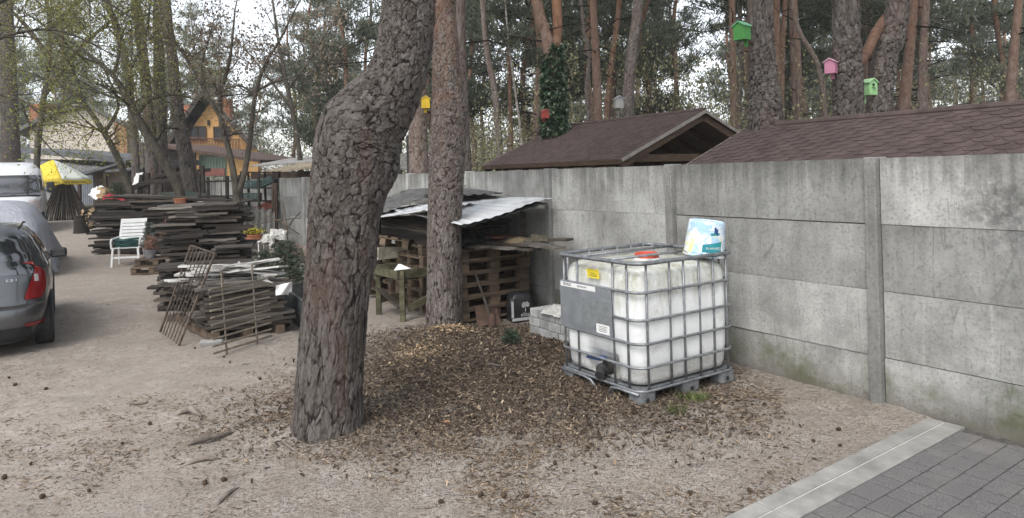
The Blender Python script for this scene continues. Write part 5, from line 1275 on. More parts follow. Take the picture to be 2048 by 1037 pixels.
MB().box(hp(417, 246, yY - .1) - o0, (.12, .15, .35)).build('wall_lamp', m_trimblk, h3)
p, q = hp(368, 299, yY - 1.0) - o0, hp(480, 303, yY - 1.0) - o0
bal = MB().hexa([p, q, q + Vector((0, 1.1, 0)), p + Vector((0, 1.1, 0)), p + UP * .14, q + UP * .14, q + Vector((0, 1.1, .14)), p + Vector((0, 1.1, .14))]).build('balcony', m_bbrown, h3)
for k in range(38): a = p.lerp(q, k / 37); MB().beam(a + UP * .12, a + UP * .78, .075, .03).build('slat', m_bbrown, bal)
MB().beam(p + UP * .78, q + UP * .78, .10, .06).build('handrail', m_bbrown, bal)
# green shed with brown edge roof
o0 = at(420, 340, 34); o0.z = 0
sh = thing('shed', 'pale green ribbed metal shed under a long brown edged roof', 'shed', o0)
def fn(u, v): px = 398 + 56 * u; p = at(px, 310 + 44 * v, 34) - o0; p.y += .025 * math.sin(u * 60); return p
m_grn = simple('pale_green_metal', (.26, .36, .29), (.36, .46, .38), 3, .55, .1, var=0)
MB().sheet(fn, 120, 2, .02).build('wall', m_grn, sh)
p, q = at(300, 292, 33) - o0, at(520, 326, 33) - o0; bk = Vector((.5, 6, .1))
MB().hexa([p, q, q + bk, p + bk] + [v + UP * .14 for v in (p, q, q + bk, p + bk)]).build('roof', simple('brown_edge_roof', (.06, .035, .027), (.11, .07, .055), 4, .8, .2, var=0), sh)
for k in range(5):
    a = at(275 + 26 * k, 302 + k * 4, 33.5) - o0; MB().box((a.x, a.y, a.z - .6), (.62, .1, 2.0)).build('plank_panel', m_old[k % 2], sh)
MB().box(at(425, 345, 33.2) - o0, (1.2, .1, .35)).build('red_panel', simple('faded_red', (.16, .06, .045), (.24, .10, .08), 5, .8, .2, var=0), sh)
# shed right with corrugated roofs, beyond the wall end
o0 = at(575, 345, 24); o0.z = 0
sd = thing('shed', 'low shed with two rusty beige corrugated roofs behind the bent pine', 'shed', o0)
for (a, c_, Y, amp) in (((500, 332), (642, 308), 25, .0), ((520, 345), (640, 318), 22.6, .02)):
    p, q = at(a[0], a[1], Y) - o0, at(c_[0], c_[1] + 14, Y) - o0; bk = Vector((.6, 2.6, .32))
    def fn(u, v): r = p.lerp(q, u) + bk * v; r.z += amp * math.sin(u * 130); return r
    MB().sheet(fn, 160, 2, .05).build('roof', simple('rusty_beige_sheet', (.26, .21, .15), (.42, .36, .27), 5, .8, .2, var=0) if amp else simple('grey_sheet', (.20, .19, .18), (.34, .33, .31), 5, .75, .2, var=0), sd)
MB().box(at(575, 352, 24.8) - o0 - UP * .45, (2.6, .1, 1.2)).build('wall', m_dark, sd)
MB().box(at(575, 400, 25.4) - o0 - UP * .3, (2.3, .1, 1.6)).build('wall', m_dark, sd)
# metal roofed shelter glimpsed between the trunks
o0 = at(795, 330, 24); o0.z = 0
s3 = thing('shed', 'grey ribbed roof glimpsed between the two big trunks above the wall', 'shed', o0)
p, q = at(770, 340, 24) - o0, at(830, 336, 24) - o0; bk = Vector((.2, 2.5, .65))
MB().sheet(lambda u, v: p.lerp(q, u) + bk * v + UP * .02 * math.sin(u * 50), 60, 2, .04).build('roof', m_corr_g, s3)
for u in (.05, .95): r_ = p.lerp(q, u); MB().beam((r_.x, r_.y, 0), r_, .1, .1).build('post', m_dark, s3)
for px in (797, 818):
    a = at(px, 345, 14.5); o = MB().beam((0, 0, 0), (0, 0, at(px, 272, 14.5).z), .07, .07).build('pole', m_trimblk); o.location = (a.x, a.y, 0); tag(o, 'dark slim pole standing behind the wall between the two big trunks', 'pole', 'poles between the big trunks')
# ------------------------------------------------------------------ white garden chair with a hose on it
m_wp = simple('white_plastic', (.60, .60, .58), (.70, .70, .68), 6, .45, .05, var=0)
ch = thing('garden_chair', 'white plastic reclining garden chair in front of the dark boards', 'chair', gp(248, 533) + Vector((.02, .15, 0)), math.radians(14))
MB().sheet(lambda u, v: (-.25 + .5 * u, -.22 + .48 * v, .40 + .02 * math.cos(v * 3)), 8, 8, .02).build('seat', m_wp, ch)
def bk_(u, v): return Vector((-.27 + .54 * u, .22 + .30 * v, .40 + .62 * v))
b = MB()
for u in (0, .93):
    for k in range(8): b.hexa([bk_(u, k / 8), bk_(u + .07, k / 8), bk_(u + .07, k / 8) + Vector((0, .03, 0)), bk_(u, k / 8) + Vector((0, .03, 0)), bk_(u, (k + 1) / 8), bk_(u + .07, (k + 1) / 8), bk_(u + .07, (k + 1) / 8) + Vector((0, .03, 0)), bk_(u, (k + 1) / 8) + Vector((0, .03, 0))])
for k in range(8):
    v0, v1 = .02 + k * .118, .02 + k * .118 + (.098 if k < 7 else .15)
    b.hexa([bk_(.06, v0), bk_(.94, v0), bk_(.94, v0) + Vector((0, .02, 0)), bk_(.06, v0) + Vector((0, .02, 0)), bk_(.06, v1), bk_(.94, v1), bk_(.94, v1) + Vector((0, .02, 0)), bk_(.06, v1) + Vector((0, .02, 0))])
b.build('backrest', m_wp, ch)
for x in (-.25, .25):
    for y, sp in ((-.20, -.03), (.22, .10)): MB().beam((x * 1.1, y + sp, 0), (x, y, .42), .05, .04).build('leg', m_wp, ch)
    MB().tube([(x * 1.12, -.2, .40), (x * 1.16, -.2, .56), (x * 1.16, -.14, .60), (x * 1.16, .2, .61), (x * 1.1, .34, .62)], .022, 8).build('armrest', m_wp, ch)
MB().beam((-.26, -.21, .2), (.26, -.21, .2), .03, .04).build('crossbar', m_wp, ch)
m_hose = simple('green_hose', (.012, .055, .05), (.025, .10, .085), 8, .45, .05, var=0)
pts = []
for k in range(420):
    a = k * .19; r = .20 + .05 * math.sin(k * .071); pts.append((r * math.cos(a) * 1.15 + .03 * math.sin(k * .05), r * math.sin(a) * .9 + .03 * math.cos(k * .043), .015 + .13 * (k / 420) + .035 * math.sin(k * .13)))
o = MB().tube(pts, .011, 6).build('garden_hose', m_hose, smooth=True); o.location = Vector(ch.location) + Vector((0, -.0, .43)); tag(o, 'coiled dark green garden hose lying on the white chair', 'hose')
# ------------------------------------------------------------------ pallets with flower pots
m_terra = simple('terracotta', (.26, .095, .05), (.36, .15, .085), 8, .85, .15, var=.1)
m_pot = simple('grey_pot', (.10, .10, .105), (.16, .16, .165), 8, .7, .1, var=0)
pc = gp(285, 548); 
for k, (dx, dy, rz) in enumerate(((.10, .25, .35), (.18, .32, .25))):
    o = put_pallet(pc + Vector((dx, dy, .0 + .15 * k)), rz, ('lower' if k == 0 else 'upper') + ' old broken pallet carrying the flower pots', 'pallets under the flower pots'); o.scale = (.72, .75, 1.0)
m_heath = leaf_mat('heather_bloom', [(0, (.10, .05, .035)), (.5, (.21, .12, .085)), (1, (.33, .21, .16))], .15)
m_leafg = leaf_mat('pot_leaves', [(0, (.03, .05, .02)), (1, (.12, .16, .06))], .2)
m_flower = leaf_mat('yellow_petals', [(0, (.45, .33, .02)), (1, (.75, .60, .06))], .2)
def pot(name, label, p, r, h, mat_, plant=None, n=300, hh=.2, group=None, dirs=None, size=.03):
    t = thing(name, label, 'flower pot', p, group=group)
    MB().lathe([(r * .72, 0), (r * .98, h * .86), (r * 1.06, h * .86), (r * 1.06, h), (r * .95, h), (r * .9, h * .85), (0, h * .85)], 24).build('pot', mat_, t)
    if plant:
        P = [(rnd.gauss(0, r * .5), rnd.gauss(0, r * .5), h + abs(rnd.gauss(0, hh * .5))) for _ in range(n)]
        D = [(q[0] * 3, q[1] * 3, .9) for q in P]; leaves('plant', P, size, .25, plant, t, dirs=D)['kind'] = 'stuff'
        b = MB()
        for _ in range(12): a = rnd.uniform(0, 6.28); b.tube([(0, 0, h * .8), (r * .6 * math.cos(a), r * .6 * math.sin(a), h + hh * .7)], .003, 4, cap=False)
        b.build('stalks', m_twig, t)
    return t
zp = .30 + .0
pot('flower_pot', 'grey square looking pot with pinkish dry heather on the broken pallets', pc + Vector((.12, .12, zp)), .11, .17, m_pot, m_heath, 900, .22, size=.035)
pot('flower_pot', 'dark pot with reddish heather behind on the broken pallets', pc + Vector((.30, .36, zp)), .11, .2, m_pot, m_heath, 800, .42, size=.035)
t = conifer_shrub('potted_conifer', 'small potted blue green conifer on the broken pallets next to the chair', 'potted conifer', pc + Vector((-.02, .34, zp + .12)), .62, .24, 34, mat_=leaf_mat('blue_spruce', [(0, (.035, .055, .05)), (1, (.14, .18, .15))], .1))
MB().lathe([(.09, -.14), (.12, .05), (.13, .05), (.13, .07), (.11, .07), (0, .05)], 20).build('pot', m_pot, t)
Z_A = 1.40
a = at(361, 414, 16.0); pot('flower_pot', 'terracotta flower pot on top of the plank stacks', a, .14, .20, m_terra)
a = at(402, 416, 15.5); pot('flower_pot', 'small white pot beside the long brown planter on the stacks', a, .06, .14, m_wp)
pl = thing('planter', 'long brown planter box on the plank stacks behind the trellis', 'planter', at(421, 420, 15.3), .1); MB().hexa([(-.26, -.08, 0), (.26, -.08, 0), (.26, .08, 0), (-.26, .08, 0), (-.31, -.1, .18), (.31, -.1, .18), (.31, .1, .18), (-.31, .1, .18)]).build('box', simple('brown_planter', (.06, .035, .028), (.10, .06, .05), 8, .6, .1, var=0), pl, bevel=.01)
MB().box((0, 0, .172), (.60, .19, .02)).build('rim', m_trimblk, pl)
# trellis
tr = thing('trellis', 'dark wooden trellis with thin wires standing behind the board stacks', 'trellis', (at(440, 440, 17.5).x, 17.5, .1)); ob = Vector(tr.location)
for px, y0, w_ in ((399, 352, .05), (416, 355, .06), (454, 352, .07), (479, 350, .05)):
    a = at(px, 450, 17.5) - ob; a.z = 0; MB().beam(a, at(px, y0, 17.5) - ob, w_, w_).build('post', m_old[1], tr)
for y in (364, 394, 432): MB().beam(at(396, y, 17.45) - ob, at(482, y - 2, 17.45) - ob, .05, .04).build('rail', m_old[1], tr)
for px in (430, 442, 468): MB().tube([at(px, 350, 17.46) - ob, at(px, 450, 17.46) - ob], .008, 4).build('wire', m_iron, tr)
# flower table
ft = thing('side_table', 'small thin legged table holding the bowl of yellow flowers', 'table', (at(507, 485, 14).x, 14.0, 0)); ob = Vector(ft.location)
zt_ = at(507, 483, 14).z
MB().box((0, 0, zt_), (.38, .34, .02)).build('table_top', m_white, ft, bevel=.004)
for sx in (-1, 1):
    for sy in (-1, 1): MB().tube([(sx * .15, sy * .14, zt_), (sx * .16, sy * .15, 0)], .010, 6).build('leg', m_white, ft)
t = fb_ = pot('flower_bowl', 'terracotta bowl of yellow flowers on the thin legged table', ob + UP * (zt_ + .01), .17, .13, m_terra, m_leafg, 500, .10, size=.04)
P = [(rnd.gauss(0, .08), rnd.gauss(0, .07), .15 + abs(rnd.gauss(0, .045))) for _ in range(420)]; leaves('flowers', P, .03, .45, m_flower, t)['kind'] = 'stuff'
# shelf with crates
sY = 19.0
shf = thing('shelf_rack', 'dark open rack holding green crates at the far end of the yard', 'rack', (at(515, 400, sY).x, sY, 0)); ob = Vector(shf.location)
for px in (484, 518, 548):
    for dy in (0, .5): a = at(px, 400, sY) - ob; MB().beam((a.x, dy, 0), (a.x, dy, at(px, 343, sY).z), .05, .05).build('post', m_old[1], shf)
for y in (346, 378, 404, 428): a, c = at(482, y, sY) - ob, at(550, y, sY) - ob; MB().hexa([a, c, c + Vector((0, .5, 0)), a + Vector((0, .5, 0)), a + UP * .03, c + UP * .03, c + Vector((0, .5, .03)), a + Vector((0, .5, .03))]).build('shelf', m_old[1], shf)
m_crate = simple('green_crate', (.03, .055, .05), (.06, .10, .09), 8, .6, .1, var=.1); m_crater = simple('red_crate', (.12, .03, .022), (.18, .05, .035), 8, .6, .1, var=0)
def crate(label, p, rz, mat_, s=(.52, .34, .2), rx=0.0, group=None):
    t = thing('crate', label, 'crate', p, group=group, rot=(0, rx, rz)); x, y, z = s[0] / 2, s[1] / 2, s[2]
    b = MB().box((0, 0, .01), (s[0], s[1], .015)); b.build('bottom', mat_, t)
    for sx, sy, nm in ((1, 0, 'end'), (-1, 0, 'end'), (0, 1, 'side'), (0, -1, 'side')):
        b = MB()
        for q, hh in ((.035, .05), (.10, .04), (z - .03, .06)):
            if sx: b.box((sx * x, 0, q), (.015, s[1], hh))
            else: b.box((0, sy * y, q), (s[0], .015, hh))
        for k in range(5):
            if sx: b.box((sx * x * .985, -y + s[1] * k / 4, z / 2), (.012, .02, z * .9))
            else: b.box((-x + s[0] * k / 4, sy * y * .985, z / 2), (.02, .012, z * .9))
        b.build(nm, mat_, t)
    return t
for px, y, lb, mm, rx in ((501, 376, 'dark green crate on the upper left of the rack', m_crate, 0), (501, 401, 'dark green crate on the lower left of the rack', m_crate, 0), (532, 372, 'green crate tilted forward at the right of the rack', m_crate, -.35), (535, 420, 'red crate tilted below the green one on the rack', m_crater, -.35)):
    crate(lb, at(px, y, sY + .2), .1, mm, rx=rx)
for k in range(3):
    a = at(541 + k * 6, 440, 18.6); a.z = gz(a.x, a.y); o = MB().beam((0, 0, 0), at(547 + k * 3, 368, 19.0) - a, .10, .03).build('dark_plank', m_frame); o.location = a; tag(o, 'dark brown plank leaning upright beside the crate rack', 'plank', 'planks beside the rack')
for k in range(3):
    def fn(u, v, k=k): p = at(470 + k * 8 + 62 * u, 470 - 62 * v + 16 * u, 17.2 - .1 * k + .5 * v); p.z += .05 * math.sin(u * 5 * 2 * PI); p.y += .05 * math.cos(u * 5 * 2 * PI); return p
    o = MB().sheet(fn, 50, 4, .008).build('corrugated_sheet', m_corr_g); tag(o, 'grey fibre cement sheet leaning behind the forked tree', 'corrugated sheet', 'fibre cement sheets behind the forked tree')
# bits of junk: crossed rusty bars, pipes, white bags
for k, (a, c) in enumerate((((500, 452), (602, 436)), ((530, 430), (600, 470)), ((566, 405), (575, 470)), ((572, 462), (600, 425)), ((566, 440), (578, 490)))):
    o = MB().tube([at(a[0], a[1], 14.5), at((a[0] + c[0]) / 2, (a[1] + c[1]) / 2 - 3, 14.3), at(c[0], c[1], 14.2)], .013, 6).build('rusty_bar', m_iron); tag(o, 'thin rusty bar crossing others in the planting bed', 'bar', 'rusty bars in the planting bed')
for k in range(5):
    a, c = gp(560 + 4 * k, 478 + 7 * k, .12), gp(620, 500 + 3 * k, .2); o = MB().tube([Vector((0, 0, 0)), c - a], .035, 8).build('pipe', simple('faded_pipe_%s' % 'abcde'[k], (.16, .10, .085), (.26, .19, .17), 6, .7, .2, var=.1)); o.location = a; tag(o, 'old pipe lying in the planting bed near the wall', 'pipe', 'pipes in the planting bed')
for k, (px, py, s) in enumerate(((535, 478, .28), (556, 470, .32), (548, 494, .24))):
    o = crumple('plastic_bag', (s, s * .8), .07, m_bag, at(px, py, 14.0), k * 1.3, 11.5 + k); o.rotation_euler = (.9, .2 * k, .4 * k); tag(o, ('upper left', 'largest', 'lowest')[k] + ' crumpled white bag among the rusty bars', 'plastic bag')
conifer_shrub('fir_shrub', 'low spreading fir shrub in the bed left of the bent pine', 'shrub', gp(572, 585), .85, .75, 70, droop=.3)
conifer_shrub('fir_shrub', 'small thin fir seedling before the flower table', 'shrub', gp(528, 560), .55, .3, 36, droop=.1)
conifer_shrub('fir_shrub', 'small bushy fir behind the long plank stack', 'shrub', at(236, 420, 20.5) - UP * .3, 1.15, .62, 70, droop=.1)
conifer_shrub('weed_tuft', 'small dark green fir sprig in the bark chips', 'seedling', gs(1022, 690), .14, .12, 18, droop=.0)
# grass tufts by the tank foot
m_grass = leaf_mat('grass_blade', [(0, (.06, .08, .025)), (1, (.16, .19, .07))], .2)
for k, (px, py, lb) in enumerate(((1372, 800, 'thin grass tuft at the middle foot of the tank'), (1400, 803, 'second thin grass tuft right of the tank middle foot'), (1350, 828, 'short grass tuft in front of the tank'))):
    P = [(rnd.gauss(0, .035), rnd.gauss(0, .025), 0) for _ in range(70)]; o = leaves('grass_tuft', P, .085, .035, m_grass, dirs=[(rnd.gauss(0, .6), rnd.gauss(0, .6), .8) for _ in P]); o.location = gs(px, py); tag(o, lb, 'grass tuft')
# ------------------------------------------------------------------ chopping block, split logs, cloths
m_end = simple('cut_wood', (.30, .20, .11), (.46, .34, .20), 12, .85, .2, var=.2)
st = thing('chopping_block', 'short dark tree stump standing on the path by the board stack', 'stump', gs(163, 467)); MB().lathe([(.24, 0), (.22, .1), (.20, .5), (.21, .58)], 22, cap=False).build('bark', m_old[1], st, smooth=True); MB().lathe([(0, .57), (.20, .575)], 22, cap=False).build('cut_face', m_old[0], st)
for k in range(22):
    p = at(178 + rnd.uniform(-8, 16), 452 - rnd.uniform(0, 34), 22.3 + rnd.uniform(0, .6)); L = rnd.uniform(.28, .36); r = rnd.uniform(.07, .12)
    lg = thing('split_log', 'split firewood log with pale cut face behind the chopping block', 'log', p, group='split logs by the chopping block', rot=(PI / 2 + rnd.uniform(-.3, .3), rnd.uniform(0, 6.28), rnd.uniform(-.8, .8)))
    poly = [(r * math.cos(a), r * math.sin(a)) for a in (0, .5, 1.0, 1.5, 2.0)] + [(0, 0)]
    MB().prism(poly, (0, 0, -L / 2), (1, 0, 0), (0, 1, 0), (0, 0, L)).build('wood', m_old[0], lg); MB().prism([(x * .97, y * .97) for x, y in poly], (0, 0, L / 2), (1, 0, 0), (0, 1, 0), (0, 0, .004)).build('cut_face', m_end, lg)
def drape(name, label, cat, mat_, corners, seed, amp=.10):
    A, B, C_, D = [Vector(c) for c in corners]; o_ = (A + C_) / 2
    def fn(u, v): p = (A * (1 - u) + B * u) * (1 - v) + (D * (1 - u) + C_ * u) * v; p += Vector((0, -.6, 1)) * amp * ((float(fbm(np.float64(u * 3.5 + seed), np.float64(v * 3.5), np.float64(seed), 3)) - .5) * 2 + .9 * math.sin(PI * u) * math.sin(PI * v)); return p - o_
    o = MB().sheet(fn, 22, 16, .008).build(name, mat_, smooth=True); o.location = o_; return tag(o, label, cat)
m_red = simple('red_cloth', (.22, .012, .018), (.32, .03, .035), 9, .8, .4, var=0)
drape('white_tarp', 'white tarpaulin heaped on the firewood near the parasol', 'tarpaulin', m_white, (at(178, 394, 22), at(212, 392, 22), at(224, 378, 22.8), at(192, 372, 22.8)), 2.0, .16)
drape('red_cloth', 'red cloth bundle on top of the long plank stack', 'cloth', m_red, (at(204, 398, 18.5), at(254, 402, 18.5), at(236, 393, 19), at(212, 389, 19)), 3.0, .07)
drape('white_tarp', 'white sheet hanging over a beam behind the slanting trunks', 'tarpaulin', m_white, (at(264, 372, 25), at(276, 368, 25), at(288, 346, 25.2), at(272, 346, 25.2)), 4.0, .08)
for k in range(7):
    o = MB().prism([(0, 0), (.16, 0), (.14, .09), (.03, .1)], (0, 0, 0), (1, 0, 0), (0, 0, 1), (0, .4, 0)).build('firewood_piece', m_end); o.location = at(192 + rnd.uniform(-3, 12), 397 - k * 2.6, 21.6); o.rotation_euler = (0, 0, rnd.uniform(-.5, .5)); tag(o, 'pale piece of split firewood under the white tarpaulin', 'firewood', 'firewood under the white tarpaulin')
# dark beams / rough pergola
pg = thing('timber_frame', 'rough dark timber frame with long beams behind the plank stacks', 'timber frame', (at(330, 400, 24).x, 24, gz(-10, 24))); ob = Vector(pg.location)
for (a, c, w_) in (((262, 378), (352, 344), .16), ((280, 368), (402, 352), .14), ((310, 352), (420, 340), .12)): MB().beam(at(a[0], a[1], 23.9) - ob, at(c[0], c[1], 24.1) - ob, w_, w_).build('beam', m_old[1], pg)
for (a, c) in (((292, 400), (296, 346)), ((318, 402), (322, 340)), ((352, 405), (350, 335)), ((410, 400), (404, 332)), ((270, 396), (284, 350))): q = at(a[0], a[1], 24) - ob; q.z = 0; MB().beam(q, at(c[0], c[1], 24) - ob, .12, .12).build('post', m_old[1], pg)
o = MB().hexa([at(318, 402, 19.5), at(420, 408, 18.5), at(420, 408, 18.5) + Vector((.3, 1, 0)), at(318, 402, 19.5) + Vector((.3, 1, 0)), at(318, 386, 19.5), at(420, 402, 18.5), at(420, 400, 18.5) + Vector((.3, 1, 0)), at(318, 384, 19.5) + Vector((.3, 1, 0))]).build('cold_frame', simple('dark_green_box', (.02, .03, .02), (.045, .06, .04), 5, .7, .2, var=0)); tag(o, 'low dark green box with pale edge behind the plank stacks', 'cold frame')
# ------------------------------------------------------------------ cone of planks under a parasol
tc = gp(131, 440, .4); tY = tc.y; AP = Vector((tc.x + .02, tY, 2.45)); g0 = gz(tc.x, tY)
for k in range(72):
    a = k * 2.399; r = .80 + rnd.uniform(-.08, .1); p = Vector((tc.x + r * math.cos(a), tY + r * math.sin(a), g0)); L = rnd.uniform(.80, 1.02)
    top = p.lerp(AP, L) + Vector((rnd.gauss(0, .03), rnd.gauss(0, .03), 0))
    o = MB().beam((0, 0, 0), top - p, rnd.uniform(.08, .12), .025, j=.004).build('plank', (m_pal, m_old[2], m_old[2], m_old[0])[k % 4]); o.location = p
    tag(o, 'brown plank leaning with others in a cone under the parasol', 'plank', 'planks leaning in a cone under the parasol')
m_py = simple('yellow_canvas', (.62, .46, .03), (.74, .58, .08), 3, .8, .15, var=.05); m_pw = simple('pale_canvas', (.50, .53, .47), (.62, .64, .58), 3, .8, .15, var=.05)
uc = at(107, 340, tY - .15); um = thing('parasol', 'yellow and white market parasol with lettered fringe over the cone of planks', 'parasol', (uc.x, uc.y, gz(uc.x, uc.y)), 0.0); uz = um.location.z
ztop, zrim, R_ = at(107, 320, tY).z - uz, at(107, 362, tY).z - uz + .04, 1.38
MB().tube([(0, 0, 0), (0, 0, ztop - .05)], .025, 8).build('pole', m_trimblk, um)
A0 = math.radians(-45)
for k in range(8):
    a, c = A0 + k * PI / 4, A0 + (k + 1) * PI / 4; yel = k in (6, 7, 4)
    def f(u, v): p = Vector((math.cos(a), math.sin(a), 0)).lerp(Vector((math.cos(c), math.sin(c), 0)), u) * R_ * v; return (p.x, p.y, ztop - (ztop - zrim) * (v ** 1.15) - .04 * math.sin(PI * u) * v)
    pn = MB().sheet(f, 6, 8, .004).build('panel', m_py if yel else m_pw, um, smooth=True)
    MB().sheet(lambda u, v: (f(u, 1)[0] * (1 + .01 * v), f(u, 1)[1] * (1 + .01 * v), f(u, 1)[2] - .17 * v - .03 * math.sin(u * PI * 3) ** 2 * v), 10, 3, .003).build('valance', m_py, pn)
    if k in (7, 0):
        m_ = Vector(f(.5, 1)) * 1.0; tx = Vector((math.cos(c) - math.cos(a), math.sin(c) - math.sin(a), 0)); nv_ = Vector((math.cos((a + c) / 2), math.sin((a + c) / 2), 0))
        text_obj('NED WARZYWA', .125, m_ink, pn, basis(Vector((m_.x, m_.y, m_.z - .09)) + nv_ * .035, tx, (0, 0, 1)), depth=.002)
# ------------------------------------------------------------------ cones, sticks and roots on the sand
m_cone = simple('pine_cone', (.03, .02, .013), (.09, .06, .04), 30, .9, .5, var=.2)
b = MB(); nr = 7; vs = []
for i in range(nr):
    for t in range(10): r = .021 * math.sin(PI * (i + .6) / (nr + .3)) ** .7 * (1.0 if (t + i) % 2 else .72); vs.append((r * math.cos(2 * PI * t / 10), r * math.sin(2 * PI * t / 10), .048 * i / (nr - 1) - .024))
fs = [(i * 10 + t, i * 10 + (t + 1) % 10, (i + 1) * 10 + (t + 1) % 10, (i + 1) * 10 + t) for i in range(nr - 1) for t in range(10)] + [tuple(range(9, -1, -1)), tuple((nr - 1) * 10 + t for t in range(10))]
pcn = b.add(vs, fs).build('pine_cone', m_cone)
spots = [(962, 994), (1008, 996), (882, 1007), (1190, 938), (1052, 996), (1192, 950), (1190, 1010), (410, 969), (448, 963), (18, 758), (30, 772), (92, 780), (448, 716), (460, 727), (390, 698), (1677, 862), (1680, 894), (1627, 885), (1290, 870), (62, 931), (85, 997), (178, 985), (9, 958), (1110, 930), (520, 760), (1500, 985), (1380, 990), (980, 860), (245, 890), (300, 850)]
for k, (px, py) in enumerate(spots):
    o = pcn if k == 0 else pcn.copy()
    if k: COL.objects.link(o)
    p = gs(px, py); o.location = p + UP * .012; o.rotation_euler = (rnd.uniform(1.0, 2.1), rnd.uniform(-.4, .4), rnd.uniform(0, 6.28)); s = rnd.uniform(.5, .85); o.scale = (s, s, s); tag(o, 'small dark pine cone lying on the sand', 'pine cone', 'pine cones on the sand')
m_stick = simple('grey_stick', (.11, .09, .075), (.23, .20, .17), 12, .9, .4, stretch=(1, 1, 1), var=.2)
sticks = [((358, 935), (442, 917), .018, 'thick grey stick half sunk in the sand'), ((366, 893), (470, 864), .022, 'long grey root surfacing in the sand left of the bent pine'), ((345, 832), (405, 832), .028, 'knobbly root surfacing left of the bent pine, above the longer root'), ((252, 808), (300, 805), .012, 'short stick on the sandy path'), ((480, 732), (500, 728), .008, 'small dark stick near the front stack'), ((842, 926), (868, 924), .012, 'short dark piece of bark in front of the chips'), ((345, 963), (368, 975), .006, 'thin broken twig by the grey stick'), ((1690, 905), (1706, 900), .004, 'tiny curved twig beside the kerb'), ((650, 1015), (690, 1028), .006, 'pale splinter of wood at the bottom of the picture'), ((1262, 868), (1300, 858), .008, 'thin twig before the tank'), ((1540, 782), (1575, 776), .007, 'dark twig at the foot of the wall'), ((480, 975), (430, 1015), .014, 'faint root ridge in the sand near the bottom'), ((1010, 735), (975, 725), .006, 'pale splinter on the bark chips'), ((560, 880), (600, 905), .012, 'pale root stub by the foot of the bent pine')]
for (a, c, r, lb) in sticks:
    p, q = gs(*a), gs(*c); m_ = (p + q) / 2 + Vector((rnd.gauss(0, .015), rnd.gauss(0, .03), r * .9)); o = MB().tube([p - m_ + UP * -.004, (p - m_) * .5 + Vector((0, .012, r * .3)), Vector((0, 0, r * .5)), (q - m_) * .5 + Vector((0, -.01, r * .3)), q - m_ + UP * -.004], [r * .35, r * .8, r, r * .75, r * .25], 7).build('root' if 'root' in lb else 'stick', m_stick, smooth=True); o.location = m_; tag(o, lb, 'root' if 'root' in lb else 'stick')
pch = [((892, 847), (.055, .03), (.40, .23, .14), 'orange brown bark flake on the chips in front'), ((645, 1), (0, 0), None, None)]
o = crumple('bark_flake', (.06, .035), .01, simple('orange_bark', (.28, .14, .08), (.42, .25, .15), 20, .9, .3, var=0), gs(892, 847) + UP * .005, .2, 7.7, nu=10, nv=8); tag(o, 'orange brown bark flake in front of the chip heap', 'bark flake')
# ------------------------------------------------------------------ pines and the wood behind the wall
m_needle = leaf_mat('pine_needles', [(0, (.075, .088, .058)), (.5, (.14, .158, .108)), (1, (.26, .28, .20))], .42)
m_olive = leaf_mat('spring_leaves', [(0, (.10, .10, .036)), (.6, (.21, .205, .078)), (1, (.36, .35, .13))], .45)
m_lime = leaf_mat('lime_leaves', [(0, (.14, .15, .03)), (1, (.38, .38, .10))], .35)
m_catkin = leaf_mat('tan_catkins', [(0, (.12, .09, .065)), (1, (.30, .245, .19))], .2)
m_ivy = leaf_mat('ivy_leaves', [(0, (.02, .04, .02)), (.6, (.05, .085, .045)), (1, (.17, .21, .14))], .1, .3)
m_dec = simple('dark_deciduous_bark', (.032, .028, .021), (.09, .078, .060), 9, .9, .4, stretch=(1, 1, .5), var=.15)
m_birch = simple('pale_birch_bark', (.16, .14, .12), (.42, .39, .35), 7, .85, .3, stretch=(1, 1, 2), var=.15)
def needle_tufts(C, n_per, L, w, out):
    """needle blades in tufts at the points C; out: rough outward direction per tuft"""
    C = np.repeat(np.asarray(C, float), n_per, 0); D = np.repeat(np.asarray(out, float), n_per, 0); n = len(C)
    d = D * .8 + rng.normal(0, .55, (n, 3)); d /= np.linalg.norm(d, axis=1)[:, None]
    sd = np.cross(d, rng.normal(0, 1, (n, 3))); sd /= np.linalg.norm(sd, axis=1)[:, None]
    l = rng.uniform(.6, 1.2, n)[:, None] * L; C = C + rng.normal(0, L * .3, (n, 3))
    V = np.stack([C - sd * w, C + sd * w, C + d * l + sd * w * .5, C + d * l - sd * w * .5], 1).reshape(-1, 3)
    return V, np.arange(4 * n).reshape(-1, 4)
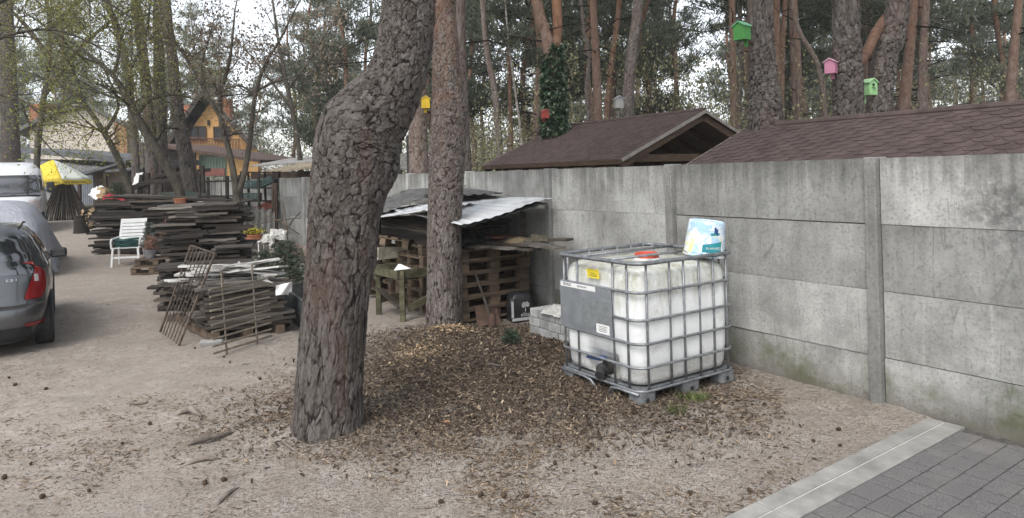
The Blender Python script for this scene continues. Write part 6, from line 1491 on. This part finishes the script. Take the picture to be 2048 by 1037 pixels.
def pine_crown(name, z0, z1, R, nl, tufts, blade, mat_, parent, wood=None, sparse=1.0, per=9):
    C, O = [], []; b = MB()
    for k in range(nl):
        u = (k + rnd.random()) / nl; z = z0 + (z1 - z0) * u; a = rnd.uniform(0, 2 * PI); L = R * (1.05 - .72 * u ** 1.6) * rnd.uniform(.45, 1.1)
        d = Vector((math.cos(a), math.sin(a), rnd.uniform(-.15, .45))); p0 = Vector((0, 0, z)); p1 = p0 + d * L * .55 + UP * rnd.uniform(-.1, .2) * L; p2 = p0 + d * L + UP * rnd.uniform(-.1, .3) * L
        b.tube([p0, p1, p2], [.022 * L + .015, .014 * L + .008, .004], 5, cap=False)
        for _ in range(int(tufts * L / R * sparse)):
            s = rnd.uniform(.3, 1.05) ** .8; q = (p0.lerp(p1, s / .55) if s < .55 else p1.lerp(p2, (s - .55) / .5)); sp = .10 + .22 * L * s
            q = q + Vector((rnd.gauss(0, sp), rnd.gauss(0, sp), rnd.gauss(0, sp * .4) + .05)); C.append(q); O.append(Vector((d.x * .5, d.y * .5, .8)))
    V, Fq = needle_tufts(C, per, blade, blade * .075, O)
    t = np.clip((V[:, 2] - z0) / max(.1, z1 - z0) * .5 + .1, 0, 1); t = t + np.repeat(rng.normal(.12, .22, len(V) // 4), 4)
    nv = len(V); bv = np.array(b.v, float); bf = np.array(b.f, int) + nv
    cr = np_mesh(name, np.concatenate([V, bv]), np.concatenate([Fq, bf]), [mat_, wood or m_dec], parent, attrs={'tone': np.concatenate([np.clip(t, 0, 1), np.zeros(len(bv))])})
    cr.data.polygons.foreach_set('material_index', np.concatenate([np.zeros(len(Fq), np.int32), np.ones(len(bf), np.int32)])); return cr
_crn = {}
def share_crown(parent, z, key=0, s=1.0, rz=0.0):
    """crown high above the picture, built once per kind and shared"""
    if key not in _crn:
        h = bpy.data.objects.new('h', None); COL.objects.link(h); pine_crown('crown', 0, 5.5, 2.6, 34, 60, .30, m_needle, h, per=8); _crn[key] = [(c.name.split('.')[0], c.data) for c in h.children]
        for c in list(h.children): bpy.data.objects.remove(c)
        bpy.data.objects.remove(h)
    for nm, me in _crn[key]:
        o = bpy.data.objects.new(nm, me); COL.objects.link(o); o.parent = parent; o.location = z; o.scale = (s, s, s); o.rotation_euler = (0, 0, rz)
def top_of(P, o): return Vector(P[-1]) - Vector(o)
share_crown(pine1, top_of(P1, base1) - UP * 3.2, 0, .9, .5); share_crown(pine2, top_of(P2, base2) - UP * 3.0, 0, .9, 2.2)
def mid_pine(label, rows, Y, tone, ztop=16.0, cell=.06, amp=.011, n=(44, 170), group=None, mat_=None, crown=True, name='pine_tree', tone_hi=1.0, stubs=5):
    (x1, y1, w1) = rows[0]; (x2, y2, w2) = rows[1]; sl = (x1 - x2) / (y1 - y2) * .5
    yg = CY + CAMH * F / Y - (x1 - CX) * SR; rows = [(x1 + sl * (yg - y1), yg + 10, w1 * 1.12)] + list(rows)
    (xa, ya, wa), (xb, yb, wb) = rows[-2], rows[-1]; sl = (xb - xa) / (yb - ya); ytop = CY - (ztop - CAMH) * F / Y; m_ = (yb + ytop) / 2
    if ytop < yb - 20: rows += [(xb + sl * .6 * (m_ - yb), m_, wb * .8), (xb + sl * .5 * (ytop - yb), ytop, wb * .4)]
    P, R = trunk_px(rows, Y); base = Vector((P[0].x, P[0].y, 0)); t = thing(name, label, 'tree', base, group=group)
    tk_ = trunk('trunk', rel(P, base), R, n[0], n[1], amp, cell, t, mat_ or m_barkg, rnd.uniform(0, 30), tone=tone)
    if stubs:
        b = MB(); C = rel(P, base)
        for k in range(stubs):
            s = rnd.uniform(.35, .9); i = s * (len(C) - 1); q = C[int(i)].lerp(C[min(len(C) - 1, int(i) + 1)], i % 1); a = rnd.uniform(0, 6.28); L = rnd.uniform(.4, 1.9); d = Vector((math.cos(a), math.sin(a), rnd.uniform(-.25, .3)))
            mid = q + d * L * .5 + Vector((rnd.gauss(0, .08), rnd.gauss(0, .08), rnd.gauss(0, .1))); e = mid + d * L * .5 + UP * rnd.uniform(-.3, .3)
            b.tube([q, mid, e], [.028, .016, .004], 5, cap=False)
            for _ in range(3): w_ = mid.lerp(e, rnd.random()); b.tube([w_, w_ + Vector((rnd.gauss(0, .3), rnd.gauss(0, .3), rnd.gauss(0, .25)))], [.008, .002], 4, cap=False)
        join_into(tk_, b)
    if crown: share_crown(t, top_of(P, base) - UP * 3.5, 0, 1.0, rnd.uniform(0, 6))
    t['P'] = 0; del t['P']; return t, P
G = 'pines beyond the wall'
mid_pine('thick grey pine beside the dark green birdhouse, rising behind the near shingle roof', [(1532, 250, 64), (1526, 150, 52), (1520, 0, 47)], 9.5, [0, 0, 0, 0, .1, .5], n=(120, 460), cell=.075, amp=.015, mat_=m_bark, stubs=0)
mid_pine('thick grey pine beside the pink birdhouse', [(1697, 235, 56), (1694, 100, 53), (1692, 0, 49)], 10.2, [0, 0, 0, 0, .1, .5], n=(120, 460), cell=.075, amp=.015, mat_=m_bark, stubs=0)
mid_pine('grey pine leaning right behind the light green birdhouse', [(1756, 235, 46), (1774, 100, 44), (1798, 0, 44)], 11, [0, 0, 0, .05, .2, .6], n=(120, 460), cell=.075, amp=.015, mat_=m_bark, stubs=0)
mid_pine('slim bright orange pine trunk right of the light green birdhouse', [(1808, 225, 24), (1817, 120, 20), (1827, 0, 18)], 17, [.05, .45, .85, .9, 1], n=(40, 260))
mid_pine('slim greyish pink pine trunk right of the bright orange one', [(1843, 222, 18), (1847, 100, 16), (1852, 0, 15)], 20, [0, .1, .25, .5, .8])
mid_pine('slim leaning orange pine at the far right edge', [(2020, 205, 18), (2027, 110, 17), (2037, 0, 15)], 19, [.1, .3, .6, .8, 1])
mid_pine('slim pale orange pine left of the dark green birdhouse', [(1467, 245, 14), (1466, 120, 13), (1464, 0, 12)], 24, [.2, .35, .5, .8, 1])
mid_pine('thin dark trunk next to the dark green birdhouse', [(1479, 250, 9), (1480, 120, 8), (1480, 0, 8)], 28, [0, 0, 0, .2, .4])
mid_pine('left one of two close orange trunks behind the thick grey pine', [(1553, 235, 13), (1554, 100, 12), (1553, 0, 12)], 25, [.2, .4, .7, .9, 1])
mid_pine('right one of two close orange trunks behind the thick grey pine', [(1563, 240, 11), (1565, 100, 11), (1570, 0, 10)], 26, [.2, .4, .7, .9, 1])
mid_pine('orange brown trunk leaning left of the pink birdhouse', [(1599, 248, 13), (1595, 100, 12), (1588, 0, 12)], 24, [.1, .2, .5, .8, 1])
mid_pine('crooked thin pine bending left under the pink birdhouse', [(1650, 245, 11), (1646, 180, 11), (1632, 122, 10), (1600, 66, 9), (1584, 0, 8)], 22, [0, .1, .2, .4, .5])
mid_pine('orange trunk with dark forked limbs right of the ivy clad pine', [(1197, 250, 18), (1193, 150, 18), (1190, 80, 16), (1186, 0, 14)], 22, [.15, .35, .7, .9, 1], stubs=9)
mid_pine('pale orange thin trunk leaning right, between two darker trunks', [(1213, 245, 13), (1224, 120, 12), (1237, 20, 11)], 26, [.3, .6, .8, 1, 1])
mid_pine('grey brown pine leaning right beside the grey birdhouse', [(1255, 240, 25), (1262, 120, 22), (1277, 0, 22)], 17, [0, 0, .05, .15, .4], n=(40, 260))
mid_pine('grey trunk leaning left above the left end of the farther shelter roof', [(998, 278, 13), (989, 180, 13), (975, 110, 12), (965, 0, 10)], 26, [0, 0, .1, .3, .5])
mid_pine('thin orange trunk right of the leaning grey one', [(1022, 285, 10), (1019, 150, 9), (1013, 0, 8)], 30, [.2, .5, .8, 1, 1])
mid_pine('thin bright birch stem among the orange trunks', [(1043, 284, 6), (1034, 210, 5), (1026, 150, 5), (1015, 60, 4)], 27, None, mat_=m_birch, crown=False, name='birch_tree', amp=.002)
mid_pine('thin dark crooked tree left of the orange forked trunk', [(1178, 242, 9), (1174, 170, 8), (1178, 110, 8), (1166, 40, 6)], 24, [0, 0, 0, .1, .2], stubs=12, crown=False)
mid_pine('reddish pine trunk seen between the two big front trunks', [(838, 345, 40), (836, 270, 37), (836, 200, 36), (834, 100, 34)], 13, [.1, .15, .3, .6, .8], n=(50, 260))
mid_pine('dark pine trunk right behind the straight scaly pine', [(931, 345, 24), (928, 250, 22), (924, 150, 20), (922, 60, 20)], 15, [0, .05, .2, .5, .8])
mid_pine('thick dark pine trunk at the far left behind the van', [(22, 330, 34), (20, 250, 32), (16, 150, 30), (10, 0, 27)], 33, [0, 0, 0, .1, .3], n=(50, 260), mat_=m_bark, crown=False)
mid_pine('left one of two tall grey pines before the chalet', [(309, 405, 27), (301, 300, 23), (290, 150, 20), (272, 0, 18)], 25, [0, 0, 0, .1, .3], mat_=m_bark, crown=False)
mid_pine('right one of two tall grey pines before the chalet', [(325, 405, 26), (321, 231, 24), (318, 100, 21), (316, 0, 20)], 26, [0, 0, 0, .1, .3], mat_=m_bark, crown=False)
mid_pine('bare brown pine trunk leaning left just before the chalet', [(388, 440, 29), (373, 320, 27), (356, 230, 24), (346, 130, 20), (332, 0, 16)], 21, [0, 0, .05, .1, .3], mat_=m_bark, crown=False)
mid_pine('slim pale trunk leaning left high among the left hand leaves', [(262, 200, 14), (250, 120, 14), (228, 40, 13), (214, 0, 12)], 27, None, mat_=m_barkg, crown=False, stubs=6)
# ivy clad forked pine
t, P = mid_pine('forked pine with orange limbs, its lower trunk wrapped in dark ivy', [(1110, 262, 34), (1108, 190, 31), (1104, 132, 28), (1091, 62, 22), (1074, 0, 21)], 17, [0, .2, .5, .85, 1, 1], n=(40, 260), stubs=3)
pt = [at(x, y, 17) - t.location for x, y in ((1106, 150), (1112, 95), (1115, 50), (1113, 0), (1110, -120))]; trunk('limb', pt, [.15, .125, .12, .12, .06], 30, 120, .006, .055, t, m_barkg, 3.3, tone=[.5, .8, 1, 1, 1])
C, D = [], []
for _ in range(2600):
    y = 85 + 185 * rnd.random() ** .75; k = min(1, (y - 70) / 90); a = rnd.uniform(0, 2 * PI); x = np.interp(y, [85, 130, 190, 262], [1113, 1106, 1108, 1110]); c = at(x, y, 17) - t.location; r = (.07 + .13 * k) * rnd.uniform(.75, 1.2) + .04
    C.append(c + Vector((math.cos(a) * r, math.sin(a) * r, 0))); D.append((math.cos(a), math.sin(a), -.9))
leaves('ivy', C, .13, .42, m_ivy, t, dirs=D)
# thick orange bough between the pink and the light green birdhouse
o = MB().tube([at(1786, 22, 11.15), at(1768, 44, 11.12), at(1752, 66, 11.0), at(1738, 96, 10.8), at(1724, 122, 10.6), at(1712, 138, 10.6), at(1700, 150, 10.65)], [.085, .09, .085, .08, .07, .06, .05], 12).build('bough', simple('orange_bough', (.07, .038, .025), (.15, .085, .055), 14, .9, .5, var=0), smooth=True)
for ob_ in list(COL.objects):
    if ob_.get('label', '').startswith('grey pine leaning right behind the light'): o.parent = ob_; o.matrix_parent_inverse = Matrix.Translation(-ob_.location)
# ---- birdhouses
def birdhouse(label, px, py, Y, rz, cbody, croof, s=1.0, post=False, hole=True):
    t = thing('birdhouse', label, 'birdhouse', at(px, py, Y), rz); mb = simple('birdhouse_' + label.split()[0], cbody, tuple(min(1, c * 1.25) for c in cbody), 8, .6, .1, var=0); mr = simple('birdroof_' + label.split()[0], croof, tuple(min(1, c * 1.2) for c in croof), 8, .6, .1, var=0)
    w, d, h = .085 * s, .085 * s, .12 * s
    b = MB(); b.prism([(-w, -h), (w, -h), (w, h * .6), (0, h * 1.05), (-w, h * .6)], (0, -d, 0), (1, 0, 0), (0, 0, 1), (0, 2 * d, 0)); b.build('box', mb, t)
    for sx in (-1, 1):
        b = MB(); b.hexa([(0, -d * 1.25, h * 1.08), (sx * w * 1.2, -d * 1.25, h * .55), (sx * w * 1.2, d * 1.2, h * .55), (0, d * 1.2, h * 1.08), (0, -d * 1.25, h * 1.22), (sx * w * 1.2, -d * 1.25, h * .68), (sx * w * 1.2, d * 1.2, h * .68), (0, d * 1.2, h * 1.22)]); b.build('roof', mr, t)
    if hole:
        b = MB(); b.lathe([(0, 0), (.025 * s, 0), (.025 * s, .004)], 16, (0, -d - .005, h * .3), M_=Matrix.Rotation(PI / 2, 3, 'X')); b.build('entrance_hole', m_ink, t); MB().box((0, -d - .02, h * .02), (.07 * s, .035, .012)).build('perch', mb, t)
    MB().box((0, d + .01, -h * .5), (.05, .02, h * 3.0 if post else h * 2.4)).build('mounting_board', mb, t)
    return t
birdhouse('green dark birdhouse on the left side of the thick grey pine', 1484, 64, 9.3, -.9, (.045, .185, .04), (.13, .33, .19), .95, hole=False)
birdhouse('pink birdhouse on the left side of a thick grey pine', 1662, 134, 10.1, -.7, (.38, .16, .23), (.50, .32, .38), .85, hole=False)
birdhouse('light green birdhouse with round hole on the leaning grey pine', 1738, 176, 10.5, .35, (.22, .40, .18), (.28, .46, .25), .95, post=True)
birdhouse('yellow birdhouse between the two big front trunks', 851, 206, 12.6, .2, (.50, .33, .02), (.55, .40, .06), .85, hole=False)
birdhouse('grey birdhouse left of the grey brown leaning pine', 1237, 206, 16.6, .1, (.22, .22, .21), (.30, .31, .33), 1.15, hole=False)
birdhouse('red birdhouse on the ivy clad pine', 1090, 229, 16.6, .4, (.25, .04, .03), (.27, .06, .05), .85, hole=False)

# ---- deciduous trees at the left
def decid(name, label, Y, stems, leafmat, nleaf, lsize, spread, subs=5, depth=3, dirs=None, down=0.0, sub_len=1.1, dY=0.0):
    x0, y0, w0 = stems[0][0]; base = at(x0, y0, Y); base.z = gz(base.x, base.y); t = thing(name, label, 'tree', base); b = MB(); tips = []
    def grow(p, d, L, r, k):
        n = 4; pts = [p]; q = p; dd = d.normalized()
        for i in range(n): dd = (dd + Vector((rnd.gauss(0, .17), rnd.gauss(0, .17), rnd.gauss(.02, .13)))).normalized(); q = q + dd * L / n; pts.append(q)
        b.tube(pts, [r * (1 - .75 * i / n) for i in range(n + 1)], 5 if r > .012 else 4, cap=False)
        if k <= 0: tips.extend(pts[2:]); return
        if k <= 1: tips.extend(pts[2:])
        for _ in range(3 if k > 1 else 3):
            i = rnd.randrange(1, n + 1); a = Vector((rnd.gauss(0, 1), rnd.gauss(0, 1), rnd.gauss(.15, .7))).normalized(); grow(pts[i], dd * .65 + a * .75, L * rnd.uniform(.5, .78), r * .5, k - 1)
    for si, st_ in enumerate(stems):
        P, R = trunk_px(st_, Y, dY); P = rel(P, base)
        if si == 0: P[0].z = -.1
        C = [Vector(c) for c in catmull(P, len(P) * 5)]; RR = np.interp(np.linspace(0, 1, len(C)), np.linspace(0, 1, len(R)), R); RR = [r * rnd.uniform(.95, 1.06) for r in RR]
        b.tube(C, RR, 9, cap=True)
        for k in range(subs):
            i = int(len(C) * rnd.uniform(.42, .99)); i = min(i, len(C) - 1); d = (C[i] - C[max(0, i - 2)]); d = d.normalized() if d.length > 0 else UP; a = Vector((rnd.gauss(0, 1), rnd.gauss(0, 1), rnd.gauss(.2, .5))).normalized()
            grow(C[i], d * .5 + a * .9, sub_len * rnd.uniform(.6, 1.4), max(.008, RR[i] * .45), depth - 1)
        tips.append(C[-1]); grow(C[-1], C[-1] - C[-3], sub_len, max(.008, RR[-1]), depth - 1)
    b.build('trunk', m_dec, t, smooth=True)
    T = np.array([tuple(v) for v in tips]); ii = rng.integers(0, len(T), nleaf); C = T[ii] + rng.normal(0, spread, (nleaf, 3))
    leaves('crown', C, lsize, .32, leafmat, t, down=down); return t
decid('leafing_tree', 'slim tree leaning left in front of the beige house, small olive leaves', 19, [[(290, 470, 16), (266, 400, 14), (236, 318, 13), (208, 266, 11), (165, 205, 8), (120, 172, 6), (70, 150, 4)], [(208, 266, 8), (228, 236, 7), (236, 205, 5), (214, 150, 4)], [(165, 205, 6), (150, 150, 5), (120, 90, 3)]], m_olive, 13000, .048, .20, subs=8)
decid('leafing_tree', 'crooked dark tree leaning left behind the plank stack, dense olive leaves above', 18, [[(378, 450, 20), (359, 386, 19), (334, 335, 18), (306, 290, 18), (270, 228, 17), (228, 154, 10), (154, 92, 6), (100, 60, 4)], [(274, 232, 9), (300, 200, 8), (345, 190, 5), (380, 196, 3)], [(262, 210, 7), (258, 150, 6), (290, 80, 5), (300, 10, 4)], [(228, 154, 6), (240, 80, 5), (220, 10, 3)]], m_olive, 20000, .048, .24, subs=9)
decid('bare_tree', 'forked slim tree before the chalet with tan catkins and no leaves', 15.5, [[(478, 545, 18), (475, 440, 16), (473, 386, 15), (460, 310, 11), (444, 251, 11), (440, 193, 9), (456, 135, 7), (463, 96, 5), (470, 20, 3)], [(473, 392, 11), (487, 355, 11), (500, 280, 10), (510, 193, 8), (530, 130, 6), (560, 80, 5), (590, 20, 3)],
       [(443, 240, 7), (409, 180, 7), (372, 116, 6), (345, 76, 5), (318, 20, 3)], [(409, 180, 5), (404, 130, 4), (420, 70, 3)], [(512, 190, 5), (480, 172, 4), (455, 178, 3)], [(515, 180, 5), (550, 165, 4), (600, 150, 2)]], m_catkin, 3600, .065, .12, subs=6, depth=3, down=1.6, sub_len=.9)
decid('leafing_tree', 'big tree at the left edge hanging lime green young leaves over the van', 13.5, [[(-150, 600, 44), (-140, 400, 40), (-110, 200, 36), (-60, 60, 30), (-20, -80, 20), (20, -260, 14)], [(-118, 220, 12), (-30, 190, 8), (40, 200, 5), (75, 225, 3)], [(-80, 110, 10), (20, 70, 7), (110, 60, 5), (190, 90, 3)], [(-50, 30, 10), (60, -20, 8), (180, -10, 5), (270, 40, 3)], [(-40, -20, 14), (90, -90, 10), (220, -80, 6)], [(40, 200, 6), (60, 250, 4), (90, 285, 3)]], m_lime, 4800, .048, .18, subs=8, depth=3, sub_len=.95)
decid('leafing_tree', 'dense olive tree behind the lime green one at the upper left', 24, [[(70, 420, 12), (75, 300, 11), (90, 180, 10), (100, 80, 8), (90, -40, 5)], [(88, 190, 12), (140, 120, 9), (200, 60, 6), (260, 20, 4)], [(95, 110, 10), (50, 50, 8), (10, 10, 5)], [(100, 60, 9), (160, 0, 7), (200, -40, 4)]], m_olive, 20000, .065, .36, subs=10, depth=3, sub_len=1.5)
decid('bare_tree', 'thin catkin tree crossing the sky left of the bent pine', 26, [[(610, 420, 12), (598, 300, 10), (580, 200, 9), (560, 100, 7), (545, 0, 4)], [(585, 220, 6), (540, 160, 5), (500, 110, 3)], [(575, 180, 6), (620, 120, 4), (650, 70, 3)]], m_catkin, 1800, .11, .2, subs=6, depth=3, down=1.2, sub_len=1.3)

decid('leafing_tree', 'pale yellow green young tree left of the bent pine', 42, [[(640, 345, 10), (636, 270, 8), (640, 200, 5)], [(638, 290, 5), (622, 240, 4), (615, 215, 2)], [(638, 280, 5), (655, 240, 4), (660, 205, 2)]], m_lime, 2600, .13, .42, subs=5, depth=2, sub_len=1.2)
decid('leafing_tree', 'pale yellow green young tree glimpsed between the two big front trunks', 40, [[(800, 345, 10), (800, 270, 8), (806, 215, 5)], [(800, 290, 5), (785, 250, 4)], [(800, 280, 5), (815, 240, 4)]], m_lime, 1800, .13, .42, subs=5, depth=2, sub_len=1.2)
# ---- pines of the far wood: a few kinds, shared
def far_pine(seed, H, z0, R, dens):
    t = thing('pine_tree', 'x', 'tree'); b_ = []
    w = [(rnd.gauss(0, .12) * k, rnd.gauss(0, .12) * k, H * k / 5) for k in range(6)]
    tk_ = trunk('trunk', w, [.19, .16, .14, .12, .09, .03], 10, 40, .004, .09, t, m_barkg, seed, tone=[.1, .2, .5, .8, 1, 1])
    pine_crown('crown', z0, H, R, int(26 * dens), 34, .42, m_needle, t, per=8)
    b = MB()
    for k in range(14):
        z = rnd.uniform(2.5, z0); a = rnd.uniform(0, 6.28); L = rnd.uniform(.6, 2.2); d = Vector((math.cos(a), math.sin(a), rnd.uniform(-.3, .25))); b.tube([(0, 0, z), (d.x * L * .5, d.y * L * .5, z + d.z * L * .5 + .1), (d.x * L, d.y * L, z + d.z * L)], [.03, .018, .005], 4, cap=False)
    join_into(tk_, b); return t
kinds = [far_pine(1.1, 19, 8.5, 3.0, 1.0), far_pine(5.2, 17, 6.0, 2.6, 1.1), far_pine(9.7, 21, 11, 3.2, 1.0), far_pine(13.1, 15, 4.0, 2.8, 1.25)]
used = [False] * 4
def put_pine(k, x, y, s, label, group):
    o = kinds[k] if not used[k] else copy_tree(kinds[k]); used[k] = True
    o.location = (x, y, 0); o.scale = (s, s, s * rnd.uniform(.94, 1.08)); o.rotation_euler = (0, 0, rnd.uniform(0, 6.28)); tag(o, label, 'tree', group)
L1, G1 = 'slender pine standing in the wood behind the wall', 'pines of the wood behind the wall'
L2, G2 = 'slender pine far behind the houses at the left', 'pines behind the houses'
n = 0; taken = []
while n < 80:
    y = rnd.uniform(27, 95); u = rnd.uniform(-.12, .80); x = u * y
    if (x - P0.x) * N3.x + (y - P0.y) * N3.y < 9: continue
    if any((x - a) ** 2 + (y - c) ** 2 < 3.0 for a, c in taken): continue
    taken.append((x, y)); put_pine(rnd.choice((0, 1, 2, 3, 1, 0)), x, y, rnd.uniform(.8, 1.15), L1, G1); n += 1
n = 0
while n < 22:
    y = rnd.uniform(62, 115); u = rnd.uniform(-.80, -.14); x = u * y
    if any((x - a) ** 2 + (y - c) ** 2 < 6.0 for a, c in taken) or (-.42 < u < -.28 and rnd.random() < .6): continue
    taken.append((x, y)); put_pine(rnd.choice((0, 1, 2, 3)), x, y, rnd.uniform(.85, 1.15), L2, G2); n += 1
for k, (px, Y, s, kd) in enumerate(((640, 36, .80, 3), (700, 34, .85, 3), (742, 41, .9, 1), (590, 50, .85, 1), (668, 47, 1.0, 3), (20, 56, 1.0, 3), (130, 62, 1.1, 1))):
    a = at(px, 345, Y); put_pine(kd, a.x, Y, s, 'dark dense pine crown ' + ('left of the bent pine trunk' if k < 5 else 'above the beige house'), 'dark pines ' + ('left of the bent pine' if k < 5 else 'above the beige house'))
# ---- brushwood under the pines and the far edge of the wood: nobody could count it
def brush(name, label, n, yr, ur, zmax, size, mat_, keep, zpow=1.7, z0=0.0):
    y = rng.uniform(yr[0], yr[1], n); u = rng.uniform(ur[0], ur[1], n); x = u * y; cl = vnoise(x * .35, y * .22, x * 0 + 3); z = z0 + (zmax * (.35 + .9 * cl)) * rng.random(n) ** zpow
    ok = keep(x, y) & (fbm(x * .8, z * .8, y * .5, 2) > .40); C = np.stack([x, y, z], -1)[ok]
    o = leaves(name, C, size, .34, mat_, dirs=np.stack([np.zeros(len(C)), np.zeros(len(C)), np.full(len(C), .5)], -1)); return tag(o, label, 'undergrowth', kind='stuff')
beyond = lambda x, y: ((x - P0.x) * N3.x + (y - P0.y) * N3.y) > 9.5
m_brush = leaf_mat('brushwood_leaves', [(0, (.13, .125, .065)), (.6, (.24, .225, .125)), (1, (.37, .345, .20))], .4)
m_brush2 = leaf_mat('deep_brushwood', [(0, (.13, .135, .088)), (.6, (.235, .235, .155)), (1, (.36, .35, .24))], .4)
m_farw = leaf_mat('far_foliage', [(0, (.10, .108, .072)), (1, (.24, .245, .18))], .35)
brush('undergrowth', 'olive brushwood filling the wood under the pines behind the wall', 80000, (19, 46), (-.14, .80), 5.6, .10, m_brush, beyond, 1.3)
brush('undergrowth', 'paler brushwood behind the houses at the left', 64000, (56, 84), (-.82, -.08), 7.5, .20, m_brush2, lambda x, y: y > 0)
brush('undergrowth', 'taller grey green brushwood deeper in the wood behind the wall', 80000, (44, 95), (-.14, .80), 9.5, .19, m_brush2, beyond, 1.2)
brush('undergrowth', 'twiggy olive brushwood close behind the farther shelter', 22000, (17, 40), (-.16, .10), 4.6, .085, m_brush, lambda x, y: ((x - P0.x) * N3.x + (y - P0.y) * N3.y) > 4.6, 1.3)
brush('far_wood', 'far edge of the wood closing the view', 80000, (100, 150), (-.85, .9), 21, .55, m_farw, lambda x, y: (y > 0) & ((x > -.15 * y) | (rng.random(len(x)) < .28)), 1.25)
b = MB()
for _ in range(900):
    y = 21 + 27 * rnd.random(); x = rnd.uniform(-.14, .80) * y
    if not beyond(x, y): continue
    h = rnd.uniform(1.5, 5.0); p = Vector((x, y, 0)); d = Vector((rnd.gauss(0, .12), rnd.gauss(0, .12), 1)); m_ = p + d * h * .5; e = m_ + (d + Vector((rnd.gauss(0, .15), rnd.gauss(0, .15), 0))) * h * .5
    b.tube([p, m_, e], [.016, .011, .003], 3, cap=False)
    for _ in range(3): q = p.lerp(e, rnd.uniform(.3, .9)); b.tube([q, q + Vector((rnd.gauss(0, .5), rnd.gauss(0, .5), rnd.uniform(.1, .8)))], [.007, .002], 3, cap=False)
o = b.build('saplings', simple('sapling_bark', (.07, .06, .042), (.17, .15, .115), 6, .9, .2, var=0)); tag(o, 'tangle of thin saplings and twigs behind the wall', 'saplings', kind='stuff')
# ------------------------------------------------------------------ pale volume added over yard and wood to lift the dark of the far trees
hz = NT('added_haze_air'); hz.t.nodes.remove(hz.b); pv_ = hz.n('ShaderNodeVolumePrincipled'); pv_.inputs['Density'].default_value = .0011; pv_.inputs['Color'].default_value = (.93, .95, .97, 1); pv_.inputs['Anisotropy'].default_value = .2
hz.t.links.new(pv_.outputs[0], hz.out.inputs['Volume'])
gx = [v[0] for v in (ground.bound_box)]; gy = [v[1] for v in ground.bound_box]
x0, x1, y0, y1 = min(gx) - 2, max(gx) + 2, min(gy) - 2, max(gy) + 2
b = MB().hexa([(x0, y0, -1.5), (x1, y0, -1.5), (x1, y1, -1.5), (x0, y1, -1.5), (x0, y0, 27), (x1, y0, 27), (x1, y1, 27), (x0, y1, 27)])
tag(b.build('added_haze', hz.m), 'added pale veil lifting the dark among the trees', kind='stuff')
